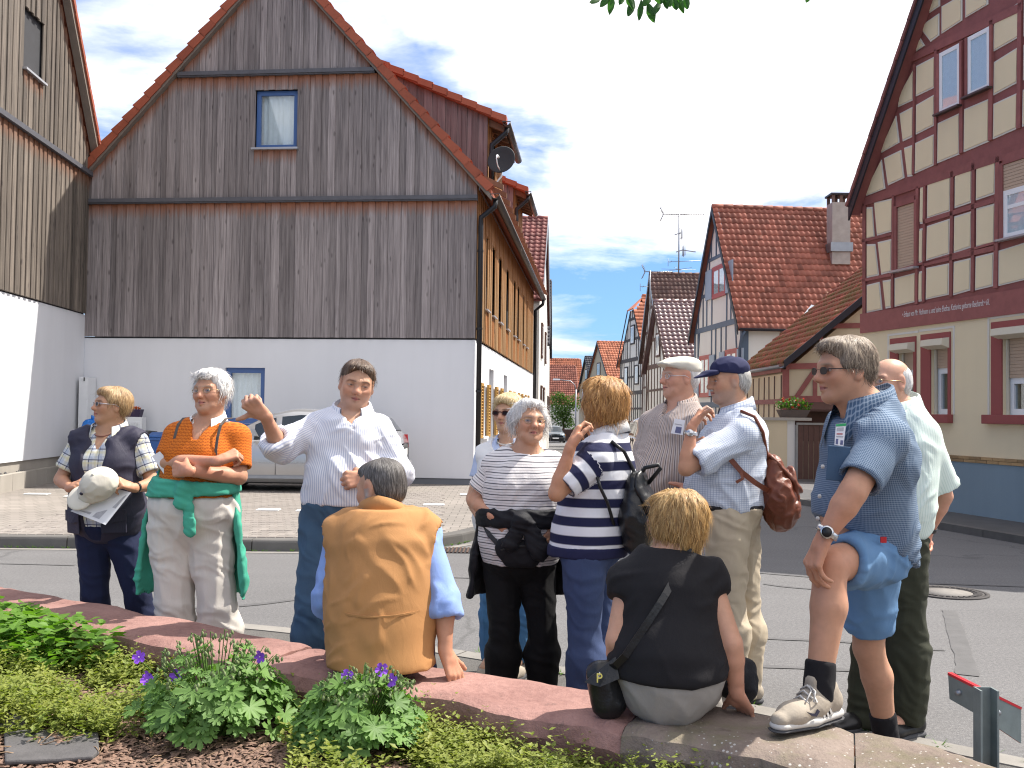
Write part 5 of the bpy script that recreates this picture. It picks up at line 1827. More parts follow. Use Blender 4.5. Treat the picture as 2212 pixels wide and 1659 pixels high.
car('parked_car','bronze car facing us, mostly hidden behind the man in the flat cap',(cx_+.85,32.4,ground_z(32.4)),-math.pi/2,BRONZE,4.1,1.70,1.5)
# ================================================================== bins and boxes in the corner of the yard
BINBLUE=basic('blue_plastic',(0.025,0.10,0.32),0.45,var=0.1)
BINDARK=basic('dark_plastic',(0.03,0.032,0.036),0.5,var=0.1)
def wheelie_bin(px0,px1,ptop,Y,mat,label,group='wheelie bins in the yard corner'):
 a,b=W(px0,ptop,Y),W(px1,ptop,Y)
 w=b.x-a.x
 h=a.z-ZP
 cx=(a.x+b.x)/2
 t=thing('wheelie_bin',(cx,Y,ZP),label,'bin',group)
 k=w/2
 MB().hexa([(cx-k*.78,Y+.06,ZP+.04),(cx+k*.78,Y+.06,ZP+.04),(cx+k*.78,Y+.50,ZP+.04),(cx-k*.78,Y+.50,ZP+.04)],
    [(cx-k*.95,Y,ZP+h-.09),(cx+k*.95,Y,ZP+h-.09),(cx+k*.95,Y+.56,ZP+h-.09),(cx-k*.95,Y+.56,ZP+h-.09)]).build('bin_body',mat,t,bevel=.015)
 MB().box(cx-k,cx+k,Y-.03,Y+.58,ZP+h-.12,ZP+h-.085).build('rim',mat,t)
 MB().prism([(cx-k,Y-.04,ZP+h-.08),(cx-k,Y+.58,ZP+h-.08),(cx-k,Y+.58,ZP+h),(cx-k,Y+.2,ZP+h+.02),(cx-k,Y-.04,ZP+h-.04)],(2*k,0,0)).build('lid',mat,t,bevel=.012)
 for s in(-1,1):
  MB().lathe([(0,-.02),(.10,-.02),(.10,.02),(0,.02)],(cx+s*k*.85,Y+.48,ZP+.10),(1,0,0),14).build('wheel',RUBBER,t)
 return t,cx,h
t,cx,h=wheelie_bin(319,392,936,18.35,BINBLUE,'blue paper recycling bin standing beside the silver car')
MB().box(cx-.26,cx+.02,18.35+.016,18.35+.03,ZP+h*.70,ZP+h*.70+.05).build('sticker',basic('red_white_sticker',(0.62,0.30,0.25),0.5,var=0.1),t)
wheelie_bin(250,317,932,18.7,BINDARK,'dark grey wheelie bin just left of the blue one')
wheelie_bin(176,226,940,18.5,BINDARK,'dark wheelie bin under the bright blue sack near the corner')
s0=W(199,940,18.75)
sack=thing('refuse_sack',(s0.x,18.75,s0.z),'bright blue crumpled plastic sack lying on a bin by the corner','sack')
mb=MB()
vs,fs=[],[]
rs=random.Random(9)
n1,n2=10,14
for i in range(n1+1):
 th=math.pi*i/n1
 for j in range(n2):
  ph=2*math.pi*j/n2
  r=1+rs.uniform(-.13,.13)
  vs.append((s0.x+.19*r*math.sin(th)*math.cos(ph),18.75+.2*r*math.sin(th)*math.sin(ph),s0.z+.14-.17*r*math.cos(th)))
for i in range(n1):
 for j in range(n2):
  j2=(j+1)%n2
  fs.append((i*n2+j,i*n2+j2,(i+1)*n2+j2,(i+1)*n2+j))
mb.add(vs,fs)
mb.tube([(s0.x,18.75,s0.z+.28),(s0.x+.03,18.75,s0.z+.36)],[.03,.06],7)
mb.build('sack_body',basic('blue_film',(0.015,0.16,0.55),0.25,var=0.15),sack)
# meter cabinet column in the corner, slatted white box with a flower box
m0,m1=W(174,815,19.5),W(188,815,19.5)
mc=thing('meter_cabinet',((m0.x+m1.x)/2,19.6,ZP),'narrow white meter cabinet with two doors in the corner of the yard','cabinet')
MB().box(m0.x-.03,m1.x+.02,19.5,19.88,ZP,m0.z).build('cabinet_body',WHITEMET,mc,bevel=.006)
zj=W(180,863,19.5).z
for a,b in((ZP+.1,zj-.012),(zj+.012,m0.z-.02)):
 d=MB().box(m0.x-.02,m1.x+.01,19.488,19.5,a,b).build('cabinet_door',WHITEMET,mc)
 MB().box(m0.x+.07,m0.x+.09,19.475,19.488,(a+b)/2+.15,(a+b)/2+.22).build('lock',TRIM,d)
q0,q1=W(226,900,19.35),W(305,900,19.35)
sb=thing('slatted_box',((q0.x+q1.x)/2,19.5,ZP),'white slatted box against the wall carrying a flower box','cabinet')
MB().box(q0.x,q1.x,19.40,19.62,ZP,q0.z).build('box_body',WHITEMET,sb)
n=13
for i in range(n):
 a=q0.x+.03+(q1.x-q0.x-.06)*i/n
 MB().box(a,a+.033,19.385,19.40,ZP+.06,q0.z-.10).build('slat',WHITEMET,sb)
fb0,fb1=W(263,900,19.45),W(305,900,19.45)
fb=thing('flower_box',((fb0.x+fb1.x)/2,19.5,q0.z),'dark purple flower box with orange blooms on the slatted box','planter')
MB().hexa([(fb0.x+.03,19.42,q0.z),(fb1.x-.03,19.42,q0.z),(fb1.x-.03,19.58,q0.z),(fb0.x+.03,19.58,q0.z)],
   [(fb0.x,19.40,q0.z+.15),(fb1.x,19.40,q0.z+.15),(fb1.x,19.60,q0.z+.15),(fb0.x,19.60,q0.z+.15)]).build('box',basic('purple_plastic',(0.035,0.02,0.06),0.5,var=0.1),fb)
for k in range(8):
 mb=MB()
 leaf_cloud(mb,(fb0.x+.05+k*.042,19.47+rl.uniform(-.04,.04),q0.z+.175),(.035,.035,.03),14,.03,rl)
 mb.build('flower',basic('orange_petals',(0.62,0.14,0.03),0.6,var=0.2),fb)
# ================================================================== low sandstone wall in front
ZW=0.5
FAR=[(-700,1190),(-300,1228),(0,1263),(115,1283),(200,1298),(341,1325),(491,1352),(632,1382),(800,1412),(993,1440),(1109,1453),(1276,1484),(1450,1508),(1620,1532),(1781,1558),(1874,1574),(1973,1598),(2107,1638),(2300,1700),(2700,1830)]
NEAR=[(-900,1250),(-420,1278),(0,1318),(100,1338),(200,1357),(301,1380),(401,1396),(501,1420),(627,1450),(802,1474),(953,1498),(1093,1531),(1274,1558),(1398,1584),(1533,1605),(1626,1623),(1698,1640),(1800,1668),(1990,1735),(2350,1880)]
farw=[G(x,y,ZW)for x,y in FAR]
nearw=[G(x,y,ZW)for x,y in NEAR]
def polyline_at(line,s):
 acc=0
 for a,b in zip(line,line[1:]):
  L=(b-a).length
  if s<=acc+L or b is line[-1]:
   return a.lerp(b,(s-acc)/L)
  acc+=L
def by_x(line,x):
 for a,b in zip(line,line[1:]):
  if a.x<=x<=b.x:
   return a.lerp(b,(x-a.x)/(b.x-a.x))
 return line[0]if x<line[0].x else line[-1]
def wall_line(line,x0,x1,n):
 return[by_x(line,x0+(x1-x0)*i/n)for i in range(n+1)]
from mathutils import noise as mnoise
def sandstone(name,c1,c2,lichen=0.0):
 m,N,b=new_mat(name)
 p=N.pos()
 f=N.math('ADD',N.math('MULTIPLY',N.noise(p,3.0,6,0.65),0.7),N.math('MULTIPLY',N.noise(p,40,4,0.7),0.3))
 col=N.ramp(f,[(0.3,c1),(0.7,c2)])
 k=N.math('MULTIPLY_ADD',N.rand(),0.22,0.89)
 col=N.mix(1.0,col,N.comb(k,k,k),'MULTIPLY')
 d=N.ramp(N.noise(p,14,6,0.7),[(0.60,(0,0,0)),(0.68,(1,1,1))])
 col=N.mix(N.math('MULTIPLY',d,0.45),col,(0.07,0.055,0.05,1))
 if lichen:
  g=N.ramp(N.noise(p,5,5,0.65),[(0.5,(0,0,0)),(0.62,(1,1,1))])
  col=N.mix(N.math('MULTIPLY',g,0.4),col,(0.12,0.12,0.05,1))
  vo=N.n('ShaderNodeTexVoronoi')
  N.set(vo.inputs['Vector'],p)
  vo.inputs['Scale'].default_value=48
  sp=N.ramp(N.math('ADD',vo.outputs['Distance'],N.math('MULTIPLY',N.noise(p,6,2),0.5)),[(0.34,(1,1,1)),(0.40,(0,0,0))])
  col=N.mix(N.math('MULTIPLY',sp,0.8),col,(0.48,0.46,0.43,1))
 N.set(b.inputs['Base Color'],col)
 b.inputs['Roughness'].default_value=0.9
 b.inputs['Specular IOR Level'].default_value=0.25
 set_bump(N,b,f,1.0,0.022)
 return m
PINK=sandstone('pink_sandstone',(0.20,0.102,0.088),(0.42,0.245,0.21))
GREYST=sandstone('grey_sandstone',(0.14,0.105,0.085),(0.29,0.235,0.20),1.0)
wallt=thing('sandstone_wall',(0,3.7,0),'low pink and grey sandstone wall that people sit on, along the flower bed','wall')
x_of=lambda px,line:None
cuts_px=[-560,-60,627,1398,1880,2400]
def cut_x(px):
 best=None
 for i in range(200):
  x=-5.5+i*0.04
  m=(by_x(farw,x)+by_x(nearw,x))/2
  d=m-Vector((0,0,CAMZ))
  c=CAM_R.transposed()@d
  col=CX+FPX*c.x/-c.z
  if best is None or abs(col-px)<best[0]:
   best=(abs(col-px),x)
 return best[1]
cutx=[cut_x(p)for p in cuts_px]
for i in range(len(cutx)-1):
 xa,xb=cutx[i]+0.002,cutx[i+1]-0.002
 grey=cuts_px[i]>=1390
 n=max(8,int((xb-xa)/0.035))
 m=11
 dz=[0.0,0.0,-.004,0.0,.003,0.0,0.004,.006,0.0][i]if i<9 else 0
 th=0.15 if grey else 0.17
 vs,fs=[],[]
 seed=i*7.3
 for a in range(n+1):
  x=xa+(xb-xa)*a/n
  f,g=by_x(farw,x),by_x(nearw,x+0.10)
  # make the two edges meet across the wall, not along x
  t=a/n
  f=by_x(farw,x+0.06)
  g=by_x(nearw,x-0.10)
  e=0.02*mnoise.noise(Vector((x*6,seed,0)))+0.012*mnoise.noise(Vector((x*17,seed,3)))
  f=f+Vector((0.3,.8,0))*e
  e2=0.03*mnoise.noise(Vector((x*5,seed+4,0)))+0.018*mnoise.noise(Vector((x*16,seed+5,3)))
  g=g+Vector((-.3,-.8,0))*e2
  row=[]
  rnd=0.010*(1-min(1,min(t,1-t)*n/1.0))
  for k in range(m):
   q=k/(m-1)
   p=g.lerp(f,q)
   z=ZW+dz+0.010*mnoise.noise(Vector((p.x*4,p.y*4,seed)))+0.005*mnoise.noise(Vector((p.x*14,p.y*14,seed)))
   z-=rnd+(0.020 if k==0 else 0.012 if k==m-1 else 0)
   row.append(Vector((p.x,p.y,z)))
  gn=row[0]+Vector((-.006-0.015*mnoise.noise(Vector((x*9,seed,8))),-.012-0.02*mnoise.noise(Vector((x*9,seed,9))),-.05))
  gl=row[0]+Vector((.02,.03,-th+0.02*mnoise.noise(Vector((x*7,seed,10)))))
  fl=row[-1]+Vector((-.0,-.01,-th))
  row=[gl,gn]+row+[fl]
  vs+=row
 w_=m+3
 for a in range(n):
  for k in range(w_-1):
   fs.append((a*w_+k,(a+1)*w_+k,(a+1)*w_+k+1,a*w_+k+1))
  fs.append((a*w_+w_-1,(a+1)*w_+w_-1,(a+1)*w_,a*w_))
 fs+=[tuple(range(w_)),tuple(range(n*w_,(n+1)*w_))[::-1]]
 MB().add(vs,fs,smooth=True).build('coping_stone',GREYST if grey else PINK,wallt,label='grey lichen-spotted coping stone' if grey else None).data.set_sharp_from_angle(angle=.55)
# rubble body under the coping, garden side, stone by stone
mb=MB()
XS=[cutx[0]+i*0.06 for i in range(int((cutx[-1]-cutx[0])/0.06))]
vs,fs=[],[]
for x in XS:
 f,g=by_x(farw,x+.06),by_x(nearw,x-.10)
 f=f+Vector((-.03,-.06,0))
 g=g+Vector((.03,.07,0))
 for p,z in((f,-.05),(f,ZW-.10),(g,ZW-.10),(g,0.0)):
  vs.append((p.x+.012*mnoise.noise(Vector((x*8,z*9,0))),p.y+.012*mnoise.noise(Vector((x*8,z*9,4))),z))
for i in range(len(XS)-1):
 for k in range(3):
  fs.append((i*4+k,(i+1)*4+k,(i+1)*4+k+1,i*4+k+1))
mb.add(vs,fs).build('wall_core',basic('mortar',(0.16,0.095,0.075),0.95,var=0.35,vs=12,bump=0.6,bs=60),wallt)
rb=random.Random(12)
STONEF=sandstone('rubble_stone',(0.14,0.075,0.06),(0.27,0.15,0.12))
for k in range(46):
 x=cut_x(980)+(cut_x(2000)-cut_x(980))*(k+rb.uniform(-.3,.3))/46
 g=by_x(nearw,x-.10)+Vector((.02,.055,0))
 z=ZW-0.19-(k%2)*.055-rb.uniform(0,.02)
 r=rb.uniform(.03,.05)
 vs,fs=[],[]
 for i in range(5):
  th=math.pi*i/4
  for j in range(7):
   ph=2*math.pi*j/7
   q=1+rb.uniform(-.15,.15)
   vs.append((g.x+r*1.3*q*math.sin(th)*math.cos(ph),g.y+r*.8*q*math.sin(th)*math.sin(ph),z+r*.8*q*math.cos(th)))
 for i in range(4):
  for j in range(7):
   fs.append((i*7+j,i*7+(j+1)%7,(i+1)*7+(j+1)%7,(i+1)*7+j))
 MB().add(vs,fs,smooth=True).build('rubble_stone',STONEF,wallt)
# ---- strip of flat kerb stones and rough ground between wall and road
foot=[G(-400,1303),G(0,1316),G(300,1332),G(560,1352),G(780,1376),G(1000,1408),G(1240,1447),G(1500,1500),G(1680,1536),G(1900,1580),G(2212,1642),G(2500,1700)]
foot=smooth_line(foot,1)
pf=thing('kerb',(foot[6].x,foot[6].y,0),'flat pale kerb strip between the road and the sandstone wall','kerb')
kerb_run(pf,list(reversed(foot)),0.14,0.012,LIGHTKERB,length=0.6,limit=60,z0=-.03,round_=.006)
mb=MB()
for a,b in zip(foot,foot[1:]):
 n_=Vector((.25,-1.0,0))*2.2
 z=Vector((0,0,.006))
 mb.add([a+z,b+z,b+n_+z,a+n_+z],[(0,3,2,1)])
mb.build('footpath',basic('rough_tarmac',(0.115,0.108,0.10),0.95,var=0.4,vs=4,bump=0.9,bs=90,bd=.012),None,kind='structure')
# tufts of grass in the joints
rt=random.Random(21)
mb=MB()
for k in range(70):
 s=rt.random()
 i=rt.randrange(len(foot)-1)
 p=foot[i].lerp(foot[i+1],s)+Vector((rt.uniform(-.05,.05),rt.uniform(-.14,.05),.01))
 for q in range(rt.randrange(3,9)):
  a=rt.uniform(0,6.28)
  d=Vector((math.cos(a),math.sin(a),0))
  h=rt.uniform(.008,.03)
  w=d.cross(Vector((0,0,1)))*.004
  b=p+d*rt.uniform(0,.03)
  mb.add([b-w,b+w,b+d*.035+Vector((0,0,h))],[(0,1,2)])
kq=KL[:46]
for k in range(160):
 i=rt.randrange(len(kq)-1)
 p=kq[i].lerp(kq[i+1],rt.random())+Vector((0,-.015,0.004))
 for q in range(rt.randrange(2,6)):
  a=rt.uniform(3.3,6.1)
  d=Vector((math.cos(a),math.sin(a),0))
  w=d.cross(Vector((0,0,1)))*.006
  mb.add([p-w,p+w,p+d*.04+Vector((0,0,rt.uniform(.01,.035)))],[(0,1,2)])
mb.build('grass',LEAF_A,None,kind='stuff')
# ---- manhole, drain, tar repairs on the road
mh=G(2047,1281)
IRON=basic('cast_iron',(0.06,0.054,0.052),0.8,0.1,var=0.3,vs=20)
mt=thing('manhole_cover',(mh.x,mh.y,0),'round cast-iron manhole cover with a concrete centre set in the road','manhole cover')
MB().lathe([(.33,0.004),(.33,.012),(.295,.012),(.295,.004)],mh,seg=40).build('frame_ring',IRON,mt)
MB().lathe([(0,.008),(.20,.008),(.20,.004)],mh,seg=40).build('concrete_centre',basic('worn_concrete',(0.20,0.185,0.17),.9,var=.3,vs=20),mt)
mb=MB()
mb.lathe([(.29,.006),(.29,.011),(.205,.011),(.205,.004)],mh,seg=40)
mb.build('cover_ring',IRON,mt)
for k in range(32):
 a=k*2*math.pi/32
 d=Vector((math.cos(a),math.sin(a),0))
 c=mh+d*.25+Vector((0,0,.011))
 s=Vector((-d.y,d.x,0))*.016
 MB().hexa([c-d*.02-s,c+d*.02-s,c+d*.02+s,c-d*.02+s],[v+Vector((0,0,.006))for v in(c-d*.02-s,c+d*.02-s,c+d*.02+s,c-d*.02+s)]).build('tread_block',IRON,mt)
dg=G(1000,1190)
dt=thing('drain_grate',(dg.x,dg.y,0),'rusty iron drain grate in the gutter by the kerb corner','drain')
MB().box(dg.x-.26,dg.x+.3,dg.y-.2,dg.y+.2,-.02,.005).build('pit',TRIM,dt)
for k in range(13):
 MB().box(dg.x-.25+k*.042,dg.x-.25+k*.042+.02,dg.y-.19,dg.y+.19,.005,.016).build('bar',basic('rusty_iron',(0.10,0.065,0.05),0.8,0.3,var=0.3),dt)
mb=MB()
for line,w in(([(-50,1327),(250,1319),(480,1313),(560,1306),(640,1296)],.03),([(1640,1238),(1760,1248),(1860,1256),(2212,1268)],.025),([(1650,1262),(1710,1270),(1860,1280)],.03),([(1655,1380),(1860,1388),(1890,1400),(2040,1405)],.03),
    ([(1640,1440),(1860,1450)],.03),([(2050,1320),(2060,1350),(2072,1390),(2085,1430),(2090,1460)],.055),([(980,1248),(1090,1252)],.02),([(0,1218),(160,1222)],.02)):
 pts=[G(x,y)for x,y in line]
 pts=smooth_line(pts,2)
 for i,(a,b)in enumerate(zip(pts,pts[1:])):
  t=(b-a).normalized()
  n_=Vector((-t.y,t.x,0))*w*(1+.4*mnoise.noise(Vector((a.x*5,a.y*5,0))))
  n2=Vector((-t.y,t.x,0))*w*(1+.4*mnoise.noise(Vector((b.x*5,b.y*5,0))))
  z=Vector((0,0,.0045))
  mb.add([a-n_+z,b-n2+z,b+n2+z,a+n_+z],[(0,1,2,3)])
mb.build('tar_repairs',TAR,None,kind='structure')
# ================================================================== flower bed
def soil_z(x,y):
 w=by_x(nearw,x)
 base=0.345+0.04*mnoise.noise(Vector((x*1.3,y*1.3,2)))+0.02*mnoise.noise(Vector((x*5,y*5,5)))
 return base-0.05*max(0.0,min(1,(x+0.2)/1.2))
SOIL=basic('garden_soil',(0.075,0.050,0.036),0.95,var=0.4,vs=9,bump=0.9,bs=70,bd=.015)
vs,fs=[],[]
xs=[-7+i*0.12 for i in range(95)]
nn=42
for x in xs:
 e=by_x(nearw,x-0.06)+Vector((.03,.06,0))
 y1=e.y if x<2.2 else e.y-(x-2.2)
 for k in range(nn):
  y=y1-(y1+3.5)*(k/(nn-1))**1.6
  vs.append((x,y,soil_z(x,y)))
for i in range(len(xs)-1):
 for k in range(nn-1):
  fs.append((i*nn+k,(i+1)*nn+k,(i+1)*nn+k+1,i*nn+k+1))
MB().add(vs,fs,smooth=True).build('garden_bed',SOIL,None,kind='structure')
def GS(px,py):
 z=0.3
 for _ in range(5):
  p=G(px,py,z)
  z=soil_z(p.x,p.y)
 return p
def in_bed(x,y,m=0.04):
 e=by_x(nearw,x)
 return y<e.y-m
# bark mulch and litter
rg=random.Random(31)
BARK=basic('bark_chips',(0.20,0.125,0.09),0.9,var=0.75,vs=60)
mb=MB()
cnt=0
while cnt<7000:
 px,py=rg.uniform(-60,2250),rg.uniform(1380,1700)
 p=GS(px,py)
 if not in_bed(p.x,p.y,.02)or p.y<2.2:
  continue
 cnt+=1
 a=rg.uniform(0,6.28)
 L,w=rg.uniform(.008,.024),rg.uniform(.003,.009)
 d=Vector((math.cos(a),math.sin(a),rg.uniform(-.4,.4))).normalized()
 s=d.cross(Vector((rg.uniform(-.3,.3),rg.uniform(-.3,.3),1))).normalized()
 u=s.cross(d)*.003
 c=p+Vector((0,0,rg.uniform(.0,.014)))
 mb.add([c-d*L-s*w,c+d*L-s*w*.6,c+d*L*.9+s*w,c-d*L*.9+s*w,c-d*L*.2+u*1.4],[(0,1,4),(1,2,4),(2,3,4),(3,0,4)])
mb.build('bark_mulch',BARK,None,kind='stuff')
mb=MB()
for k in range(320):
 px,py=rg.uniform(0,2000),rg.uniform(1440,1659)
 p=GS(px,py)
 if not in_bed(p.x,p.y,.06):
  continue
 a=rg.uniform(0,6.28)
 d=Vector((math.cos(a),math.sin(a),rg.uniform(-.1,.25)))
 L=rg.uniform(.04,.14)
 c=p+Vector((0,0,.015))
 mb.tube([c,c+d*L*.5+Vector((rg.uniform(-.01,.01),0,.008)),c+d*L],[.0022,.0018,.001],4)
mb.build('twigs',basic('dry_twig',(0.25,0.165,0.10),0.85,var=0.4,vs=20),None,kind='stuff')
# ground cover: thousands of small leaves on low shoots
COVER=leaf_mat('ground_cover_leaf',(0.08,0.15,0.018),(0.31,0.32,0.07),0.35,11.0)
COVER2=leaf_mat('ivy_leaf',(0.085,0.19,0.02),(0.21,0.36,0.06),0.4,9.0)
def cover_density(px,py):
 d=0.0
 if px<620:
  d=1.0-max(0,(py-1530)/90)
  if px>260:
   d*=0.9 if py<1480 else 0.35
 elif px<1080:
  d=0.75 if py>1520 or py<1500 else 0.5
  if 620<px<900 and py>1560:
   d=.2
 else:
  d=1.0 if py>1545+(px-1080)*0.13 else 0.9
 return max(0,d)
def shoot(mb,p,h,n,rn,size):
 a0=rn.uniform(0,6.28)
 lean=Vector((math.cos(a0),math.sin(a0),0))*rn.uniform(.2,.9)
 for k in range(n):
  t=(k+1)/n
  c=p+lean*h*t*t+Vector((0,0,h*t))
  for s in(0,1):
   a=a0+k*1.9+s*3.14+rn.uniform(-.4,.4)
   d=Vector((math.cos(a),math.sin(a),rn.uniform(0.0,.7))).normalized()
   w=d.cross(Vector((rn.uniform(-.3,.3),rn.uniform(-.3,.3),1))).normalized()
   sz=size*rn.uniform(.6,1.25)*(1.1-.4*t)
   nrm=w.cross(d)
   mb.add([c,c+d*sz*.5+w*sz*.30+nrm*sz*.06,c+d*sz,c+d*sz*.5-w*sz*.30+nrm*sz*.06],[(0,1,2,3)])
mb=MB()
cnt=tries=0
while cnt<4200 and tries<50000:
 tries+=1
 px,py=rg.uniform(-80,2150),rg.uniform(1330,1720)
 p=GS(px,py)
 if not in_bed(p.x,p.y,-.02)or p.y<2.3:
  continue
 cl=0.5+1.5*mnoise.noise(Vector((p.x*4.1,p.y*4.1,7)))
 if rg.random()>cover_density(px,py)*(cl+.02):
  continue
 cnt+=1
 shoot(mb,p,rg.uniform(.025,.09)*(.6+1.1*max(0,min(1.3,cl))),rg.randrange(4,8),rg,rg.choice((.015,.02,.026,.034))*rg.uniform(.85,1.2))
for k in range(620):
 px=rg.uniform(-60,2000)
 x=cut_x(px)+rg.uniform(-.05,.05)
 if rg.random()>.5+1.0*mnoise.noise(Vector((x*4,3,3))):
  continue
 e=by_x(nearw,x)
 yy=e.y-rg.uniform(.02,.12)
 shoot(mb,Vector((x,yy,soil_z(x,yy))),rg.uniform(.06,.17),rg.randrange(6,11),rg,rg.uniform(.016,.028))
mb.build('ground_cover',COVER,None,kind='stuff')
# broader leaves at the left end, along the wall
mb=MB()
cnt=0
while cnt<1500:
 px,py=rg.uniform(-120,520),rg.uniform(1310,1500)
 lim=1312+px*.20
 if py<lim or py>1440+rg.uniform(-40,40)or(px>260 and py>lim+60):
  continue
 p=GS(px,py)
 if not in_bed(p.x,p.y,.0):
  continue
 p=p+Vector((0,0,rg.uniform(.03,.22)*(1 if px<330 else .6)))
 cnt+=1
 a=rg.uniform(0,6.28)
 d=Vector((math.cos(a),math.sin(a),rg.uniform(-.3,.4))).normalized()
 w=d.cross(Vector((rg.uniform(-.6,.6),rg.uniform(-.6,.6),1))).normalized()
 n_=w.cross(d)
 s=rg.uniform(.022,.046)
 mb.add([p-d*s*.8,p-d*s*.2+w*s*.62+n_*s*.15,p+d*s*.5+w*s*.3+n_*s*.08,p+d*s,p+d*s*.5-w*s*.3+n_*s*.08,p-d*s*.2-w*s*.62+n_*s*.15,p],
   [(0,6,1),(1,6,2),(2,6,3),(3,6,4),(4,6,5),(5,6,0)])
mb.build('bindweed_leaves',COVER2,None,kind='stuff')
# ---- geraniums: each palm-shaped leaf an object, stems, mauve flowers
GER=leaf_mat('geranium_leaf',(0.07,0.15,0.03),(0.17,0.30,0.075),0.35,9.0)
STEMG=basic('green_stem',(0.10,0.19,0.035),0.6,var=0.25)
PETAL=basic('mauve_petal',(0.26,0.075,0.62),0.55,var=0.15)
def ger_leaf(seed):
 rn=random.Random(seed)
 vs,fs=[(0,0,0)],[]
 lobes=7
 pts=[]
 for k in range(lobes):
  a=math.radians(-128+256*k/(lobes-1))
  L=(1.0 if 1<=k<=5 else .78)*rn.uniform(.9,1.08)
  for da,r in((-.30,.56),(-.27,.80),(-.10,.86),(0,1.0),(.11,.84),(.25,.82),(.30,.56)):
   pts.append((math.sin(a+da)*r*L,math.cos(a+da)*r*L,(.10 if abs(da)>.1 else .02)*r+.16*r*r*rn.uniform(.7,1.2)))
  if k<lobes-1:
   am=a+math.radians(256/(lobes-1)/2)
   pts.append((math.sin(am)*.42,math.cos(am)*.42,.10))
 vs+=pts
 fs=[(0,i+1,i+2)for i in range(len(pts)-1)]
 me=bpy.data.meshes.new('leaf')
 me.from_pydata(vs,[],fs)
 for p in me.polygons:
  p.use_smooth=True
 me.materials.append(GER)
 return me
LEAFM=[ger_leaf(k)for k in range(4)]
def geranium(px,py,prad,ptop,n,nfl,label,flowers,seed):
 rn=random.Random(seed)
 base=GS(px,py)
 sc_=base.y/FPX
 R=prad*sc_
 H=(py-ptop)*sc_*1.06
 t=thing('geranium',base,label,'plant','flowering geraniums in the bed')
 st=MB()
 for k in range(n):
  a=rn.uniform(0,6.28)
  q=math.sqrt(rn.random())
  r=R*q
  h=H*(1.0-.62*q*q)*rn.uniform(.45,1.0)
  tip=base+Vector((math.cos(a)*r,math.sin(a)*r*.8,max(.03,h)))
  st.tube([base+Vector((math.cos(a)*r*.15,math.sin(a)*r*.15,0)),base+Vector((math.cos(a)*r*.6,math.sin(a)*r*.5,h*.65)),tip],[.0028,.002,.0015],4,cap=False)
  o=bpy.data.objects.new('leaf',rn.choice(LEAFM))
  COL.objects.link(o)
  o.parent=t
  s=rn.choice((.022,.030,.038,.048,.058))*(1.1 if q>.6 else .85)
  nrm=Vector((math.cos(a)*(.25+.9*q)+rn.uniform(-.35,.35),math.sin(a)*(.25+.7*q)+rn.uniform(-.35,.35)-.15,1)).normalized()
  out=Vector((math.cos(a),math.sin(a),0))
  xax=out.cross(nrm).normalized()
  yax=nrm.cross(xax)
  rot=Matrix((xax,yax,nrm)).transposed()@Matrix.Rotation(rn.uniform(-.7,.7),3,'Z')
  o.matrix_local=Matrix.Translation(tip-base)@rot.to_4x4()@Matrix.Scale(s,4)
 bd=MB()
 for k in range(int(n*.22)):
  a,q=rn.uniform(0,6.28),math.sqrt(rn.random())*.8
  tip=base+Vector((math.cos(a)*R*q,math.sin(a)*R*q*.8,H*(1.08-.5*q*q)*rn.uniform(.85,1.05)))
  st.tube([base+Vector((math.cos(a)*R*q*.5,math.sin(a)*R*q*.4,H*.5)),tip+Vector((0,0,.01)),tip+Vector((.012,0,.003))],[.002,.0016,.0012],4,cap=False)
  for j in range(3):
   c=tip+Vector((.012+rn.uniform(-.014,.014),rn.uniform(-.014,.014),-.006*j))
   bd.lathe([(0,.012),(.0045,.007),(.005,0),(.002,-.006)],c,(rn.uniform(-.5,.5),rn.uniform(-.5,.5),-1),6)
 st.build('stems',STEMG,t,kind='stuff')
 bd.build('buds',basic('geranium_bud',(0.17,0.22,0.09),0.7,var=0.3),t,kind='stuff')
 for fx,fy in flowers:
  p=W(fx,fy,base.y-.02+rn.uniform(-.04,.04))
  st2=MB().tube([base+(p-base)*.55+Vector((0,0,.01)),p+Vector((0,.008,-.012)),p],[.0018,.0015,.0012],4)
  ax=Vector((rn.uniform(-.6,.6),-1,rn.uniform(-.1,.4))).normalized()
  s_=ax.cross(Vector((0,0,1))).normalized()
  u_=s_.cross(ax)
  fl=MB()
  for j in range(5):
   a=j*2*math.pi/5+rn.uniform(-.15,.15)
   d=s_*math.cos(a)+u_*math.sin(a)
   w=-s_*math.sin(a)+u_*math.cos(a)
   L=.024
   fl.add([p,p+d*L*.45+w*L*.36+ax*.004,p+d*L*.9+w*L*.34+ax*.008,p+d*L+ax*.006,p+d*L*.9-w*L*.34+ax*.008,p+d*L*.45-w*L*.36+ax*.004],[(0,1,2,3),(0,3,4,5)])
  f=fl.build('flower',PETAL,t)
  st2.build('flower_stalk',STEMG,f)
  MB().lathe([(0,.006),(.003,.003),(.003,0)],p+ax*.004,ax,6).build('flower_centre',basic('pale_stamen',(0.5,0.4,0.5),0.6),f)
 return t
geranium(462,1590,172,1400,250,4,'larger geranium clump on the left with mauve flowers above its deep green leaves',[(301,1420),(321,1462),(381,1459),(563,1418),(318,1470)],41)
geranium(778,1622,140,1462,260,3,'smaller geranium clump right of the other with three mauve flowers',[(749,1461),(823,1446),(848,1470)],42)
YEL=basic('yellow_petal',(0.75,0.42,0.01),0.6,var=0.1)
yl=leaf_mat('yellowed_leaf',(0.45,0.22,0.02),(0.6,0.36,0.05))
dn=GS(96,1510)
dl=thing('dandelion',dn,'single yellow dandelion flower among the ground cover at left','flower')
MB().tube([dn,dn+Vector((0,0,.05))],.002,5).build('stalk',STEMG,dl)
mb=MB()
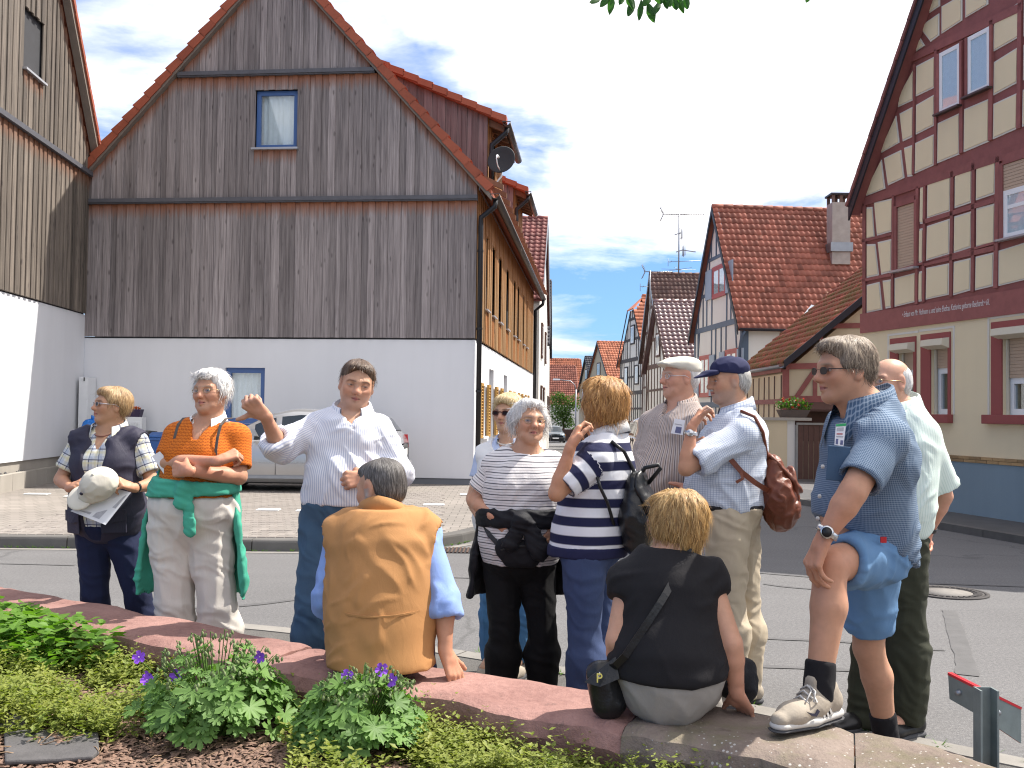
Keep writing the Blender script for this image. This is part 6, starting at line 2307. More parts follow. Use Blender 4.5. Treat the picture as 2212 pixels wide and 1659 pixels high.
for k in range(46):
 a,r=rg.uniform(0,6.28),rg.uniform(.005,.021)
 d=Vector((math.cos(a),math.sin(a),.35)).normalized()
 w=Vector((-math.sin(a),math.cos(a),0))*.0028
 c=dn+Vector((0,0,.05+(0.02-r)*.4))
 mb.add([c-w,c+w,c+d*r+w,c+d*r-w],[(0,1,2,3)])
mb.build('flower_head',YEL,dl)
# stone slab and clods at bottom left
sl0=GS(95,1628)
ss=thing('stone_slab',sl0,'dark flat paving slab lying in the bed at the bottom left corner','slab')
mb=MB()
pts=[GS(x,y)+Vector((0,0,.012))for x,y in((8,1600),(60,1592),(212,1597),(214,1640),(200,1652),(120,1658),(10,1662))]
mb.prism(pts,(0,0,0.016)).build('slab',basic('dark_slab',(0.085,0.08,0.08),0.9,var=0.4,vs=16,bump=0.9,bs=60),ss,bevel=.006)
for x,y,r in((-10,1575,.09),(185,1592,.03)):
 p=GS(x,y)
 s2=thing('garden_stone',p,'rough grey stone half buried at the left edge of the bed' if x<0 else 'small pale stone beside the paving slab','stone')
 vs,fs=[],[]
 for i in range(5):
  th=math.pi*i/4
  for j in range(8):
   ph=2*math.pi*j/8
   q=r*(1+rb.uniform(-.2,.2))
   vs.append((p.x+q*1.3*math.sin(th)*math.cos(ph),p.y+q*math.sin(th)*math.sin(ph),p.z+.6*q*math.cos(th)))
 for i in range(4):
  for j in range(8):
   fs.append((i*8+j,i*8+(j+1)%8,(i+1)*8+(j+1)%8,(i+1)*8+j))
 MB().add(vs,fs).build('stone',MATS['dark_slab']if x<0 else CONCR,s2)
# ---- metal sign on a post, seen from behind, bottom right
SY=3.05
sp_=W(2130,1500,SY)
sg=thing('sign_post',(sp_.x,SY,0),'low galvanised sign with two angled plates and red front edges, seen from behind','sign')
ztop=W(2130,1488,SY).z
hwid=.028
mb=MB()
mb.box(sp_.x-hwid,sp_.x+hwid,SY+.018,SY+.024,0.0,ztop).box(sp_.x-hwid,sp_.x-hwid+.006,SY-.025,SY+.0179,0.0,ztop).box(sp_.x+hwid-.006,sp_.x+hwid,SY-.025,SY+.0179,0,ztop)
mb.build('post',GALV,sg)
REDEDGE=basic('red_reflector_edge',(0.5,0.02,0.03),0.35,var=0.1)
for quad,dd in((((2048,1458),(2116,1492),(2118,1548),(2051,1510)),(.13,0)),(((2122,1492),(2206,1533),(2206,1606),(2143,1575)),(0,-.10))):
 P=[W(x,y,SY+.03+(dd[0]if i in(0,3)else dd[1]))for i,(x,y)in enumerate(quad)]
 if dd[1]:
  P=[W(quad[0][0],quad[0][1],SY+.03),W(quad[1][0],quad[1][1],SY+.10),W(quad[2][0],quad[2][1],SY+.10),W(2124,1551,SY+.03)]
 nrm=(P[1]-P[0]).cross(P[3]-P[0]).normalized()
 if nrm.y<0:
  nrm=-nrm
 mb=MB()
 mb.prism(P,tuple(nrm*.004))
 pl_=mb.build('sign_plate',GALV,sg)
 e0,e1=P[0]+nrm*.006,P[1]+nrm*.006
 mb=MB()
 mb.prism([P[0]+nrm*.0045,P[1]+nrm*.0045,P[2]+nrm*.0045,P[3]+nrm*.0045],tuple(nrm*.004))
 mb.build('red_face',REDEDGE,pl_)
 mb=MB()
 mb.bar(e0+Vector((0,0,.004)),e1+Vector((0,0,.004)),.016,.008)
 mb.build('edge',REDEDGE,pl_)
 for f in(.35,):
  c=P[0].lerp(P[1],f).lerp(P[3].lerp(P[2],f),.5)
  MB().lathe([(0,.012),(.008,.012),(.010,0)],c,-nrm,6).build('bolt',ZINC,pl_)
# ---- branch of a tree reaching in at the top
BY=3.2
br=thing('tree_branch',W(1380,-60,BY),'leafy tree branch hanging into view at the top edge','tree')
twigs=MB()
twigs.tube([W(1250,-420,BY-.5),W(1330,-200,BY-.1),W(1390,-70,BY),W(1440,-22,BY),W(1500,-8,BY)],[.03,.018,.008,.004,.002],6)
twigs.tube([W(1390,-70,BY),W(1350,-25,BY),W(1290,-14,BY)],[.006,.004,.002],5)
twigs.tube([W(1330,-200,BY-.1),W(1560,-90,BY),W(1752,-20,BY)],[.01,.006,.002],5)
twigs.build('twig',BROWNBEAM,br)
LEAFB=leaf_mat('branch_leaf',(0.02,0.075,0.02),(0.05,0.15,0.03),0.45)
def big_leaf(a,b,w,tilt):
 A,B=W(*a,BY+tilt),W(*b,BY-tilt*.5)
 d=(B-A)
 s=d.cross(Vector((0.25,1,.1))).normalized()*w
 nr=s.cross(d).normalized()*.006
 vs=[A]
 for t,k in((.15,.55),(.4,1.0),(.65,.85),(.85,.4)):
  c=A+d*t
  vs+=[c-s*k+nr*2,c,c+s*k+nr]
 vs.append(B)
 fs=[(0,2,1),(0,3,2)]
 for i in range(3):
  q=1+3*i
  fs+=[(q,q+1,q+4,q+3),(q+1,q+2,q+5,q+4)]
 fs+=[(10,11,13),(11,12,13)]
 MB().add(vs,fs,smooth=True).build('leaf',LEAFB,br)
for a,b,w,tl in(((1300,-10),(1273,6),.012,.02),((1318,-18),(1296,16),.014,.01),((1322,-14),(1316,33),.013,.0),((1368,-6),(1357,36),.014,.02),((1385,-4),(1380,46),.011,.01),((1398,4),(1414,50),.015,.0),
     ((1405,-14),(1388,14),.014,.01),((1425,-4),(1412,32),.013,.03),((1436,-12),(1442,20),.012,.0),((1452,-10),(1464,20),.013,.02),((1462,-14),(1478,30),.011,.0),((1478,-14),(1486,20),.012,.01),
     ((1345,-20),(1340,10),.012,.02),((1440,-14),(1450,14),.012,.01),((1752,-22),(1742,6),.010,0),((1350,-16),(1368,20),.011,.02),((1410,-20),(1432,6),.014,.02),((1360,-40),(1330,-8),.014,.01)):
 big_leaf(a,b,w,tl)
# ================================================================== figures: bodies and clothes as blended distance fields
def V3(p):
 return np.array([float(p[0]),float(p[1]),float(p[2])])
def nrm(v):
 v=V3(v)
 return v/(np.linalg.norm(v)+1e-12)
def cone(a,b,ra,rb,n=None,s=1.0,k=0.02,op='+',tag_=None):
 return dict(t='c',a=V3(a),b=V3(b),ra=ra,rb=rb,n=None if n is None else nrm(n),s=s,k=k,op=op,tag=tag_)
def ell(c,r,R=None,k=0.02,op='+',tag_=None):
 return dict(t='e',c=V3(c),r=V3(r),R=np.eye(3)if R is None else R,k=k,op=op,tag=tag_)
def ball(c,r,k=0.02,op='+'):
 return ell(c,(r,r,r),None,k,op)
def prim_eval(p,x,y,z):
 if p['t']=='c':
  a,d=p['a'],p['b']-p['a']
  L2=d@d+1e-12
  px,py,pz=x-a[0],y-a[1],z-a[2]
  h=np.clip((px*d[0]+py*d[1]+pz*d[2])/L2,0,1)
  qx,qy,qz=px-h*d[0],py-h*d[1],pz-h*d[2]
  q2=qx*qx+qy*qy+qz*qz
  r=p['ra']+(p['rb']-p['ra'])*h
  if p['n']is not None and abs(p['s']-1)>1e-3:
   n=p['n']
   t=qx*n[0]+qy*n[1]+qz*n[2]
   l=np.sqrt(q2+(1/p['s']**2-1)*t*t)+1e-9
   return(l-r)*np.maximum(np.sqrt(q2)/l,0.35)
  return np.sqrt(q2)-r
 c,r,R=p['c'],p['r'],p['R']
 px,py,pz=x-c[0],y-c[1],z-c[2]
 l=[px*R[0,i]+py*R[1,i]+pz*R[2,i]for i in range(3)]
 k0=np.sqrt((l[0]/r[0])**2+(l[1]/r[1])**2+(l[2]/r[2])**2)+1e-9
 k1=np.sqrt((l[0]/r[0]**2)**2+(l[1]/r[1]**2)**2+(l[2]/r[2]**2)**2)+1e-9
 return k0*(k0-1)/k1
def prim_box(p):
 if p['t']=='c':
  r=max(p['ra'],p['rb'])*max(1.0,p['s'])
  return np.minimum(p['a'],p['b'])-r,np.maximum(p['a'],p['b'])+r
 r=max(p['r'])
 return p['c']-r,p['c']+r
class Field:
 def __init__(self,lo,hi,h):
  self.h=h
  self.lo=np.array(lo,float)
  self.n=np.maximum(4,np.ceil((np.array(hi)-lo)/h).astype(int)+1)
  self.ax=[self.lo[i]+h*np.arange(self.n[i])for i in range(3)]
  self.D=np.full(self.n,0.25,np.float32)
 def sl(self,lo,hi):
  a=np.clip(np.floor((lo-self.lo)/self.h).astype(int),0,self.n)
  b=np.clip(np.ceil((hi-self.lo)/self.h).astype(int)+1,0,self.n)
  return a,b
 def apply(self,p):
  m=0.05+p['k']
  lo,hi=prim_box(p)
  a,b=self.sl(lo-m,hi+m)
  if np.any(b<=a):
   return
  x=self.ax[0][a[0]:b[0],None,None]
  y=self.ax[1][None,a[1]:b[1],None]
  z=self.ax[2][None,None,a[2]:b[2]]
  d=prim_eval(p,x,y,z).astype(np.float32)
  S=self.D[a[0]:b[0],a[1]:b[1],a[2]:b[2]]
  k=max(p['k'],1e-4)
  if p['op']=='+':
   h=np.maximum(k-np.abs(S-d),0)/k
   S[...]=np.minimum(S,d)-h*h*k*0.25
  else:
   d=-d
   h=np.maximum(k-np.abs(S-d),0)/k
   S[...]=np.maximum(S,d)+h*h*k*0.25
 def clip(self,pt,n):
  n=nrm(n)
  x,y,z=self.ax[0][:,None,None],self.ax[1][None,:,None],self.ax[2][None,None,:]
  d=((x-pt[0])*n[0]+(y-pt[1])*n[1]+(z-pt[2])*n[2]).astype(np.float32)
  self.D=np.maximum(self.D,d)
 def union(self,o,k=0.015):
  d=o.D
  h=np.maximum(k-np.abs(self.D-d),0)/k
  self.D=np.minimum(self.D,d)-h*h*k*0.25
 def mesh(self,smooth=2):
  D=self.D
  s=D<0
  n=s.shape
  cnt=np.zeros([k-1 for k in n],np.int8)
  for i in(0,1):
   for j in(0,1):
    for k in(0,1):
     cnt+=s[i:n[0]-1+i,j:n[1]-1+j,k:n[2]-1+k]
  act=(cnt>0)&(cnt<8)
  I=np.argwhere(act)
  if len(I)==0:
   return np.zeros((0,3)),np.zeros((0,4),int)
  idx=np.full(act.shape,-1,np.int64)
  idx[act]=np.arange(len(I))
  pos=np.zeros((len(I),3))
  c=np.zeros(len(I))
  corners=[(i,j,k)for i in(0,1)for j in(0,1)for k in(0,1)]
  val={q:D[I[:,0]+q[0],I[:,1]+q[1],I[:,2]+q[2]]for q in corners}
  for a in corners:
   for ax in range(3):
    if a[ax]==0:
     b=tuple(a[i]+(i==ax)for i in range(3))
     va,vb=val[a],val[b]
     m=(va<0)!=(vb<0)
     t=np.where(m,va/np.where(m,va-vb,1),0)
     q=np.array(a,float)[None].repeat(len(I),0)
     q[:,ax]+=t
     pos+=q*m[:,None]
     c+=m
  pos=(pos/c[:,None]+I)*self.h+self.lo
  F=[]
  for ax in range(3):
   o1,o2=[(1,2),(2,0),(0,1)][ax]
   s0=np.take(s,range(0,n[ax]-1),ax)
   s1=np.take(s,range(1,n[ax]),ax)
   E=np.argwhere(s0!=s1)
   ok=(E[:,o1]>0)&(E[:,o2]>0)&(E[:,o1]<n[o1]-1)&(E[:,o2]<n[o2]-1)
   E=E[ok]
   ins=s0[E[:,0],E[:,1],E[:,2]]
   q=[]
   for d1,d2 in((-1,-1),(0,-1),(0,0),(-1,0)):
    e=E.copy()
    e[:,o1]+=d1
    e[:,o2]+=d2
    q.append(idx[e[:,0],e[:,1],e[:,2]])
   q=np.stack(q,1)
   q[~ins]=q[~ins][:,::-1]
   F.append(q)
  F=np.concatenate(F)
  F=F[(F>=0).all(1)]
  for _ in range(smooth):
   pos=relax(pos,F)
  return pos,F
def relax(P,F,f=0.5):
 A=np.zeros_like(P)
 c=np.zeros(len(P))
 for a,b in((0,1),(1,2),(2,3),(3,0)):
  for u,v in((a,b),(b,a)):
   for i in range(3):
    A[:,i]+=np.bincount(F[:,u],P[F[:,v],i],len(P))
   c+=np.bincount(F[:,u],minlength=len(P))
 c=np.maximum(c,1)
 return P*(1-f)+f*A/c[:,None]
def big_parts(P,F):
 lab=np.arange(len(P))
 while True:
  m=lab[F].min(1)
  n=lab.copy()
  for k in range(4):
   np.minimum.at(n,F[:,k],m)
  n=n[n]
  if(n==lab).all():
   break
  lab=n
 big=np.bincount(lab).argmax()
 P,F,_=compact(P,F,lab[F[:,0]]==big)
 return P,F
def vnormals(P,F):
 n=np.cross(P[F[:,2]]-P[F[:,0]],P[F[:,3]]-P[F[:,1]])
 N=np.zeros_like(P)
 for k in range(4):
  for i in range(3):
   N[:,i]+=np.bincount(F[:,k],n[:,i],len(P))
 return N/(np.linalg.norm(N,axis=1)[:,None]+1e-12)
_perm=np.random.default_rng(3).permutation(512)
_grad=np.random.default_rng(4).normal(size=(512,3))
_grad/=np.linalg.norm(_grad,axis=1)[:,None]
def pnoise(P):
 P=np.asarray(P,float)
 i0=np.floor(P).astype(int)
 f=P-i0
 w=f*f*f*(f*(f*6-15)+10)
 out=np.zeros(len(P))
 for a in(0,1):
  for b in(0,1):
   for c in(0,1):
    q=i0+(a,b,c)
    h=_perm[(_perm[(_perm[q[:,0]&511]+q[:,1])&511]+q[:,2])&511]
    g=(_grad[h]*(f-(a,b,c))).sum(1)
    out+=g*np.where(a,w[:,0],1-w[:,0])*np.where(b,w[:,1],1-w[:,1])*np.where(c,w[:,2],1-w[:,2])
 return out
def compact(P,F,keep):
 F=F[keep]
 used=np.zeros(len(P),bool)
 used[F.ravel()]=True
 m=np.cumsum(used)-1
 return P[used],m[F],used
def np_mesh(name,P,F,mat,parent,attrs=None,cols=None,label=None,smooth=True,kind=None):
 rl=np.array(ROOTLOC[root_of(parent)])if parent is not None else np.zeros(3)
 me=bpy.data.meshes.new(name)
 F=np.asarray(F)
 me.vertices.add(len(P))
 me.vertices.foreach_set('co',(P-rl).astype(np.float32).ravel())
 k=F.shape[1]
 me.loops.add(F.size)
 me.loops.foreach_set('vertex_index',F.astype(np.int32).ravel())
 me.polygons.add(len(F))
 me.polygons.foreach_set('loop_start',np.arange(0,F.size,k,dtype=np.int32))
 me.polygons.foreach_set('loop_total',np.full(len(F),k,np.int32))
 me.polygons.foreach_set('use_smooth',np.full(len(F),smooth))
 me.update(calc_edges=True)
 if attrs:
  for nm,A in attrs.items():
   a=me.attributes.new(nm,'FLOAT_VECTOR','POINT')
   a.data.foreach_set('vector',np.asarray(A,np.float32).ravel())
 if cols is not None:
  a=me.attributes.new('tone','FLOAT_COLOR','POINT')
  a.data.foreach_set('color',np.concatenate([cols,np.ones((len(cols),1))],1).astype(np.float32).ravel())
 o=link_mesh(name,me,mat,parent)
 if label:
  o['label']=label
 if kind:
  o['kind']=kind
 return o
# ------------------------------------------------------------------ skin, hair, cloth materials
def skin_mat():
 m,N,b=new_mat('skin')
 c=N.attr('tone','Color')
 p=N.pos()
 k=N.math('MULTIPLY_ADD',N.noise(p,38,4,0.6),0.32,0.84)
 c=N.mix(1.0,c,N.comb(k,N.math('MULTIPLY_ADD',k,0.9,0.1),k),'MULTIPLY')
 N.set(b.inputs['Base Color'],c)
 b.inputs['Roughness'].default_value=0.52
 b.inputs['Specular IOR Level'].default_value=0.38
 b.inputs['Subsurface Weight'].default_value=0.12
 b.inputs['Subsurface Radius'].default_value=(1.0,0.4,0.25)
 b.inputs['Subsurface Scale'].default_value=0.008
 set_bump(N,b,N.noise(p,260,3,0.6),0.18,0.002)
 return m
SKIN=skin_mat()
def hair_mat(name,dark,mid,light):
 m,N,b=new_mat(name)
 x,y,z=N.sep(N.attr('flow'))
 s=N.noise(N.comb(N.math('MULTIPLY',x,26.0),N.math('MULTIPLY',y,3.0),z),1.0,5,0.6,0.5)
 c=N.ramp(s,[(0.30,dark),(0.50,mid),(0.68,light)])
 k=N.math('MULTIPLY_ADD',z,0.5,0.72)
 c=N.mix(1.0,c,N.comb(k,k,k),'MULTIPLY')
 N.set(b.inputs['Base Color'],c)
 b.inputs['Roughness'].default_value=0.45
 b.inputs['Specular IOR Level'].default_value=0.45
 b.inputs['Anisotropic'].default_value=0.4
 set_bump(N,b,s,0.9,0.006)
 return m
def cloth_mat(name,build,rough=0.85,bump=0.6,weave=700,sheen=0.02,bscale=0.0015,crumple=0.3):
 m,N,b=new_mat(name)
 u,v,w=N.sep(N.attr('cloth'))
 c=build(N,u,v,w)
 p=N.pos()
 k=N.math('MULTIPLY_ADD',N.noise(p,9,4,0.6),0.24,0.88)
 c=N.mix(1.0,c,N.comb(k,k,k),'MULTIPLY')
 N.set(b.inputs['Base Color'],c)
 b.inputs['Roughness'].default_value=rough
 b.inputs['Specular IOR Level'].default_value=0.22
 b.inputs['Sheen Weight'].default_value=sheen
 h=N.math('ADD',N.math('MULTIPLY',N.noise(p,weave,2),0.10),N.math('MULTIPLY',N.math('ABSOLUTE',N.math('SUBTRACT',N.noise(N.vscale(p,(1,1,.4)),17,4,0.5,1.2),0.5)),-1.3*crumple))
 set_bump(N,b,h,bump,0.012)
 return m
def flat_cloth(col,col2=None):
 def f(N,u,v,w):
  if col2 is None:
   return N.mix(0.0,(*col,1),(*col,1))
  return N.mix(N.noise(N.pos(),5,5,0.65),(*col,1),(*col2,1))
 return f
def band(N,x,period,width,off=0.0,soft=0.12):
 f=N.math('FRACT',N.math('DIVIDE',N.math('ADD',x,off+10*period),period))
 d=N.math('ABSOLUTE',N.math('SUBTRACT',f,0.5))
 return N.math('SUBTRACT',1.0,N.math('DIVIDE',N.math('SUBTRACT',d,width/period/2-soft*width/period),soft*2*width/period),clamp=True)
# ------------------------------------------------------------------ a person
class Person:
 def __init__(self,label,d,H,byaw,head,hh,hyaw,hpitch=0,hroll=0,skin=(0.52,0.29,0.20),group='members of the walking tour'):
  self.d,self.H,self.s=d,H,H/1.75
  self.by=math.radians(byaw)
  self.F=np.array([math.sin(self.by),-math.cos(self.by),0])
  self.L=np.array([math.cos(self.by),math.sin(self.by),0])
  self.J={}
  self.hh=hh
  self.hc=V3(W(head[0],head[1],d+(head[2]if len(head)>2 else 0)))
  y,p,r=math.radians(hyaw),math.radians(hpitch),math.radians(hroll)
  F0,L0,U0=np.array([math.sin(y),-math.cos(y),0]),np.array([math.cos(y),math.sin(y),0]),np.array([0,0,1.0])
  F1,U1=F0*math.cos(p)+U0*math.sin(p),U0*math.cos(p)-F0*math.sin(p)
  L2,U2=L0*math.cos(r)-U1*math.sin(r),U1*math.cos(r)+L0*math.sin(r)
  self.HR=np.stack([L2,F1,U2],1)
  self.skin=np.array(skin)
  self.label=label
  self.lips=np.array((0.42,0.15,0.13))
  self.brow=np.array((0.16,0.10,0.06))
  self.stubble=None
  self.arms={}
  self.legs={}
  self.bust=0
  self.belly=0
  self.age=0.0
  self.neck_r=0.058*self.s
 def at(self,px,py,dd=0.0):
  return V3(W(px,py,self.d+dd))
 def joints(self,**kw):
  for k,v in kw.items():
   self.J[k]=self.at(*v)if isinstance(v,tuple)else V3(v)
  return self
 def finish(self,base=None):
  J=self.J
  g=base if base is not None else(J['pelvis'][0],J['pelvis'][1],0)
  self.t=thing('person',g,self.label,'person')
  if self.group:
   self.t['group']=self.group
 group=None
 # --- primitives of the parts of the body, thickened by e
 def torso(self,e=0.0,hem=None):
  J,s=self.J,self.s
  neck,pel=J['neck'],J['pelvis']
  out=[]
  ax=pel-neck
  F=nrm(self.F-ax*(self.F@ax)/(ax@ax))
  lv=[]
  for t,hw,hd,fo in self.levels:
   lv.append((neck+ax*t+F*fo,hw+e,hd+e))
  for i,((c0,w0,d0),(c1,w1,d1))in enumerate(zip(lv,lv[1:])):
   if i==len(lv)-2:
    c1,w1,d1=neck+ax*.96+F*self.levels[-1][3],w1*.74,d1*.74
   out.append(cone(c0,c1,w0,w1,F,0.5*(d0/w0+d1/w1),k=0.03))
  sl,sr=J['shl'],J['shr']
  r=0.052*s+e
  n2=neck+np.array([0,0,0.012])
  for q in(sl,sr):
   out.append(cone(n2,q,0.045*s+e*.8,r,k=0.035))
  out.append(cone(sl,sr,r*.9,r*.9,k=0.03))
  c=neck+ax*0.34
  if self.bust:
   for sg in(-1,1):
    out.append(ball(c+self.L*sg*.075*s+F*(self.levels[1][2]*.62),self.bust+e,k=0.05))
  if self.belly:
   out.append(ball(neck+ax*0.68+F*(self.levels[2][2]*.45),self.belly+e,k=0.08))
  return out
 def arm(self,side,e=0.0,parts=('u','f'),e2=None):
  J,s=self.J,self.s
  sh,el,wr=J['sh'+side],J['el'+side],J['wr'+side]
  f=self.fat_arm
  out=[]
  e2=e if e2 is None else e2
  if 'u' in parts:
   out.append(cone(sh,el,0.048*s*f+e,0.039*s*f+e2,k=0.02))
  if 'f' in parts:
   m=el+(wr-el)*.30
   out.append(cone(el,m,0.037*s*f+e,0.0385*s*f+e,k=0.015))
   out.append(cone(m,wr,0.0385*s*f+e,0.0250*s+e,k=0.012))
  return out
 fat_arm=1.0
 fat_leg=1.0
 def leg(self,side,e=0.0,parts=('t','c'),ec=None):
  J,s,f=self.J,self.s,self.fat_leg
  hp,kn,an=J['hp'+side],J['kn'+side],J['an'+side]
  ec=e if ec is None else ec
  out=[]
  if 't' in parts:
   out.append(cone(hp,kn,0.088*s*f+e,0.056*s*f+e,k=0.03))
  if 'c' in parts:
   m=kn+(an-kn)*.33
   back=nrm(np.cross(np.cross(an-kn,self.F),an-kn))
   out.append(cone(kn,m-back*.012,0.054*s*f+e,0.057*s*f+ec,k=0.02))
   out.append(cone(m-back*.012,an,0.057*s*f+ec,0.036*s*f+ec,k=0.02))
  return out
 # --- head
 def hp(self,x,y,z):
  return self.hc+self.HR@(np.array([x,y,z])*self.hh)
 def head_prims(self):
  h,R=self.hh,self.HR
  E=lambda c,r,k=0.03,op='+':ell(self.hp(*c),np.array(r)*h,R,k*h/.225,op)
  C=lambda a,b,ra,rb,k=0.012,op='+':cone(self.hp(*a),self.hp(*b),ra*h,rb*h,None,1,k*h/.225,op)
  P=[E((0,-.08,.15),(.325,.415,.34)),E((0,.085,-.08),(.275,.30,.37),.03)]
  P+=[C((.20,.00,-.20),(.075,.25,-.40),.085,.075,.03),C((-.20,.00,-.20),(-.075,.25,-.40),.085,.075,.03),E((0,.265,-.405),(.11,.10,.085),.02)]
  P+=[E((.155,.245,-.09),(.11,.10,.10),.035),E((-.155,.245,-.09),(.11,.10,.10),.035)]
  P+=[C((.05,.365,.085),(.19,.30,.085),.045,.035,.02),C((-.05,.365,.085),(-.19,.30,.085),.045,.035,.02)]
  P+=[E((.148,.385,.00),(.082,.075,.058),.02,'-'),E((-.148,.385,.00),(.082,.075,.058),.02,'-')]
  P+=[E((.148,.278,-.002),(.074,.074,.066),.006),E((-.148,.278,-.002),(.074,.074,.066),.006)]
  n=getattr(self,'nose',1.0)
  P+=[C((0,.365,.05),(0,.36+.075*n,-.11),.036,.042,.02),E((0,.37+.075*n,-.13),(.050,.055,.045),.015)]
  P+=[E((.048,.385,-.145),(.036,.05,.033),.010),E((-.048,.385,-.145),(.036,.05,.033),.010)]
  P+=[C((-.085,.335,-.252),(0,.392,-.232),.020,.026,.008),C((.085,.335,-.252),(0,.392,-.232),.020,.026,.008)]
  P+=[C((-.07,.335,-.285),(0,.378,-.295),.020,.030,.008),C((.07,.335,-.285),(0,.378,-.295),.020,.030,.008)]
  P+=[C((-.10,.36,-.267),(.10,.36,-.267),.009,.009,.006,'-')]
  for sg in(1,-1):
   P+=[E((sg*.325,-.05,-.01),(.045,.095,.145),.012),E((sg*.375,-.02,-.0),(.022,.055,.085),.008,'-'),E((sg*.335,-.045,-.125),(.03,.045,.045),.01)]
  if self.age>0:
   for sg in(1,-1):
    P+=[C((sg*.085,.385,-.13),(sg*.135,.315,-.27),.010*self.age,.012*self.age,.012,'-')]
    P+=[E((sg*.14,.22,-.33),(.07+.03*self.age,.07,.06),.02)]
  # neck and throat
  J=self.J
  up=self.HR[:,2]
  nk=self.hp(0,-.10,-.20)
  P+=[cone(J['neck']+np.array([0,0,-.03]),nk,self.neck_r*1.12,self.neck_r,k=0.03),cone(J['neck']+self.F*.02+np.array([0,0,.0]),self.hp(0,.08,-.32),self.neck_r*.8,self.neck_r*.72,k=0.03)]
  return P
 def head_colours(self,P):
  l=((P-self.hc)@self.HR)/self.hh
  x,y,z=l[:,0],l[:,1],l[:,2]
  c=np.repeat(self.skin[None],len(P),0)
  face=(np.abs(x)<.5)&(y<.7)&(z>-.55)&(z<.6)
  g=lambda cx,cy,cz,r:np.exp(-(((np.abs(x)-cx)**2+(y-cy)**2+(z-cz)**2)/r**2))
  red=0.6*g(.17,.28,-.10,.12)+.7*g(0,.45,-.12,.08)+.5*g(.34,-.05,0,.12)
  c=c*(1+red[:,None]*np.array([.10,-.20,-.20])*face[:,None])
  ax=np.abs(x)
  # lips
  lip=np.clip(1-np.sqrt((ax/.095)**2+((z+.266)/.042)**2)**4,0,1)*(y>.25)
  c=c*(1-lip[:,None])+self.lips*lip[:,None]
  ln=np.clip(1-np.abs(z+.267)/.014,0,1)*(ax<.10)*(y>.25)
  c=c*(1-.7*ln[:,None])
  # brows
  bz=.088+.05*ax-.9*np.clip(ax-.19,0,1)
  b=np.clip(1.6-np.abs(z-bz)/.015,0,1)*np.clip((ax-.045)/.02,0,1)*np.clip((.25-ax)/.03,0,1)*(y>.16)
  c=c*(1-.62*b[:,None])+self.brow*.62*b[:,None]
  # eyes: whites, iris, lash line
  ex,ez=ax-.148,z+.002
  open_=getattr(self,'eyes',.62)
  ew=np.clip(1-(ex/.062)**2,0,1)*.030*open_
  inside=np.clip((ew-np.abs(ez))/.008+.5,0,1)*(y>.2)
  white=np.array([.40,.36,.34])
  iris=np.clip((.030-np.sqrt((ax-.148-self.gaze*np.sign(x))**2+ez**2))/.008,0,1)
  ec=white[None]*(1-iris[:,None])+np.array([.06,.05,.045])*iris[:,None]
  c=c*(1-inside[:,None])+ec*inside[:,None]
  lash=np.clip(1-np.abs(ez-ew-.006)/.010,0,1)*(np.abs(ex)<.068)*(y>.2)
  c=c*(1-.65*lash[:,None])
  under=np.exp(-((ex/.07)**2+((ez+.06)/.03)**2))*(y>.2)
  c=c*(1-.16*under[:,None])
  nost=np.exp(-(((ax-.030)/.016)**2+((z+.172)/.014)**2))*(y>.36)
  c=c*(1-.6*nost[:,None])
  if self.stubble is not None:
   st=np.clip((-.17-z)/.1,0,1)*np.clip((y+.12)/.1,0,1)*(z>-.62)*np.clip(1-lip*2,0,1)
   side_=np.clip(1-np.abs(y+.02)/.12,0,1)*(z<.02)*(z>-.3)*(ax>.22)
   st=np.clip(np.maximum(st,side_),0,1)*self.stubble[1]
   c=c*(1-st[:,None])+np.array(self.stubble[0])*st[:,None]
  return c
 gaze=0.0
 # --- hands
 def hand_prims(self,side,aim,palm,pose,thumb=None):
  s=self.s*self.hand_s
  wr=self.J['wr'+side]
  a=nrm(V3(aim)-wr)
  n=V3(palm)
  n=nrm(n-a*(n@a))
  t=np.cross(a,n)if side=='r' else np.cross(n,a)
  q=lambda A,T,N:wr+(a*A+t*T+n*N)*s
  P=[cone(q(-.01,0,0),q(.03,.002,0),.025*s,.030*s,n,.75,k=.012)]
  kn=[(.094,.030),(.098,.010),(.093,-.011),(.084,-.030)]
  for A,T in kn:
   P.append(cone(q(.02,T*.55,0),q(A,T,0),.015*s,.0125*s,k=.010))
  P.append(ell(q(.045,.022,.012),np.array([.030,.018,.016])*s,np.stack([a,t,n],1),.01))
  seg=[(.042,.026,.020),(.047,.030,.021),(.043,.028,.021),(.034,.021,.018)]
  cur={'relaxed':(24,34,22),'fist':(78,96,55),'grip':(48,58,38),'flat':(8,12,8),'drape':(38,28,16),'curl':(55,75,45),'chin':(30,62,40)}[pose]
  rn=random.Random(int(abs(wr[0])*1000)+ord(side))
  for i,((A,T),sg)in enumerate(zip(kn,seg)):
   p=q(A,T,0)
   th=0
   sp=(.06,.02,-.03,-.09)[i]*(1 if pose not in('fist','curl')else .2)
   r=(.0098,.0102,.0096,.0085)[i]
   for j,(L,c)in enumerate(zip(sg,cur)):
    th+=math.radians(c+rn.uniform(-5,5)+(4*i if j==0 else 0))
    d=nrm((a*math.cos(th)+n*math.sin(th))+t*sp)
    p2=p+d*L*s
    P.append(cone(p,p2,r*s,(r-.0008)*s,k=.004 if j else .007))
    p,r=p2,r-.0008
  th=thumb or{'relaxed':(.8,.55,.25),'fist':(.55,.25,.9),'grip':(.65,.35,.75),'flat':(.75,.65,.1),'drape':(.75,.6,.3),'curl':(.8,.3,.6),'chin':(.5,1.0,.1)}[pose]
  b0,b1=q(.016,.022,.006),q(.048,.046,.012+.012*th[2])
  d=nrm(a*th[0]+t*th[1]+n*th[2])
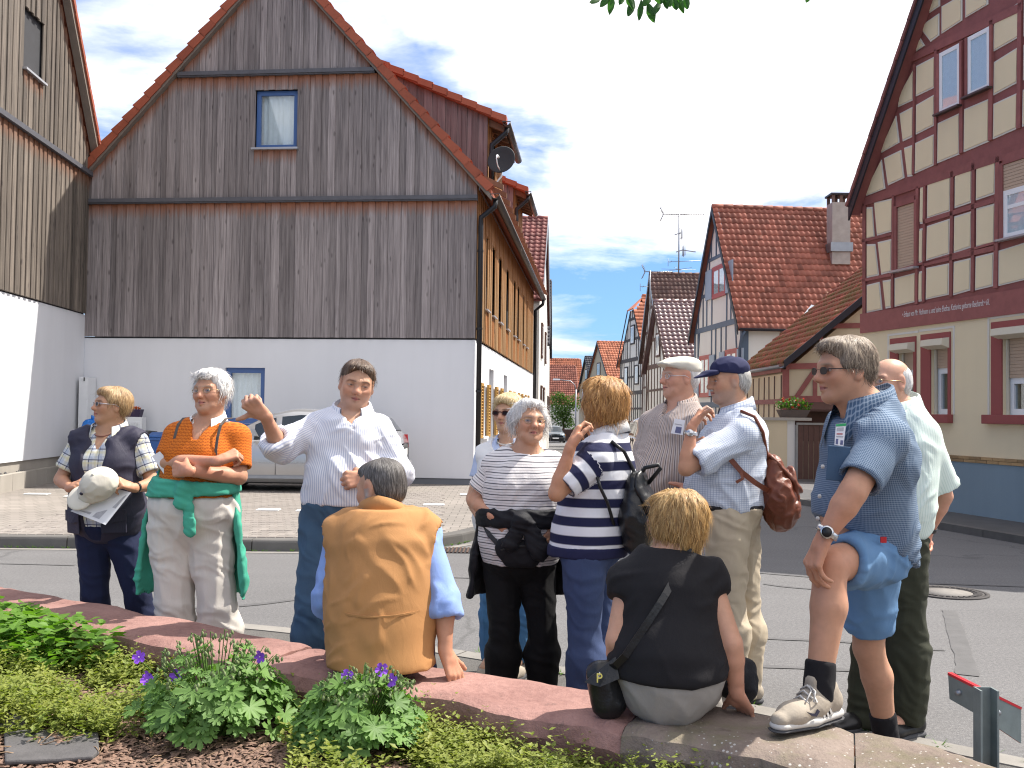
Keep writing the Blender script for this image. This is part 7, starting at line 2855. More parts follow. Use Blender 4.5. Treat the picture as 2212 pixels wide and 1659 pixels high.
  P.append(cone(b0,b1,.016*s,.0135*s,k=.012))
  p2=b1+d*.033*s
  P.append(cone(b1,p2,.0125*s,.0108*s,k=.006))
  d2=nrm(d+n*.18+a*.12)
  P.append(cone(p2,p2+d2*.028*s,.0108*s,.0088*s,k=.005))
  return P
 hand_s=1.0
 def build_body(self,hands,feet=True):
  J=self.J
  body=self.torso()
  for sd in 'lr':
   body+=self.arm(sd)
  pel=J['pelvis']
  for sd in 'lr':
   body+=self.leg(sd)
   kd=nrm(J['an'+sd]-J['kn'+sd])
   fd=self.foot_dir.get(sd,self.F)
   if feet and sd not in self.no_foot:
    an=J['an'+sd]
    body.append(cone(an,an+V3(fd)*.13*self.s-np.array([0,0,.045]),.034,.028,k=.02))
  hp_=self.head_prims()
  neck=hp_[-2:]
  lo=np.min([prim_box(p)[0]for p in body+neck],0)-.03
  hi=np.max([prim_box(p)[1]for p in body+neck],0)+.03
  f=Field(lo,hi,0.011)
  for p in body+neck:
   f.apply(p)
  P,F=f.mesh(2)
  c=P[F].mean(1)
  hb0,hb1=self.hc-np.array([.21,.21,.20]),self.hc+np.array([.21,.21,.22])
  hb0=np.minimum(hb0,J['neck']-np.array([.12,.12,.07]))
  hb1=np.maximum(hb1,J['neck']+np.array([.12,.12,.0]))
  drop=((c>hb0+.014)&(c<hb1-.014)).all(1)
  for sd in hands:
   fa=nrm(J['wr'+sd]-J['el'+sd])
   q=(c-J['wr'+sd])
   dv=np.min([prim_eval(z_,c[:,0],c[:,1],c[:,2])for z_ in self.arm(sd,parts=('f',))],0)
   drop|=(q@fa>-.020)&(dv<.012)
  P0,F0,_=compact(P,F,~drop)
  P0,F0=big_parts(P0,F0)
  parts=[(P0,F0)]
  f=Field(hb0,hb1,0.0036)
  for p in body[:len(self.torso())]+hp_[-2:]+hp_[:-2]:
   f.apply(p)
  parts.append(big_parts(*f.mesh(1)))
  for sd,hd in hands.items():
   hpr=self.hand_prims(sd,*hd)
   fa=nrm(J['wr'+sd]-J['el'+sd])
   fore=self.arm(sd,parts=('f',))
   lo=np.min([prim_box(p)[0]for p in hpr],0)-.025
   hi=np.max([prim_box(p)[1]for p in hpr],0)+.025
   lo=np.minimum(lo,J['wr'+sd]-fa*.035-.03)
   hi=np.maximum(hi,J['wr'+sd]-fa*.035+.03)
   f=Field(lo,hi,0.0036)
   for p in fore+hpr:
    f.apply(p)
   P,F=f.mesh(1)
   keep=(P[F].mean(1)-J['wr'+sd])@fa>-.034
   P,F,_=compact(P,F,keep)
   P,F=big_parts(P,F)
   parts.append((P,F))
  off=0
  PP,FF=[],[]
  for P,F in parts:
   PP.append(P)
   FF.append(F+off)
   off+=len(P)
  P,F=np.concatenate(PP),np.concatenate(FF)
  col=self.head_colours(P)
  # ruddier hands and forearms
  for sd in 'lr':
   dd=np.linalg.norm(P-J['wr'+sd],axis=1)
   k=np.exp(-(dd/.16)**2)
   col=col*(1+k[:,None]*np.array([.04,-.08,-.09]))
  self.body=np_mesh('body',P,F,SKIN,self.t,cols=col)
  return self.body
 foot_dir={}
 no_foot=''
 # --- clothes
 def cloth(self,name,mat,groups,h=0.0085,fold=0.006,seed=0,smooth=2,style='shirt',k=0.02,parent=None,label=None,clips=(),subs=()):
  allp=[p for g in groups for p in g['p']]
  lo=np.min([prim_box(p)[0]for p in allp],0)-.02
  hi=np.max([prim_box(p)[1]for p in allp],0)+.02
  tot=None
  fs=[]
  for g in groups:
   f=Field(lo,hi,h)
   for p in g['p']:
    f.apply(p)
   for p in g.get('sub',()):
    q=dict(p)
    q['op'],q['k']='-',0.004
    f.apply(q)
   for pt,n in g.get('clip',()):
    f.clip(pt,n)
   fs.append(f)
   if tot is None:
    tot=Field(lo,hi,h)
    tot.D=f.D.copy()
   else:
    tot.union(f,k)
  for pt,n in clips:
   tot.clip(pt,n)
  for p in subs:
   q=dict(p)
   q['op']='-'
   tot.apply(q)
  P,F=tot.mesh(smooth)
  # pattern coordinates from the nearest panel
  ijk=np.clip(((P-lo)/h).round().astype(int),0,np.array(tot.n)-1)
  ds=np.stack([f.D[ijk[:,0],ijk[:,1],ijk[:,2]]for f in fs],1)
  near=ds.argmin(1)
  A=np.zeros((len(P),3))
  for gi,g in enumerate(groups):
   m=near==gi
   if not m.any():
    continue
   a,b=V3(g['ax'][0]),V3(g['ax'][1])
   d=nrm(b-a)
   ref=V3(g.get('ref',self.F))
   ref=nrm(ref-d*(ref@d))
   sd=np.cross(d,ref)
   q=P[m]-a
   v=q@d
   x,y=q@sd,q@ref
   r=g.get('r',0.15)
   A[m,0]=np.arctan2(x,y)*r
   A[m,1]=v
   A[m,2]=g.get('w',gi)
  if fold>0:
   N=vnormals(P,F)
   sd_=seed*17.3
   u,v=A[:,0],A[:,1]
   n1=pnoise(np.stack([P[:,0]*7+sd_,P[:,1]*7,P[:,2]*7],1))
   if style=='trousers':
    q=1-np.abs(pnoise(np.stack([P[:,0]*5+sd_,P[:,1]*5+3,P[:,2]*15+P[:,0]*9+n1*1.5],1)))*2
    q2=1-np.abs(pnoise(np.stack([P[:,0]*14+sd_,P[:,1]*14,P[:,2]*4+n1],1)))*2
   elif style=='knit':
    q=pnoise(np.stack([P[:,0]*9+sd_,P[:,1]*9,P[:,2]*12],1))
    q2=q*0
   else:
    q,q2=0,0
    for j,(dx,dz)in enumerate(((.55,.83),(-.55,.83),(.95,.30))):
     al,ac=P[:,0]*dx+P[:,2]*dz,P[:,0]*dz-P[:,2]*dx
     c=np.stack([ac*13+n1*.7+sd_+j*9,P[:,1]*7,al*3.0],1)
     m=np.clip(pnoise(np.stack([P[:,0]*4.5+j*31+sd_,P[:,1]*4.5,P[:,2]*4.5],1))*3.2+.25,0,1)
     q=np.maximum(q,(np.clip(1-np.abs(pnoise(c))*3.2,0,1))*m)
    q2=q*0
   if style=='wrap':
    q=1-np.abs(pnoise(np.stack([P[:,0]*5+sd_,P[:,1]*5,P[:,2]*34+P[:,0]*12+n1*2],1)))*2
    q2=q*.3
   disp=(np.clip(q,0,1)**1.5*(1.4 if style=='shirt' else 1.15)+np.clip(q2,0,1)**2*.8-.35)*fold+n1*fold*.8
   P=P+N*disp[:,None]
   P=relax(P,F,.25)
  return np_mesh(name,P,F,mat,parent or self.t,attrs={'cloth':A},label=label)
 def bone(self,side,limb='arm'):
  J=self.J
  return(J['sh'+side],J['el'+side])if limb=='arm' else(J['hp'+side],J['an'+side])
 def sleeve(self,side,e0=.016,e1=.024,frac=0.75,w=1.0,hollow=True,flare=0.0):
  J,s,f=self.J,self.s,self.fat_arm
  sh,el=J['sh'+side],J['el'+side]
  end=sh+(el-sh)*frac
  d=nrm(el-sh)
  r1=(0.050+(0.041-0.050)*frac)*s*f
  e1*=.72
  p=[cone(sh,end+d*.03,.050*s*f+e0,r1+e1+flare,k=.01)]
  g=dict(p=p,clip=[(end,d)],ax=(sh,el),r=.075,w=w,ref=self.F)
  if hollow:
   g['sub']=[cone(end-d*.035,end+d*.06,r1+.002,r1+e1+flare-.011)]
  return g
 def long_sleeve(self,side,e=.018,frac=1.0,cuff=True,w=1.0):
  J,s,f=self.J,self.s,self.fat_arm
  sh,el,wr=J['sh'+side],J['el'+side],J['wr'+side]
  end=el+(wr-el)*frac
  d=nrm(wr-el)
  r1=.040*s*f
  p=[cone(sh,el,.050*s*f+e,.042*s*f+e,k=.012),cone(el,end+d*.02,.042*s*f+e,r1+e,k=.012)]
  if cuff:
   p.append(cone(end-d*.045,end+d*.01,r1+e+.008,r1+e+.012,k=.004))
  return dict(p=p,clip=[(end,d)],sub=[cone(end-d*.03,end+d*.06,r1+.003,r1+e-.004)],ax=(sh,el),r=.075,w=w)
 def collar(self,mat,r=0.075,h=0.045,open_=0.5,drop=0.05,points=True,tilt=0.35,parent=None,thick=.004,size=1.0):
  J=self.J
  c=J['neck']+np.array([0,0,.050])*self.s
  F,L=self.F,self.L
  up=np.array([0,0,1.0])
  vs,fs=[],[]
  n=26
  for i in range(n+1):
   a=math.pi*(1+0)+(i/n-.5)*2*(math.pi-open_)
   d=F*math.cos(a)+L*math.sin(a)
   fr=abs(i/n-.5)*2
   rr=r*(1+.22*fr*fr)
   z0=-.028*fr-.012*(d@F+1)
   base=c+d*rr+up*z0
   top=base-d*.004+up*h*(1-.25*fr)
   pt=(1.0+1.1*max(0,fr-.72)/.28 if points else 1.0)*size
   low=base+d*(.024+.030*fr*fr)+up*(-.016)*pt-up*(.034*max(0,fr-.6)/.4*pt)
   mid=top+d*.010-up*.004
   vs+=[base-d*.004-up*.02,top,mid,low,low-d*.004]
  m=5
  for i in range(n):
   for k in range(m-1):
    fs.append((i*m+k,i*m+k+1,(i+1)*m+k+1,(i+1)*m+k))
  P=np.array(vs)
  A=np.zeros((len(P),3))
  A[:,0]=np.repeat(np.arange(n+1)*.012,m)
  A[:,1]=np.tile([0,.03,.035,.07,.07],n+1)
  A[:,2]=5
  o=np_mesh('collar',P,np.array(fs),mat,parent or self.t,attrs={'cloth':A})
  return o
 # --- hair
 def hair(self,mat,plus,minus=(),n=420,length=.05,lift=.3,seed=1,noise=.010,name='hair',width=.0026,down=1.0,mess=.35,h=.0065,face_clear=.22,part=0.0,curl=1.0):
  n,width=int(n*2.3),width*.48
  hh,R=self.hh,self.HR
  pr=[]
  for it in plus:
   c,r=it[0],it[1]
   pr.append(ell(self.hp(*c),np.array(r)*hh*.955,R,(it[2]if len(it)>2 else .03)))
  for it in minus:
   c,r=it[0],it[1]
   pr.append(ell(self.hp(*c),np.array(r)*hh,R,(it[2]if len(it)>2 else .015),'-'))
  lo=np.min([prim_box(p)[0]for p in pr if p['op']=='+'],0)-.01
  hi=np.max([prim_box(p)[1]for p in pr if p['op']=='+'],0)+.01
  f=Field(lo,hi,h)
  for p in pr:
   f.apply(p)
  P,F=f.mesh(2)
  N=vnormals(P,F)
  l=((P-self.hc)@R)/hh
  def flow_of(l):
   az=np.arctan2(l[:,0],-l[:,1]-.1)
   pol=np.arccos(np.clip((l[:,2]-.0)/(np.linalg.norm(l,axis=1)+1e-9),-1,1))
   return az,pol
  az,pol=flow_of(l)
  sn=pnoise(np.stack([az*5+seed*9,pol*2.0,l[:,2]],1))+.6*pnoise(np.stack([az*13+seed*5,pol*2.5,l[:,2]*2],1))
  P=P+N*(sn*noise)[:,None]
  A=np.stack([az,pol,.5+.4*pnoise(l*4+seed)],1)
  ob=np_mesh(name,P,F,mat,self.t,attrs={'flow':A})
  # loose locks
  rn=np.random.default_rng(seed)
  Fc=P[F].mean(1)
  area=np.linalg.norm(np.cross(P[F[:,2]]-P[F[:,0]],P[F[:,3]]-P[F[:,1]]),axis=1)
  pick=rn.choice(len(F),n,p=area/area.sum())
  C,Nn=P[F[pick]].mean(1),N[F[pick]].mean(1)
  lc=((C-self.hc)@R)/hh
  crown=self.hp(part,-.18,.52)
  out=C-crown
  g=out/(np.linalg.norm(out,axis=1)[:,None]+1e-9)+np.array([0,0,-.5*down])+rn.normal(0,mess,(n,3))
  g-=Nn*(g*Nn).sum(1)[:,None]*(1-lift*.5)
  g/=np.linalg.norm(g,axis=1)[:,None]+1e-9
  L=length*rn.uniform(.5,1.25,n)
  K=4
  VV,FF,AA=[],[],[]
  sdv=np.cross(g,Nn)
  sdv/=np.linalg.norm(sdv,axis=1)[:,None]+1e-9
  bend=rn.normal(0,.25,(n,1))
  az,pol=flow_of(lc)
  tone=rn.uniform(0,1.1,n)
  for k in range(K+1):
   t=k/K
   c=C-Nn*.003+g*(L*t)[:,None]+Nn*(L*(lift*.6*(t-.3*t*t)-.22*curl*t*t))[:,None]+np.array([0,0,-1])*(L*t*t*.35*down)[:,None]+sdv*bend*(L*t*t)[:,None]+sdv*(np.sin(t*5+tone*9)*.06*L)[:,None]
   w=width*(1-.85*t)*rn.uniform(.8,1.4,n)
   VV.append(np.stack([c-sdv*w[:,None],c+Nn*w[:,None]*.6,c+sdv*w[:,None]],1))
   AA.append(np.repeat(np.stack([az+tone*.4,pol+t*.2,tone],1)[:,None],3,1))
  VV=np.stack(VV,1)
  AA=np.stack(AA,1)
  lv_=((VV.reshape(n,-1,3)-self.hc)@R)/hh
  if face_clear:
   bad=((lv_[...,1]>.16)&(lv_[...,2]<face_clear)&(np.abs(lv_[...,0])<.30)).any(1)
   VV,AA=VV[~bad],AA[~bad]
   n=len(VV)
  Vs=VV.reshape(-1,3)
  As=AA.reshape(-1,3)
  base=np.arange(n)[:,None]*(K+1)*3
  for k in range(K):
   for j in range(2):
    FF.append(base+np.array([[k*3+j,k*3+j+1,k*3+j+4,k*3+j+3]]))
  Fs=np.concatenate(FF)
  np_mesh('hair_locks',Vs,Fs,mat,ob,attrs={'flow':As},kind='stuff')
  return ob
 # --- spectacles
 def glasses(self,frame_mat,lens_mat,w=.125,hgt=.075,r=.006,ydist=.395,zc=-.005,temple=None,half=False):
  g=MB()
  lens=[]
  for sg in(1,-1):
   pts=[]
   for k in range(20):
    a=2*math.pi*k/20
    ca,sa=math.cos(a),math.sin(a)
    x=sg*.150+w*.5*2*.5*math.copysign(abs(ca)**.75,ca)*1.0
    z=zc+hgt*.5*math.copysign(abs(sa)**.75,sa)*1.0
    y=ydist-.30*max(0,abs(x)-.10)**1.5
    pts.append(Vector(self.hp(x,y,z)))
   g.tube(pts+[pts[0],pts[1]],r*self.hh,5,cap=False)
   lens.append(pts)
   g.tube([Vector(self.hp(sg*(.150+w*.5),ydist-.04,zc+hgt*.25)),Vector(self.hp(sg*.325,.24,zc+.02)),Vector(self.hp(sg*.355,.02,zc+.03)),Vector(self.hp(sg*.355,-.09,zc-.02))],(r*1.15 if temple is None else temple)*self.hh,5)
  g.tube([Vector(self.hp(.09,ydist,zc+hgt*.12)),Vector(self.hp(0,ydist+.03,zc+hgt*.3)),Vector(self.hp(-.09,ydist,zc+hgt*.12))],r*self.hh,5)
  o=g.build('glasses',frame_mat,self.t)
  for pts in lens:
   MB().add(pts,[tuple(range(20))],smooth=True).build('lens',lens_mat,o)
  return o
def person_shadow_base(p):
 return(p.J['pelvis'][0],p.J['pelvis'][1],0)
def strip(name,pts,w,mat,parent,nrm_=None,thick=.004,seg_up=None):
 pts=[Vector(p)for p in pts]
 vs,fs=[],[]
 for i,p in enumerate(pts):
  d=(pts[min(i+1,len(pts)-1)]-pts[max(i-1,0)]).normalized()
  n=Vector(nrm_[i]if isinstance(nrm_,list)else nrm_).normalized()
  s=d.cross(n).normalized()*w*.5
  n=s.cross(d).normalized()*thick
  vs+=[p-s,p+s,p+s+n,p-s+n]
 for i in range(len(pts)-1):
  for k in range(4):
   fs.append((i*4+k,i*4+(k+1)%4,(i+1)*4+(k+1)%4,(i+1)*4+k))
 fs+=[(0,3,2,1),tuple(len(vs)-4+k for k in range(4))]
 mb=MB()
 mb.add(vs,fs,smooth=False)
 return mb.build(name,mat,parent)
def blob(name,prims,mat,parent=None,h=.008,fold=.003,seed=0,smooth=2,clips=(),label=None,freq=18):
 lo=np.min([prim_box(p)[0]for p in prims],0)-.02
 hi=np.max([prim_box(p)[1]for p in prims],0)+.02
 f=Field(lo,hi,h)
 for p in prims:
  f.apply(p)
 for pt,n in clips:
  f.clip(pt,n)
 P,F=f.mesh(smooth)
 if fold:
  N=vnormals(P,F)
  q=1-2*np.abs(pnoise(P*freq+seed*7.7))
  P=P+N*((np.clip(q,0,1)**2-.4)*fold)[:,None]
 A=np.stack([P[:,0],P[:,2],P[:,1]*0],1)
 if parent is None:
  o=np_mesh(name,P,F,mat,None,attrs={'cloth':A})
  c=Vector((P.mean(0)[0],P.mean(0)[1],P.min(0)[2]))
  o.data.transform(Matrix.Translation(-c))
  o.location=c
  ROOTLOC[o]=c
  return o
 return np_mesh(name,P,F,mat,parent,attrs={'cloth':A},label=label)
# ------------------------------------------------------------------ cloths
def plaid_build(N,u,v,w):
 base=N.mix(N.noise(N.pos(),7,3),(0.62,0.62,0.60,1),(0.68,0.66,0.56,1))
 for x in(u,v):
  c=N.mix(N.math('MULTIPLY',band(N,x,.058,.020,.012,.05),.42),base,(0.30,0.36,0.50,1))
  c=N.mix(N.math('MULTIPLY',band(N,x,.058,.012,.040,.05),.5),c,(0.62,0.56,0.33,1))
  base=N.mix(N.math('MULTIPLY',band(N,x,.058,.0055,0.0,.1),.88),c,(0.03,0.035,0.09,1))
 return base
def vstripes(base,line,period,width,amt=.8,wob=0.0):
 def f(N,u,v,w):
  x=u if not wob else N.math('ADD',u,N.math('MULTIPLY',N.noise(N.pos(),6,2),wob))
  return N.mix(N.math('MULTIPLY',band(N,x,period,width,0,.2),amt),(*base,1),(*line,1))
 return f
def hstripes(base,lines,period,wob=0.0):
 def f(N,u,v,w):
  x=v if not wob else N.math('ADD',v,N.math('MULTIPLY',N.noise(N.pos(),7,2),wob))
  c=N.mix(0.0,(*base,1),(*base,1))
  for col,wd,off,amt in lines:
   c=N.mix(N.math('MULTIPLY',band(N,x,period,wd,off,.06),amt),c,(*col,1))
  return c
 return f
def check(base,line,period,width,amt):
 def f(N,u,v,w):
  c=N.mix(N.math('MULTIPLY',band(N,u,period,width,0,.2),amt),(*base,1),(*line,1))
  return N.mix(N.math('MULTIPLY',band(N,v,period,width,0,.2),amt),c,(*line,1))
 return f
def knit_build(N,u,v,w):
 a=N.math('SINE',N.math('MULTIPLY',u,260.0))
 b=N.math('SINE',N.math('ADD',N.math('MULTIPLY',v,420.0),N.math('MULTIPLY',a,1.2)))
 k=N.math('MULTIPLY_ADD',N.math('MULTIPLY',b,a),.5,.5)
 holes=N.ramp(N.math('MULTIPLY',k,N.noise(N.comb(N.math('MULTIPLY',u,90),N.math('MULTIPLY',v,140),0.0),1.0,2)),[(.12,(.38,.085,.012)),(.3,(.62,.165,.02))])
 return holes
M_PLAID=cloth_mat('plaid_cotton',plaid_build)
M_NAVYVEST=cloth_mat('navy_nylon',flat_cloth((0.026,0.025,0.044),(0.040,0.037,0.060)),.6)
M_DKJEANS=cloth_mat('dark_denim',flat_cloth((0.008,0.011,0.034),(0.017,0.023,0.060)))
M_ORANGE=cloth_mat('orange_knit',knit_build,.9,.7,300)
M_WHITE=cloth_mat('white_cotton',flat_cloth((0.74,0.73,0.72)))
M_CREAMTR=cloth_mat('cream_trousers',flat_cloth((0.56,0.52,0.47),(0.62,0.58,0.53)))
M_GREEN=cloth_mat('green_knit',flat_cloth((0.055,0.33,0.225),(0.075,0.39,0.275)),.85)
M_STRSHIRT=cloth_mat('blue_striped_shirt',vstripes((0.74,0.74,0.77),(0.30,0.34,0.50),.0098,.0040,.62))
M_JEANS=cloth_mat('blue_denim',flat_cloth((0.035,0.075,0.135),(0.075,0.135,0.205)))
M_OCHRE=cloth_mat('ochre_canvas',flat_cloth((0.40,0.195,0.072),(0.45,0.225,0.088)),.8,.5)
M_BLUESHIRT=cloth_mat('blue_shirt',flat_cloth((0.22,0.33,0.66),(0.27,0.38,0.70)))
M_PALEBLUE=cloth_mat('pale_blue_shirt',flat_cloth((0.50,0.57,0.75)))
M_BRJEANS=cloth_mat('bright_denim',flat_cloth((0.04,0.12,0.26),(0.10,0.24,0.42)))
M_TEE=cloth_mat('thin_striped_jersey',hstripes((0.70,0.67,0.66),[((0.035,0.035,0.055),.0048,0.0,.9),((0.30,0.26,0.27),.0026,.013,.75)],.026,.010))
M_BLACKTR=cloth_mat('black_trousers',flat_cloth((0.0055,0.005,0.006),(0.009,0.0085,0.009)),.75)
M_BLACKJK=cloth_mat('black_jacket',flat_cloth((0.008,0.008,0.011),(0.014,0.014,0.018)),.65)
M_NAVYSTR=cloth_mat('navy_block_striped_polo',hstripes((0.74,0.74,0.77),[((0.018,0.020,0.060),.041,0.0,1.0)],.083))
M_MIDJEANS=cloth_mat('mid_blue_cotton',flat_cloth((0.036,0.055,0.125),(0.060,0.085,0.17)))
M_BROWNSTR=cloth_mat('brown_striped_shirt',lambda N,u,v,w:N.mix(N.math('MULTIPLY',band(N,u,.017,.0032,.008,.2),.85),N.mix(N.math('MULTIPLY',band(N,u,.017,.006,0,.2),.8),(0.50,0.43,0.40,1),(0.30,0.22,0.18,1)),(0.045,0.035,0.04,1)))
M_CHECK9=cloth_mat('fine_checked_shirt',check((0.60,0.64,0.70),(0.22,0.27,0.42),.0105,.0026,.55))
M_KHAKI=cloth_mat('khaki_trousers',flat_cloth((0.43,0.355,0.255),(0.50,0.42,0.31)))
M_BLACKTEE=cloth_mat('black_jersey',flat_cloth((0.011,0.010,0.012),(0.018,0.0165,0.018)),.8)
M_GREYTR=cloth_mat('stone_grey_trousers',flat_cloth((0.30,0.275,0.245),(0.35,0.32,0.29)))
M_CHECK11=cloth_mat('blue_micro_check_shirt',check((0.060,0.105,0.175),(0.33,0.39,0.47),.0066,.0020,.50))
M_LTDENIM=cloth_mat('faded_denim',flat_cloth((0.085,0.185,0.35),(0.17,0.30,0.47)))
M_PALEGREEN=cloth_mat('pale_green_striped_shirt',vstripes((0.66,0.74,0.68),(0.48,0.60,0.54),.011,.004,.6))
M_OLIVE=cloth_mat('dark_olive_trousers',flat_cloth((0.030,0.032,0.020),(0.042,0.044,0.028)))
M_CAPBEIGE=cloth_mat('beige_cap_cotton',flat_cloth((0.56,0.52,0.44),(0.62,0.58,0.50)),.85,.4)
M_CAPNAVY=cloth_mat('navy_cap_cotton',flat_cloth((0.018,0.020,0.060),(0.026,0.028,0.075)),.85,.4)
M_BLKLEATHER=basic('black_leather',(0.012,0.012,0.013),0.32,var=0.25,bump=.35,bs=110)
M_BRLEATHER=basic('brown_leather',(0.16,0.045,0.022),0.42,var=0.4,vs=12,bump=.5,bs=60)
M_PAPER=basic('white_paper',(0.76,0.76,0.80),0.8,var=0.05)
M_GREYPRINT=basic('grey_print',(0.42,0.42,0.46),0.8,var=0.35,vs=60)
M_SOCK=cloth_mat('dark_sock',flat_cloth((0.013,0.012,0.014)),.9)
M_SHOEBLK=basic('black_shoe',(0.015,0.014,0.014),0.4,var=0.2)
M_SHOETAN=basic('tan_shoe_suede',(0.34,0.29,0.23),0.8,var=0.25,vs=20,bump=.3,bs=120)
M_SOLE=basic('pale_sole',(0.50,0.48,0.45),0.7,var=0.15)
M_SOLEDK=basic('dark_sole',(0.05,0.05,0.055),0.7,var=0.15)
M_BELT=basic('dark_belt',(0.014,0.014,0.018),0.45,var=0.15)
M_GOLD=basic('gold_frame',(0.48,0.36,0.20),0.25,0.8,var=0.05)
M_STEEL=basic('steel_watch',(0.55,0.55,0.56),0.25,0.9,var=0.1)
M_DARKFR=basic('dark_spectacle_frame',(0.035,0.025,0.022),0.3,var=0.1)
M_TORT=basic('tortoise_frame',(0.09,0.025,0.018),0.25,var=0.3,vs=60)
M_SILVFR=basic('silver_frame',(0.62,0.60,0.62),0.3,0.6,var=0.05)
M_SUNLENS=basic('sunglass_lens',(0.016,0.009,0.011),0.3,var=0.05,spec=.12)
M_BUTTON=basic('shirt_button',(0.60,0.57,0.52),0.4,var=0.05)
def clear_lens():
 m=bpy.data.materials.new('clear_lens')
 m.use_nodes=True
 t=m.node_tree
 for nd in list(t.nodes):
  if nd.type!='OUTPUT_MATERIAL':
   t.nodes.remove(nd)
 N=NT(t)
 a,b=N.n('ShaderNodeBsdfTransparent'),N.n('ShaderNodeBsdfGlossy')
 a.inputs[0].default_value=(.93,.93,.93,1)
 b.inputs['Roughness'].default_value=.03
 mx=N.n('ShaderNodeMixShader')
 mx.inputs[0].default_value=.07
 t.links.new(a.outputs[0],mx.inputs[1])
 t.links.new(b.outputs[0],mx.inputs[2])
 t.links.new(mx.outputs[0],t.nodes[0].inputs[0])
 return m
M_CLEAR=clear_lens()
H_BLOND=hair_mat('dark_blond_hair',(0.14,0.075,0.03),(0.36,0.22,0.10),(0.58,0.41,0.22))
H_WHITE=hair_mat('white_hair',(0.42,0.40,0.38),(0.66,0.64,0.62),(0.82,0.80,0.78))
H_BROWN=hair_mat('brown_hair',(0.032,0.018,0.010),(0.095,0.055,0.033),(0.20,0.125,0.075))
H_GREYBR=hair_mat('greying_hair',(0.030,0.025,0.022),(0.085,0.074,0.067),(0.24,0.22,0.205))
H_PALEBL=hair_mat('pale_blond_hair',(0.30,0.19,0.08),(0.55,0.40,0.20),(0.75,0.60,0.36))
H_GINGER=hair_mat('ginger_blond_hair',(0.16,0.062,0.015),(0.42,0.20,0.055),(0.66,0.38,0.14))
H_GOLD=hair_mat('golden_hair',(0.12,0.055,0.015),(0.42,0.235,0.075),(0.72,0.50,0.23))
H_SANDY=hair_mat('sandy_grey_hair',(0.075,0.05,0.035),(0.20,0.145,0.10),(0.46,0.37,0.27))
H_SILVER=hair_mat('silver_hair',(0.22,0.21,0.19),(0.42,0.40,0.37),(0.66,0.64,0.61))
MLEV=[(.08,.10,.065,0),(.30,.172,.118,.012),(.62,.160,.122,.02),(.85,.165,.125,.01),(1.06,.165,.125,-.005)]
FLEV=[(.08,.09,.06,0),(.30,.155,.105,.010),(.60,.145,.110,.015),(.85,.175,.125,.0),(1.06,.180,.130,-.01)]
def std_legs(p,feet=True):
 return p
def shirt_groups(p,hem_z=None,e=.016,eh=None,sleeves=(),neck_open=.06,extra=(),w=0,neck_r=.072,vneck=0.0):
 J=p.J
 T=p.torso(e)
 cl=[]
 if hem_z is not None:
  cl.append(((0,0,hem_z),(0,0,-1)))
 nk=J['neck']
 up=nrm(p.hc-nk)
 cl.append((nk+np.array([0,0,.030]),up))
 sub=[cone(nk+np.array([0,0,-.02])+p.F*.012,nk+up*.12+p.F*.02,neck_r*.86,neck_r*1.15)]
 if vneck:
  sub.append(cone(nk+p.F*.14-np.array([0,0,vneck]),nk+p.F*.06+np.array([0,0,.05]),.006,.06))
 g=[dict(p=T+list(extra),clip=cl,sub=sub,ax=(nk,nk-np.array([0,0,1.0])),r=.17,w=w,ref=p.F)]
 return g+list(sleeves)
def trouser_groups(p,top_z,e=.018,ec=.03,bottom=None,w=8,sides='lr',seat=.0):
 J=p.J
 ax=J['neck']-J['pelvis']
 T=[q for q in p.torso(e)[2:4]]
 g=[]
 for sd in sides:
  L=p.leg(sd,e,ec=ec)
  cl=[((0,0,top_z),(0,0,1))]
  an,kn=J['an'+sd],J['kn'+sd]
  d=nrm(an-kn)
  cl.append((an+d*.035,d))
  g.append(dict(p=L,clip=cl,ax=(J['hp'+sd],an),r=.09,w=w+(sd=='r')))
 g.append(dict(p=T,clip=[((0,0,top_z),(0,0,1))],ax=(J['pelvis']+ax*.2,J['pelvis']-ax*.2),r=.17,w=w+2))
 return g
def shoe(p,side,mat,fdir=None,L=.27,sole=None,name='shoe',z=None,parts=True):
 an=p.J['an'+side]
 d=nrm(V3(fdir if fdir is not None else p.foot_dir.get(side,p.F))*np.array([1,1,0]))
 s=p.s
 zg=z if z is not None else 0.0
 g=np.array([an[0],an[1],zg])
 heel=g-d*.055*s+np.array([0,0,.048])
 toe=g+d*(L-.10)*s+np.array([0,0,.034])
 o=blob(name,[cone(heel,g+d*.09*s+np.array([0,0,.045]),.040,.047,np.array([0,0,1.]),.9,k=.02),cone(g+d*.09*s+np.array([0,0,.042]),toe,.047,.034,np.array([0,0,1.]),.8,k=.02),cone(heel+np.array([0,0,.02]),an+np.array([0,0,.03]),.040,.040,k=.02)],
    mat,p.t,h=.007,fold=.001,clips=[((0,0,zg+.006),(0,0,-1))])
 if parts:
  blob('sole',[cone(heel*[1,1,0]+[0,0,zg+.014],g+d*.09*s+[0,0,.014],.045,.051,np.array([0,0,1.]),.45,k=.01),cone(g+d*.09*s+[0,0,.014],toe*[1,1,0]+[0,0,zg+.014],.051,.038,np.array([0,0,1.]),.45,k=.01)],sole or M_SOLEDK,o if False else p.t,h=.007,fold=0)
 return o
def buttons(p,pts,r=.006,mat=None):
 for q in pts:
  MB().lathe([(0,.004),(r,.003),(r,-.004)],Vector(q),Vector(p.F),8).build('button',mat or M_BUTTON,p.t)
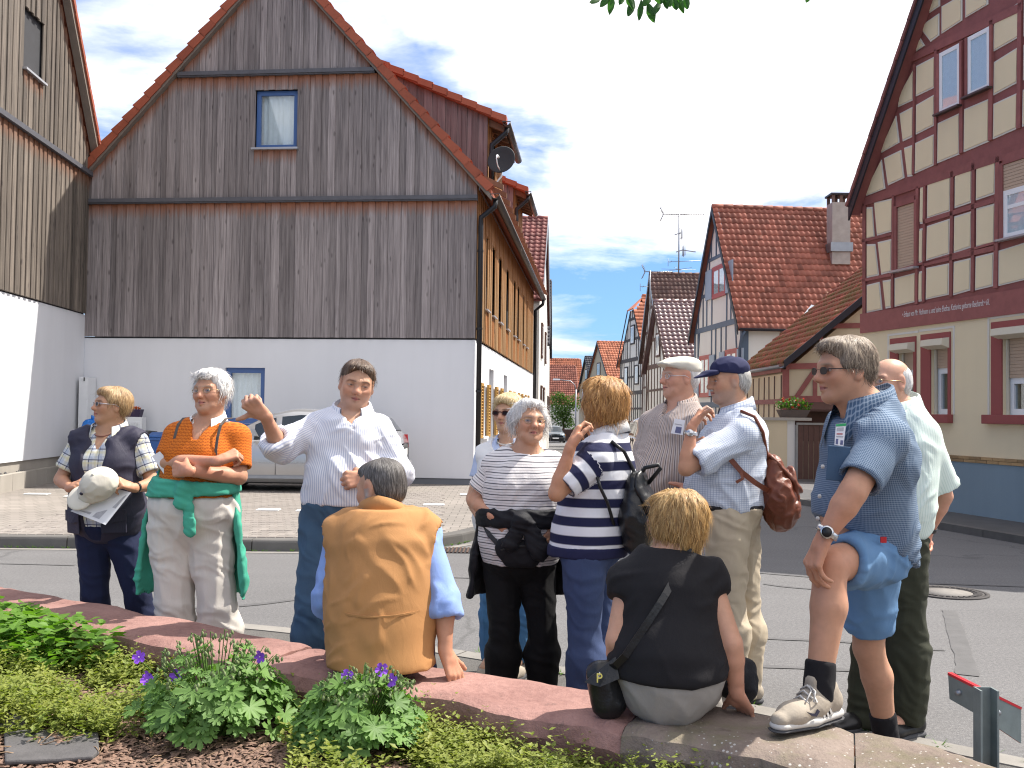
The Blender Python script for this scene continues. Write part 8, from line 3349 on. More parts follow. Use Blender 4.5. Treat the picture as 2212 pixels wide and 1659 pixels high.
def front_of(p,x,z,e=.02):
 J=p.J
 nk,pe=J['neck'],J['pelvis']
 t=(nk[2]-z)/(nk[2]-pe[2])
 lv=p.levels
 for a,b in zip(lv,lv[1:]):
  if t<=b[0]or b is lv[-1]:
   f=(t-a[0])/(b[0]-a[0])
   hw,hd,fo=a[1]+(b[1]-a[1])*f,a[2]+(b[2]-a[2])*f,a[3]+(b[3]-a[3])*f
   break
 c=nk+(pe-nk)*t
 y=(hd+e)*math.sqrt(max(0,1-(x/(hw+e))**2))
 return c+p.L*x+p.F*(y+fo)
def ring_on(p,name,a,b,r,w,mat,thick=.004,parent=None):
 d=nrm(V3(b)-V3(a))
 return MB().lathe([(r,-w/2),(r+thick,-w/2),(r+thick,w/2),(r,w/2)],Vector(a),Vector(d),20).build(name,mat,parent or p.t)
# ================================================================== 1 woman in the navy waistcoat
p=Person('woman with short blond hair in navy waistcoat and plaid shirt holding a beige cap',5.5,1.60,-8,(241,876),.208,-52,6,0,(0.484,0.266,0.161))
p.levels=[(.08,.09,.06,0),(.30,.160,.112,.010),(.60,.160,.125,.02),(.85,.182,.135,.0),(1.06,.180,.130,-.01)]
p.bust=.070
p.joints(neck=(237,934,0.02),pelvis=(232,1138,0),shl=(296,956,.01),shr=(176,955,0),ell=(331,1046,-.02),elr=(131,1036,-.03),wrl=(288,1054,-.20),wrr=(152,1054,-.18),
   hpl=(264,1150,0),hpr=(204,1150,0),knl=(296,1285,-.04),knr=(205,1285,-.02),anl=(318,1422,0),anr=(218,1422,0))
p.finish((V3(W(232,1138,5.5))[0],5.5,0))
p.build_body({'r':(p.at(178,1040,-.25),-np.array([0,-.6,.75]),'grip',None),'l':(p.at(262,1043,-.26),-np.array([0.1,-.6,.7]),'grip',None)})
zh=p.at(232,1172)[2]
p.cloth('shirt',M_PLAID,shirt_groups(p,zh+.05,.010,sleeves=[p.sleeve('l',.014,.034,.74,1),p.sleeve('r',.014,.034,.74,2)],vneck=.10),fold=.004,seed=1)
vp=p.torso(.026)
front=dict(p=vp,clip=[((0,0,zh),(0,0,-1)),(p.J['neck']+[0,0,.035],(0,0,1))],
    sub=[cone(p.J['neck']+p.F*.05,p.J['neck']+[0,0,.15],.085,.11),ball(p.J['shl']+p.L*.065-[0,0,.02],.075),ball(p.J['shr']-p.L*.065-[0,0,.02],.075),
     cone(p.J['neck']+p.F*.17+[0,0,.02],p.J['neck']+p.F*.21-[0,0,.26],.085,.060),cone(p.J['neck']+p.F*.21-[0,0,.26],p.J['pelvis']+p.F*.19-[0,0,.3],.060,.085)],ax=(p.J['neck'],p.J['pelvis']),r=.18)
vest=p.cloth('waistcoat',M_NAVYVEST,[front],fold=.008,seed=2,h=.009)
for x,z0,z1 in((.115,zh+.07,zh+.19),(-.125,zh+.06,zh+.18)):
 q=[front_of(p,x+dx,z,.036)for dx,z in((-.055,z0),(.055,z0),(.055,z1),(-.055,z1))]
 MB().prism([tuple(v)for v in q],tuple(p.F*.010)).build('pocket',M_NAVYVEST,vest,bevel=.004)
 q=[front_of(p,x+dx,z,.046)for dx,z in((-.058,z1-.05),(.0,z1-.062),(.058,z1-.05),(.058,z1+.006),(-.058,z1+.006))]
 MB().prism([tuple(v)for v in q],tuple(p.F*.005)).build('pocket_flap',M_NAVYVEST,vest)
p.collar(M_PLAID,.078,.050,.62,size=2.0)
buttons(p,[front_of(p,-.005,zh+dz,.018)for dz in(.28,.36)])
p.cloth('trousers',M_DKJEANS,trouser_groups(p,zh+.10,.012,.018),fold=.007,seed=3,style='trousers')
for sd in 'lr':
 shoe(p,sd,M_SHOEBLK)
p.hair(H_BLOND,[((0,-.10,.19),(.385,.46,.36)),((0,-.20,.0),(.36,.30,.33)),((0,.22,.335),(.30,.20,.13)),((.30,-.02,.10),(.08,.22,.16)),((-.30,-.02,.10),(.08,.22,.16))],
  [((0,.42,-.10),(.34,.34,.36)),((.36,.07,-.16),(.16,.19,.22)),((-.36,.07,-.16),(.16,.19,.22)),((0,-.25,-.45),(.5,.5,.2))],n=420,length=.05,lift=.15,seed=11,noise=.005,mess=.18)
p.glasses(M_SILVFR,M_SUNLENS,w=.18,hgt=.105,r=.0035,temple=.011,ydist=.425)
ring_on(p,'watch',p.J['wrl']+(p.J['ell']-p.J['wrl'])*.14,p.J['ell'],.026,.012,M_SHOEBLK)
nk=p.J['neck']
mb=MB()
mb.tube([Vector(nk+p.L*.062*math.cos(a)+p.F*(.045+.045*math.sin(a))+np.array([0,0,.015-.035*math.sin(a)]))for a in np.linspace(0,math.pi,14)],.0035,5)
mb.build('necklace',basic('bead_necklace',(0.25,0.10,0.07),.3,var=.4,vs=90),p.t)
# the cap and the leaflet she holds
cc=p.at(206,1048,-.30)
aX,aZ=nrm(p.at(250,1030,-.28)-p.at(165,1062,-.32)),np.array([0,-.75,.66])
aZ=nrm(aZ-aX*(aZ@aX))
aY=np.cross(aZ,aX)
Rm=np.stack([aX,aY,aZ],1)
capo=blob('baseball_cap',[ell(cc+aX*.02,(.098,.088,.082),Rm,.01),ell(cc-aX*.01-aZ*.03,(.094,.085,.05),Rm,.02)],M_CAPBEIGE,None,h=.006,fold=.004,seed=3,clips=[(cc-aZ*.045,-aZ)])
tag(capo,'beige baseball cap held in front of the navy waistcoat','cap')
blob('peak',[ell(cc-aX*.095-aZ*.040-aY*.01,(.072,.082,.016),Rm,.01),],M_CAPBEIGE,capo,h=.006,fold=.001)
MB().lathe([(0,.006),(.008,.003),(.009,-.004)],Vector(cc+aX*.02+aZ*.081),Vector(aZ),10).build('cap_button',M_CAPBEIGE,capo)
em=cc-aX*.068+aZ*.032-aY*.052
MB().lathe([(0,.004),(.009,.002),(.009,-.004)],Vector(em),Vector(-aY*.7-aX*.6+aZ*.2),8).build('emblem',M_NAVYVEST,capo)
pq=[p.at(x,y,dz)for x,y,dz in((152,1104,-.30),(228,1134,-.30),(283,1064,-.24),(238,1052,-.22))]
lf=MB()
lf.prism([tuple(v)for v in pq],(0,.0012,0))
lf=lf.build('leaflet',M_PAPER,None,origin=tuple(pq[1]))
tag(lf,'printed white leaflet held under the beige cap','leaflet')
fq=lambda a,b:pq[0]*(1-a)*(1-b)+pq[1]*a*(1-b)+pq[2]*a*b+pq[3]*(1-a)*b+np.array([0,-.0012,0])
for a0,a1,b0,b1 in((.08,.45,.1,.42),(.52,.92,.48,.9),(.55,.75,.08,.42)):
 MB().add([tuple(fq(a,b))for a,b in((a0,b0),(a1,b0),(a1,b1),(a0,b1))],[(0,1,2,3)]).build('printed_block',M_GREYPRINT,lf)
# ================================================================== 2 woman in the orange sweater
p=Person('white-haired woman in orange knitted top with folded arms and green cardigan round her hips',5.1,1.69,-10,(456,846),.226,-18,2,-2,(0.513,0.276,0.174))
p.levels=[(.08,.10,.065,0),(.30,.170,.115,.010),(.60,.170,.125,.02),(.85,.198,.145,.0),(1.06,.195,.145,-.01)]
p.bust=.072
p.age=.8
p.fat_leg=1.12
p.fat_arm=1.12
p.brow=np.array((.35,.28,.22))
p.joints(neck=(450,918,0.02),pelvis=(413,1130,0),shl=(512,945,.01),shr=(384,943,0),ell=(516,1030,-.05),elr=(358,1000,-.06),wrl=(408,1018,-.245),wrr=(472,996,-.25),
   hpl=(450,1140,0),hpr=(373,1140,0),knl=(470,1310,-.03),knr=(377,1310,-.02),anl=(472,1468,0),anr=(372,1468,0))
p.finish((V3(W(413,1130,5.1))[0],5.1,0))
p.build_body({'r':(p.at(510,980,-.21),np.array([.2,.6,-.6]),'curl',None),'l':(p.at(372,1012,-.20),np.array([0,1.0,-.1]),'grip',None)})
zh=p.at(413,1090)[2]
g=shirt_groups(p,zh,.018,sleeves=[p.sleeve('l',.018,.030,.80,1),p.sleeve('r',.018,.030,.80,2)],neck_r=.085,vneck=.12)
p.cloth('sweater',M_ORANGE,g,fold=.004,seed=4,style='knit')
p.cloth('blouse',M_WHITE,[dict(p=p.torso(.008)[:1]+p.torso(.008)[4:7],clip=[(p.J['neck']+[0,0,.03],(0,0,1)),(p.J['neck']-[0,0,.22],(0,0,-1))],sub=[cone(p.J['neck']+p.F*.02,p.J['neck']+[0,0,.12],.058,.085),cone(p.J['neck']+p.F*.12-[0,0,.05],p.J['neck']+p.F*.06+[0,0,.06],.004,.05)],ax=(p.J['neck'],p.J['pelvis']))],fold=.001,h=.008)
p.collar(M_WHITE,.074,.046,.6,size=2.0)
p.cloth('trousers',M_CREAMTR,trouser_groups(p,zh+.04,.024,.046),fold=.009,seed=5,style='trousers')
for sd in 'lr':
 shoe(p,sd,M_SHOETAN)
p.hair(H_WHITE,[((0,-.08,.20),(.375,.44,.36)),((0,-.18,.05),(.36,.30,.32)),((0,.24,.36),(.28,.17,.12)),((.32,.02,.06),(.07,.16,.18)),((-.32,.02,.06),(.07,.16,.18))],
  [((0,.42,-.12),(.32,.34,.40)),((.38,.14,-.22),(.14,.16,.16)),((-.38,.14,-.22),(.14,.16,.16)),((0,-.2,-.50),(.5,.5,.2))],n=620,length=.042,lift=.7,seed=12,noise=.012,mess=.6)
p.glasses(M_GOLD,M_CLEAR,w=.155,hgt=.095,r=.0055)
for sg in(1,-1):
 a=p.J['neck']+p.L*sg*.115
 strip('rucksack_strap',[tuple(a+p.F*y+np.array([0,0,z]))for y,z in((-.03,.035),(.04,.032),(.095,-.0),(.125,-.06),(.14,-.12),(.135,-.2))],.014,basic('grey_webbing',(0.09,0.075,0.065),.8,var=.2),p.t,[(0,0,1),(0,-.5,1),(0,-.8,.6),tuple(p.F),tuple(p.F),tuple(p.F)],.004)
# cardigan tied round the hips
zk=p.at(430,1050)[2]
c=p.J['pelvis']*[1,1,0]+p.F*0+np.array([0,0,0])
cx0=p.at(424,1050)
kn=front_of(p,.03,zk,.058)
tail=[cone(kn,kn+p.F*.012+[-.012,0,-.07],.024,.034,p.F,.5,k=.01),cone(kn+[.02,0,-.02],kn+p.F*.02+[.045,0,-.20],.022,.036,p.F,.45,k=.01)]
wrapz=lambda a,b:[((cx0[0],0,zk+a),(.06,0,1)),((cx0[0],0,zk+b),(.05,0,-1))]
hipw=lambda e:p.torso(e)+p.leg('l',e,('t',))+p.leg('r',e,('t',))
card=p.cloth('cardigan',M_GREEN,[dict(p=hipw(.050),clip=wrapz(.035,-.040),ax=(kn,kn-[0,0,1]),r=.2),dict(p=[ell(kn,(.042,.030,.042),None,.01)]+tail,ax=(kn,kn-[0,0,1]),r=.2)],fold=.006,seed=6,h=.008,style='wrap')
zb2=p.at(413,1222)[2]
bk=[cone(np.array([cx0[0],p.J['pelvis'][1],zk]),p.J['pelvis']-[0,0,.02],.222,.262,p.F,.74,k=.02),cone(p.J['pelvis']-[0,0,.02],p.J['pelvis']-[0,0,.28],.262,.305,p.F,.6,k=.02)]
ins=[cone(np.array([cx0[0],p.J['pelvis'][1],zk+.05]),p.J['pelvis']-[0,0,.02],.200,.240,p.F,.74),cone(p.J['pelvis']-[0,0,.02],p.J['pelvis']-[0,0,.5],.240,.300,p.F,.6)]
p.cloth('cardigan_body',M_GREEN,[dict(p=bk,sub=ins,clip=[((0,0,zb2),(.35,0,-1)),(p.J['pelvis']+p.F*.015,p.F)],ax=(kn,kn-[0,0,1]),r=.2)],fold=.010,seed=7,h=.008,parent=card)
# folded sheet of paper under her arm
pq=[p.at(x,y,-.10)for x,y in((328,985),(345,975),(384,1018),(366,1042))]
lf=MB().prism([tuple(v)for v in pq],(0,.002,0)).build('paper_sheet',M_PAPER,None,origin=tuple(pq[3]))
tag(lf,'folded white paper sticking out under the folded arms of the orange top','paper')
# ================================================================== 3 man speaking
p=Person('brown-haired man in blue-striped white shirt and jeans pointing with his thumb',4.8,1.80,6,(771,830),.232,12,-7,9,(0.505,0.280,0.178))
p.levels=[(.08,.105,.07,0),(.30,.174,.122,.012),(.62,.170,.135,.03),(.85,.175,.135,.015),(1.06,.175,.13,-.005)]
p.belly=.12
p.fat_leg=1.12
p.brow=np.array((.07,.045,.03))
p.stubble=((.40,.25,.20),.35)
p.eyes=.4
p.gaze=.012
p.joints(neck=(760,900,0.01),pelvis=(740,1108,0),shl=(813,927,.01),shr=(692,922,0),ell=(862,1020,-.02),elr=(605,968,-.10),wrl=(796,1033,-.20),wrr=(573,898,-.28),
   hpl=(772,1120,0),hpr=(702,1120,0),knl=(785,1300,-.03),knr=(676,1310,-.03),anl=(790,1500,0),anr=(664,1500,0))
p.finish((V3(W(740,1108,4.8))[0],4.8,0))
p.build_body({'r':(p.at(540,870,-.32),np.array([.05,.95,.2]),'fist',(.30,1.0,-.05)),'l':(p.at(750,1036,-.23),np.array([-.2,.9,-.3]),'curl',None)})
zh=p.at(740,1082)[2]
p.cloth('shirt',M_STRSHIRT,shirt_groups(p,zh-.01,.020,sleeves=[p.long_sleeve('r',.026,.36,True,1),p.long_sleeve('l',.026,.62,True,2)],vneck=.09),fold=.011,seed=8)
p.cloth('undershirt',M_WHITE,[dict(p=p.torso(.006)[:1]+p.torso(.006)[4:7],clip=[(p.J['neck']-[0,0,.004],(p.F[0],p.F[1],.8)),(p.J['neck']-[0,0,.2],(0,0,-1))],ax=(p.J['neck'],p.J['pelvis']))],fold=0,h=.009)
p.collar(M_STRSHIRT,.080,.052,.50,size=1.9)
buttons(p,[front_of(p,-.01,z,.028)for z in np.linspace(zh+.08,p.J['neck'][2]-.13,5)])
p.cloth('jeans',M_JEANS,trouser_groups(p,zh+.005,.016,.026),fold=.008,seed=9,style='trousers')
b=[front_of(p,x,zh-.02,.018)for x in np.linspace(-.17,.17,13)]
for sd in 'lr':
 shoe(p,sd,M_SHOEBLK)
p.hair(H_BROWN,[((0,-.09,.20),(.365,.45,.345)),((0,.20,.36),(.25,.17,.11)),((0,-.25,.0),(.33,.25,.28))],
  [((0,.46,-.03),(.30,.34,.40)),((.38,.12,-.18),(.16,.22,.26)),((-.38,.12,-.18),(.16,.22,.26)),((0,-.2,-.52),(.5,.5,.26))],n=900,length=.030,lift=.75,seed=13,noise=.005,mess=.5,face_clear=.27)
# ================================================================== 4 seated man in the ochre waistcoat
p=Person('grey-haired man in ochre waistcoat and blue shirt seated on the wall, back turned',3.8,1.80,176,(822,1056,.20),.240,-128,-10,0,(0.484,0.266,0.166))
p.levels=[(.06,.10,.070,0),(.25,.170,.118,.0),(.55,.170,.135,.01),(.82,.172,.145,.02),(1.08,.176,.142,.0)]
p.stubble=((.30,.28,.26),.85)
p.joints(neck=(824,1116,.16),pelvis=(822,1394,.02),shl=(740,1158,.15),shr=(912,1156,.14),ell=(708,1290,.12),elr=(960,1292,.05),wrl=(716,1362,.26),wrr=(962,1408,-.01),
   hpl=(780,1398,.06),hpr=(866,1398,.06),knl=(772,1368,.50),knr=(900,1372,.50),anl=(775,1560,.52),anr=(905,1570,.54))
p.finish((V3(W(822,1430,3.83))[0],3.83,.5))
p.hand_s=.95
p.build_body({'r':(p.at(978,1446,-.02),np.array([0,.2,-1.0]),'flat',None),'l':(p.at(740,1372,.34),np.array([0,0,-1.]),'relaxed',None)})
zh=p.at(822,1437)[2]
p.cloth('shirt',M_BLUESHIRT,shirt_groups(p,zh+.03,.004,sleeves=[p.long_sleeve('l',.020,.30,True,1),p.long_sleeve('r',.020,.36,True,2)]),fold=.011,seed=10)
T=p.torso(.042)
ax_=p.J['pelvis']-p.J['neck']
T.append(cone(p.J['neck']+ax_*.55,p.J['neck']+ax_*1.18,.204,.206,p.F,.78,k=.03))
vst=p.cloth('waistcoat',M_OCHRE,[dict(p=T,clip=[((0,0,zh),(0,0,-1)),(p.J['neck']+[0,0,.038],(0,0,1))],sub=[cone(p.J['neck']+p.F*.03,p.J['neck']+[0,0,.15]+p.F*.05,.070,.10),ball(p.J['shl']+p.L*.072-[0,0,.03],.080),ball(p.J['shr']-p.L*.072-[0,0,.03],.080)],ax=(p.J['neck'],p.J['pelvis']),r=.19)],fold=.007,seed=11,h=.009)
p.collar(M_OCHRE,.073,.040,.6,points=False)
bw_=lambda x,z,e:p.J['neck']*[1,1,0]*0+front_back(p,x,z,e)
def front_back(p,x,z,e):
 q=front_of(p,x,z,e)
 c=p.J['neck']+(p.J['pelvis']-p.J['neck'])*((p.J['neck'][2]-z)/(p.J['neck'][2]-p.J['pelvis'][2]))
 d=q-c
 y=d@p.F
 return q-p.F*2*y+p.F*.01
for zz1,w_ in((p.at(822,1172)[2],.17),(p.at(822,1312)[2],.195)):
 strip('seam',[tuple(front_back(p,x,zz1-.012*math.cos(x*9),.034))for x in np.linspace(-w_,w_,15)],.007,M_OCHRE,vst,tuple(-p.F),.004)
p.cloth('trousers',M_DKJEANS,trouser_groups(p,zh+.04,.014,.02),fold=.006,seed=12,style='trousers')
for sd in 'lr':
 shoe(p,sd,M_SHOEBLK,fdir=(0,1,0))
p.hair(H_GREYBR,[((0,-.10,.19),(.345,.425,.335)),((0,-.24,-.02),(.315,.25,.30)),((0,.18,.33),(.25,.2,.12))],
  [((0,.46,-.10),(.33,.36,.44)),((.36,.06,-.16),(.15,.17,.20)),((-.36,.06,-.16),(.15,.17,.20)),((0,-.2,-.52),(.5,.5,.25))],n=800,length=.020,lift=.4,seed=14,noise=.003,mess=.3,width=.002)
p.hair(H_GREYBR,[((0,.24,-.38),(.17,.14,.13)),((.20,.12,-.30),(.075,.16,.15)),((-.20,.12,-.30),(.075,.16,.15))],[((0,.42,-.27),(.11,.14,.05))],n=300,length=.012,lift=.5,seed=15,noise=.003,name='beard',mess=.4,width=.0015)
# ================================================================== 5 woman with sunglasses behind
p=Person('blond woman in dark sunglasses, pearls and pale waistcoat standing behind the striped top',5.75,1.64,-22,(1098,892),.218,-30,0,0,(0.533,0.305,0.192))
p.levels=FLEV
p.bust=.065
p.joints(neck=(1102,958,0.02),pelvis=(1092,1150,0),shl=(1150,985,-.03),shr=(1050,985,.03),ell=(1168,1080,-.03),elr=(1020,1078,.0),wrl=(1150,1140,-.15),wrr=(1043,1132,-.15),
   hpl=(1118,1155,0),hpr=(1072,1155,0),knl=(1130,1290,-.02),knr=(1066,1290,-.02),anl=(1126,1415,-.05),anr=(1064,1415,0))
p.finish((V3(W(1092,1150,5.75))[0],5.75,0))
p.build_body({'r':(p.at(1066,1160,-.20),np.array([.3,.9,.1]),'relaxed',None),'l':(p.at(1130,1160,-.2),np.array([0,1.,0]),'relaxed',None)})
zh=p.at(1092,1154)[2]
p.cloth('shirt',M_PALEBLUE,shirt_groups(p,zh+.1,.010,sleeves=[p.sleeve('l',.014,.026,.55,1),p.sleeve('r',.014,.026,.55,2)],vneck=.08),fold=.005,seed=13)
p.cloth('waistcoat',M_WHITE,[dict(p=p.torso(.024),clip=[((0,0,zh),(0,0,-1)),(p.J['neck']+[0,0,.03],(0,0,1))],sub=[cone(p.J['neck']+p.F*.05,p.J['neck']+[0,0,.15],.085,.11),ball(p.J['shl']+p.L*.062-[0,0,.02],.07),ball(p.J['shr']-p.L*.062-[0,0,.02],.07),cone(p.J['neck']+p.F*.14+[0,0,.03],p.J['neck']+p.F*.20-[0,0,.16],.06,.01)],ax=(p.J['neck'],p.J['pelvis']))],fold=.005,seed=14)
p.collar(M_PALEBLUE,.068,.044,.6,size=1.4)
p.cloth('jeans',M_BRJEANS,trouser_groups(p,zh+.06,.014,.03),fold=.008,seed=15,style='trousers')
for sd in 'lr':
 shoe(p,sd,M_SHOETAN)
p.hair(H_PALEBL,[((0,-.08,.20),(.385,.46,.37)),((0,-.2,.03),(.37,.30,.34)),((0,.24,.32),(.29,.20,.15)),((.31,.04,.08),(.09,.2,.18)),((-.31,.04,.08),(.09,.2,.18))],
  [((0,.43,-.14),(.33,.34,.40)),((.38,.12,-.24),(.14,.18,.2)),((-.38,.12,-.24),(.14,.18,.2)),((0,-.25,-.48),(.5,.5,.2))],n=420,length=.05,lift=.5,seed=16,noise=.008,mess=.4)
p.glasses(M_TORT,M_SUNLENS,w=.175,hgt=.115,r=.014,ydist=.42)
mb=MB()
for a in np.linspace(-.3,math.pi+.3,30):
 q=p.J['neck']+p.L*.062*math.cos(a)+p.F*(.035+.055*math.sin(a))+np.array([0,0,.028-.032*math.sin(a)])
 mb.lathe([(0,.0045),(.0042,.002),(.0042,-.002),(0,-.0045)],Vector(q),(0,0,1),6)
mb.build('pearl_necklace',basic('pearl',(0.75,0.70,0.62),.25,var=.05),p.t,kind='stuff')
# ================================================================== 6 old woman in the thin-striped top
p=Person('old white-haired woman in thin-striped top, a black jacket knotted round her waist',4.9,1.57,4,(1143,911),.216,17,4,2,(0.505,0.280,0.178))
p.levels=[(.08,.095,.06,0),(.30,.170,.118,.010),(.60,.175,.140,.03),(.85,.180,.145,.02),(1.06,.175,.130,-.0)]
p.bust=.082
p.age=1.0
p.fat_arm=1.05
p.brow=np.array((.42,.34,.28))
p.joints(neck=(1136,980,0.02),pelvis=(1122,1205,0),shl=(1194,1008,.01),shr=(1072,1008,0),ell=(1222,1085,.04),elr=(1024,1082,.02),wrl=(1205,1140,-.12),wrr=(1066,1116,-.15),
   hpl=(1156,1212,0),hpr=(1086,1212,0),knl=(1172,1366,-.02),knr=(1090,1366,-.02),anl=(1172,1508,0),anr=(1080,1508,0))
p.finish((V3(W(1122,1205,4.9))[0],4.9,0))
p.build_body({'r':(p.at(1090,1134,-.17),np.array([.5,.8,-.2]),'curl',None),'l':(p.at(1185,1165,-.15),np.array([-.5,.8,0]),'relaxed',None)})
zh=p.at(1122,1214)[2]
p.cloth('top',M_TEE,shirt_groups(p,zh,.025,sleeves=[p.sleeve('l',.020,.036,.72,1),p.sleeve('r',.018,.036,.72,2)],neck_r=.090),fold=.006,seed=16)
p.cloth('trousers',M_BLACKTR,trouser_groups(p,zh+.02,.016,.034),fold=.006,seed=17,style='trousers')
for sd in 'lr':
 shoe(p,sd,M_SHOEBLK)
p.hair(H_WHITE,[((0,-.09,.18),(.41,.47,.36)),((0,-.22,.02),(.40,.33,.34)),((.33,-.06,.02),(.12,.24,.26)),((-.33,-.06,.02),(.12,.24,.26)),((0,.16,.38),(.26,.2,.12))],
  [((0,.43,-.10),(.31,.33,.46)),((.37,.16,-.22),(.15,.16,.2)),((-.37,.16,-.22),(.15,.16,.2)),((0,-.2,-.50),(.5,.5,.2))],n=620,length=.05,lift=.6,seed=17,noise=.012,mess=.7)
p.glasses(M_GOLD,M_CLEAR,w=.16,hgt=.11,r=.006)
# black jacket tied at the waist, sleeves knotted in front, and a belt bag
zk=p.at(1122,1112)[2]
cw=np.array([p.J['pelvis'][0]+.005,p.J['pelvis'][1],zk])
kn=front_of(p,-.02,zk-.01,.055)
kp=[ell(kn,(.042,.032,.038),None,.01),cone(kn,kn-p.L*.05+[0,0,-.10],.026,.042,p.F,.45,k=.01),cone(kn+p.L*.02,kn+p.L*.085+[0,0,-.13]+p.F*.01,.028,.048,p.F,.45,k=.01)]
jk=p.cloth('jacket',M_BLACKJK,[dict(p=p.torso(.040),clip=[((0,0,zk+.038),(0,0,1)),((0,0,zk-.045),(0,0,-1))],ax=(cw,cw-[0,0,1]),r=.2),dict(p=kp,ax=(cw,cw-[0,0,1]),r=.2)],fold=.012,seed=18,h=.008,style='wrap')
ob=[cone(cw-[0,0,.02],p.J['pelvis']-[0,0,.30],.218,.262,p.F,.66,k=.02)]
ib=[cone(cw+[0,0,.02],p.J['pelvis']-[0,0,.5],.198,.256,p.F,.64)]
zb2=p.at(1122,1292)[2]
p.cloth('jacket_body',M_BLACKJK,[dict(p=ob,sub=ib,clip=[((0,0,zb2),(0,0,-1)),(p.J['pelvis']+p.F*.03,p.F)],ax=(cw,cw-[0,0,1]),r=.2)],fold=.012,seed=19,h=.008,parent=jk)
bc=p.at(1126,1190,-.175)
bag=blob('belt_bag',[cone(bc-p.L*.075+[0,0,.012],bc+p.L*.075+[0,0,.012],.052,.052,p.F,.6,k=.02),cone(bc-p.L*.045-[0,0,.035],bc+p.L*.045-[0,0,.035],.045,.045,p.F,.6,k=.02)],M_BLACKJK,None,h=.007,fold=.004,seed=5)
tag(bag,'black belt bag hanging below the knotted jacket on the thin-striped top','bag')
strip('zip',[tuple(bc+p.L*x+p.F*.036+np.array([0,0,.028-x*x*2]))for x in np.linspace(-.10,.10,9)],.008,M_BLKLEATHER,bag,tuple(p.F),.003)
for sg in(1,-1):
 strip('belt_strap',[tuple(bc+p.L*sg*.10+[0,0,.02]),tuple(bc+p.L*sg*.15-p.F*.03+np.array([0,0,.07])),tuple(bc+p.L*sg*.17-p.F*.09+np.array([0,0,.11]))],.022,M_BLKLEATHER,bag,tuple(p.F),.004)
# ================================================================== 7 woman in the block-striped polo
p=Person('ginger-blond woman in navy and white block-striped polo shirt, hand at her chin',4.6,1.68,-118,(1300,868),.222,-128,2,0,(0.505,0.266,0.157))
p.levels=[(.08,.095,.065,0),(.30,.158,.128,.010),(.60,.155,.135,.015),(.85,.172,.150,.0),(1.06,.175,.150,-.01)]
p.bust=.080
p.fat_leg=1.1
p.joints(neck=(1318,945,0.0),pelvis=(1268,1192,.02),shl=(1286,992,-.14),shr=(1330,992,.15),ell=(1202,1066,-.20),elr=(1275,1085,.14),wrl=(1232,966,-.22),wrr=(1250,1075,.06),
   hpl=(1262,1205,-.08),hpr=(1284,1205,.09),knl=(1262,1372,-.09),knr=(1296,1372,.09),anl=(1264,1545,-.06),anr=(1300,1545,.09))
p.finish((V3(W(1268,1192,4.6))[0],4.62,0))
p.build_body({'l':(p.at(1247,925,-.17),np.array([.9,.35,.1]),'chin',(.9,.3,.3)),'r':(p.at(1235,1062,.0),np.array([0,.9,0]),'curl',None)})
zh=p.at(1268,1196)[2]
T=p.torso(.020)+[cone(p.J['neck']+(p.J['pelvis']-p.J['neck'])*.5,p.J['pelvis']-[0,0,.02],.178,.198,p.F,.88,k=.03)]
g=shirt_groups(p,zh,.020,sleeves=[p.sleeve('l',.022,.036,.80,1),p.sleeve('r',.020,.03,.78,2)],neck_r=.076,extra=T[-1:])
p.cloth('polo_shirt',M_NAVYSTR,g,fold=.006,seed=20)
p.cloth('hem_band',cloth_mat('navy_jersey',flat_cloth((0.018,0.020,0.060))),[dict(p=[dict(q,ra=q.get('ra',0)+.008,rb=q.get('rb',0)+.008)if q['t']=='c' else q for q in T],clip=[((0,0,zh-.006),(0,0,-1)),((0,0,zh+.045),(0,0,1))],ax=(p.J['neck'],p.J['pelvis']))],fold=.004,seed=20)
p.collar(M_WHITE,.072,.042,.5)
p.cloth('trousers',M_MIDJEANS,trouser_groups(p,zh+.03,.008,.034),fold=.006,seed=21,style='trousers')
for sd in 'lr':
 shoe(p,sd,M_SHOEBLK)
p.hair(H_GINGER,[((0,-.10,.19),(.42,.49,.37)),((0,-.20,-.06),(.42,.40,.46)),((.34,.0,-.05),(.14,.26,.36)),((-.34,.0,-.05),(.14,.26,.36)),((0,.22,.32),(.30,.22,.15))],
  [((0,.46,-.12),(.30,.34,.50)),((0,-.1,-.62),(.6,.6,.2))],n=800,length=.060,lift=.35,seed=18,noise=.018,mess=.34,curl=.5)
p.glasses(M_DARKFR,M_CLEAR,w=.16,hgt=.10,r=.007)
# small black rucksack on her back
bc=p.at(1376,1106,-.11)
bF=nrm(p.F)
rk=blob('rucksack',[cone(bc+[0,0,.11],bc-[0,0,.02],.075,.105,p.F,.62,k=.03),cone(bc-[0,0,.02],bc-[0,0,.12],.105,.085,p.F,.7,k=.03),ell(bc-bF*.05-[0,0,.05],(.07,.06,.07),None,.03)],M_BLKLEATHER,None,h=.008,fold=.006,seed=8)
tag(rk,'small shiny black leather rucksack worn over the block-striped polo','rucksack')
blob('flap',[cone(bc+[0,0,.115]-bF*.02,bc+[0,0,.03]-bF*.075,.078,.07,p.F,.3,k=.02)],M_BLKLEATHER,rk,h=.007,fold=.003)
MB().tube([Vector(bc+np.array(v))for v in((0,0,.14),(.03,-.02,.20),(.09,-.03,.215),(.10,-.03,.20),(.05,-.0,.13))],.010,7).build('handle',M_BLKLEATHER,rk)
MB().tube([p.at(1320,953,-.13),p.at(1348,975,-.13),p.at(1366,1010,-.08),p.at(1382,1050,-.12),p.at(1372,1062,-.12)],.009,6).build('shoulder_strap',M_BLKLEATHER,rk)
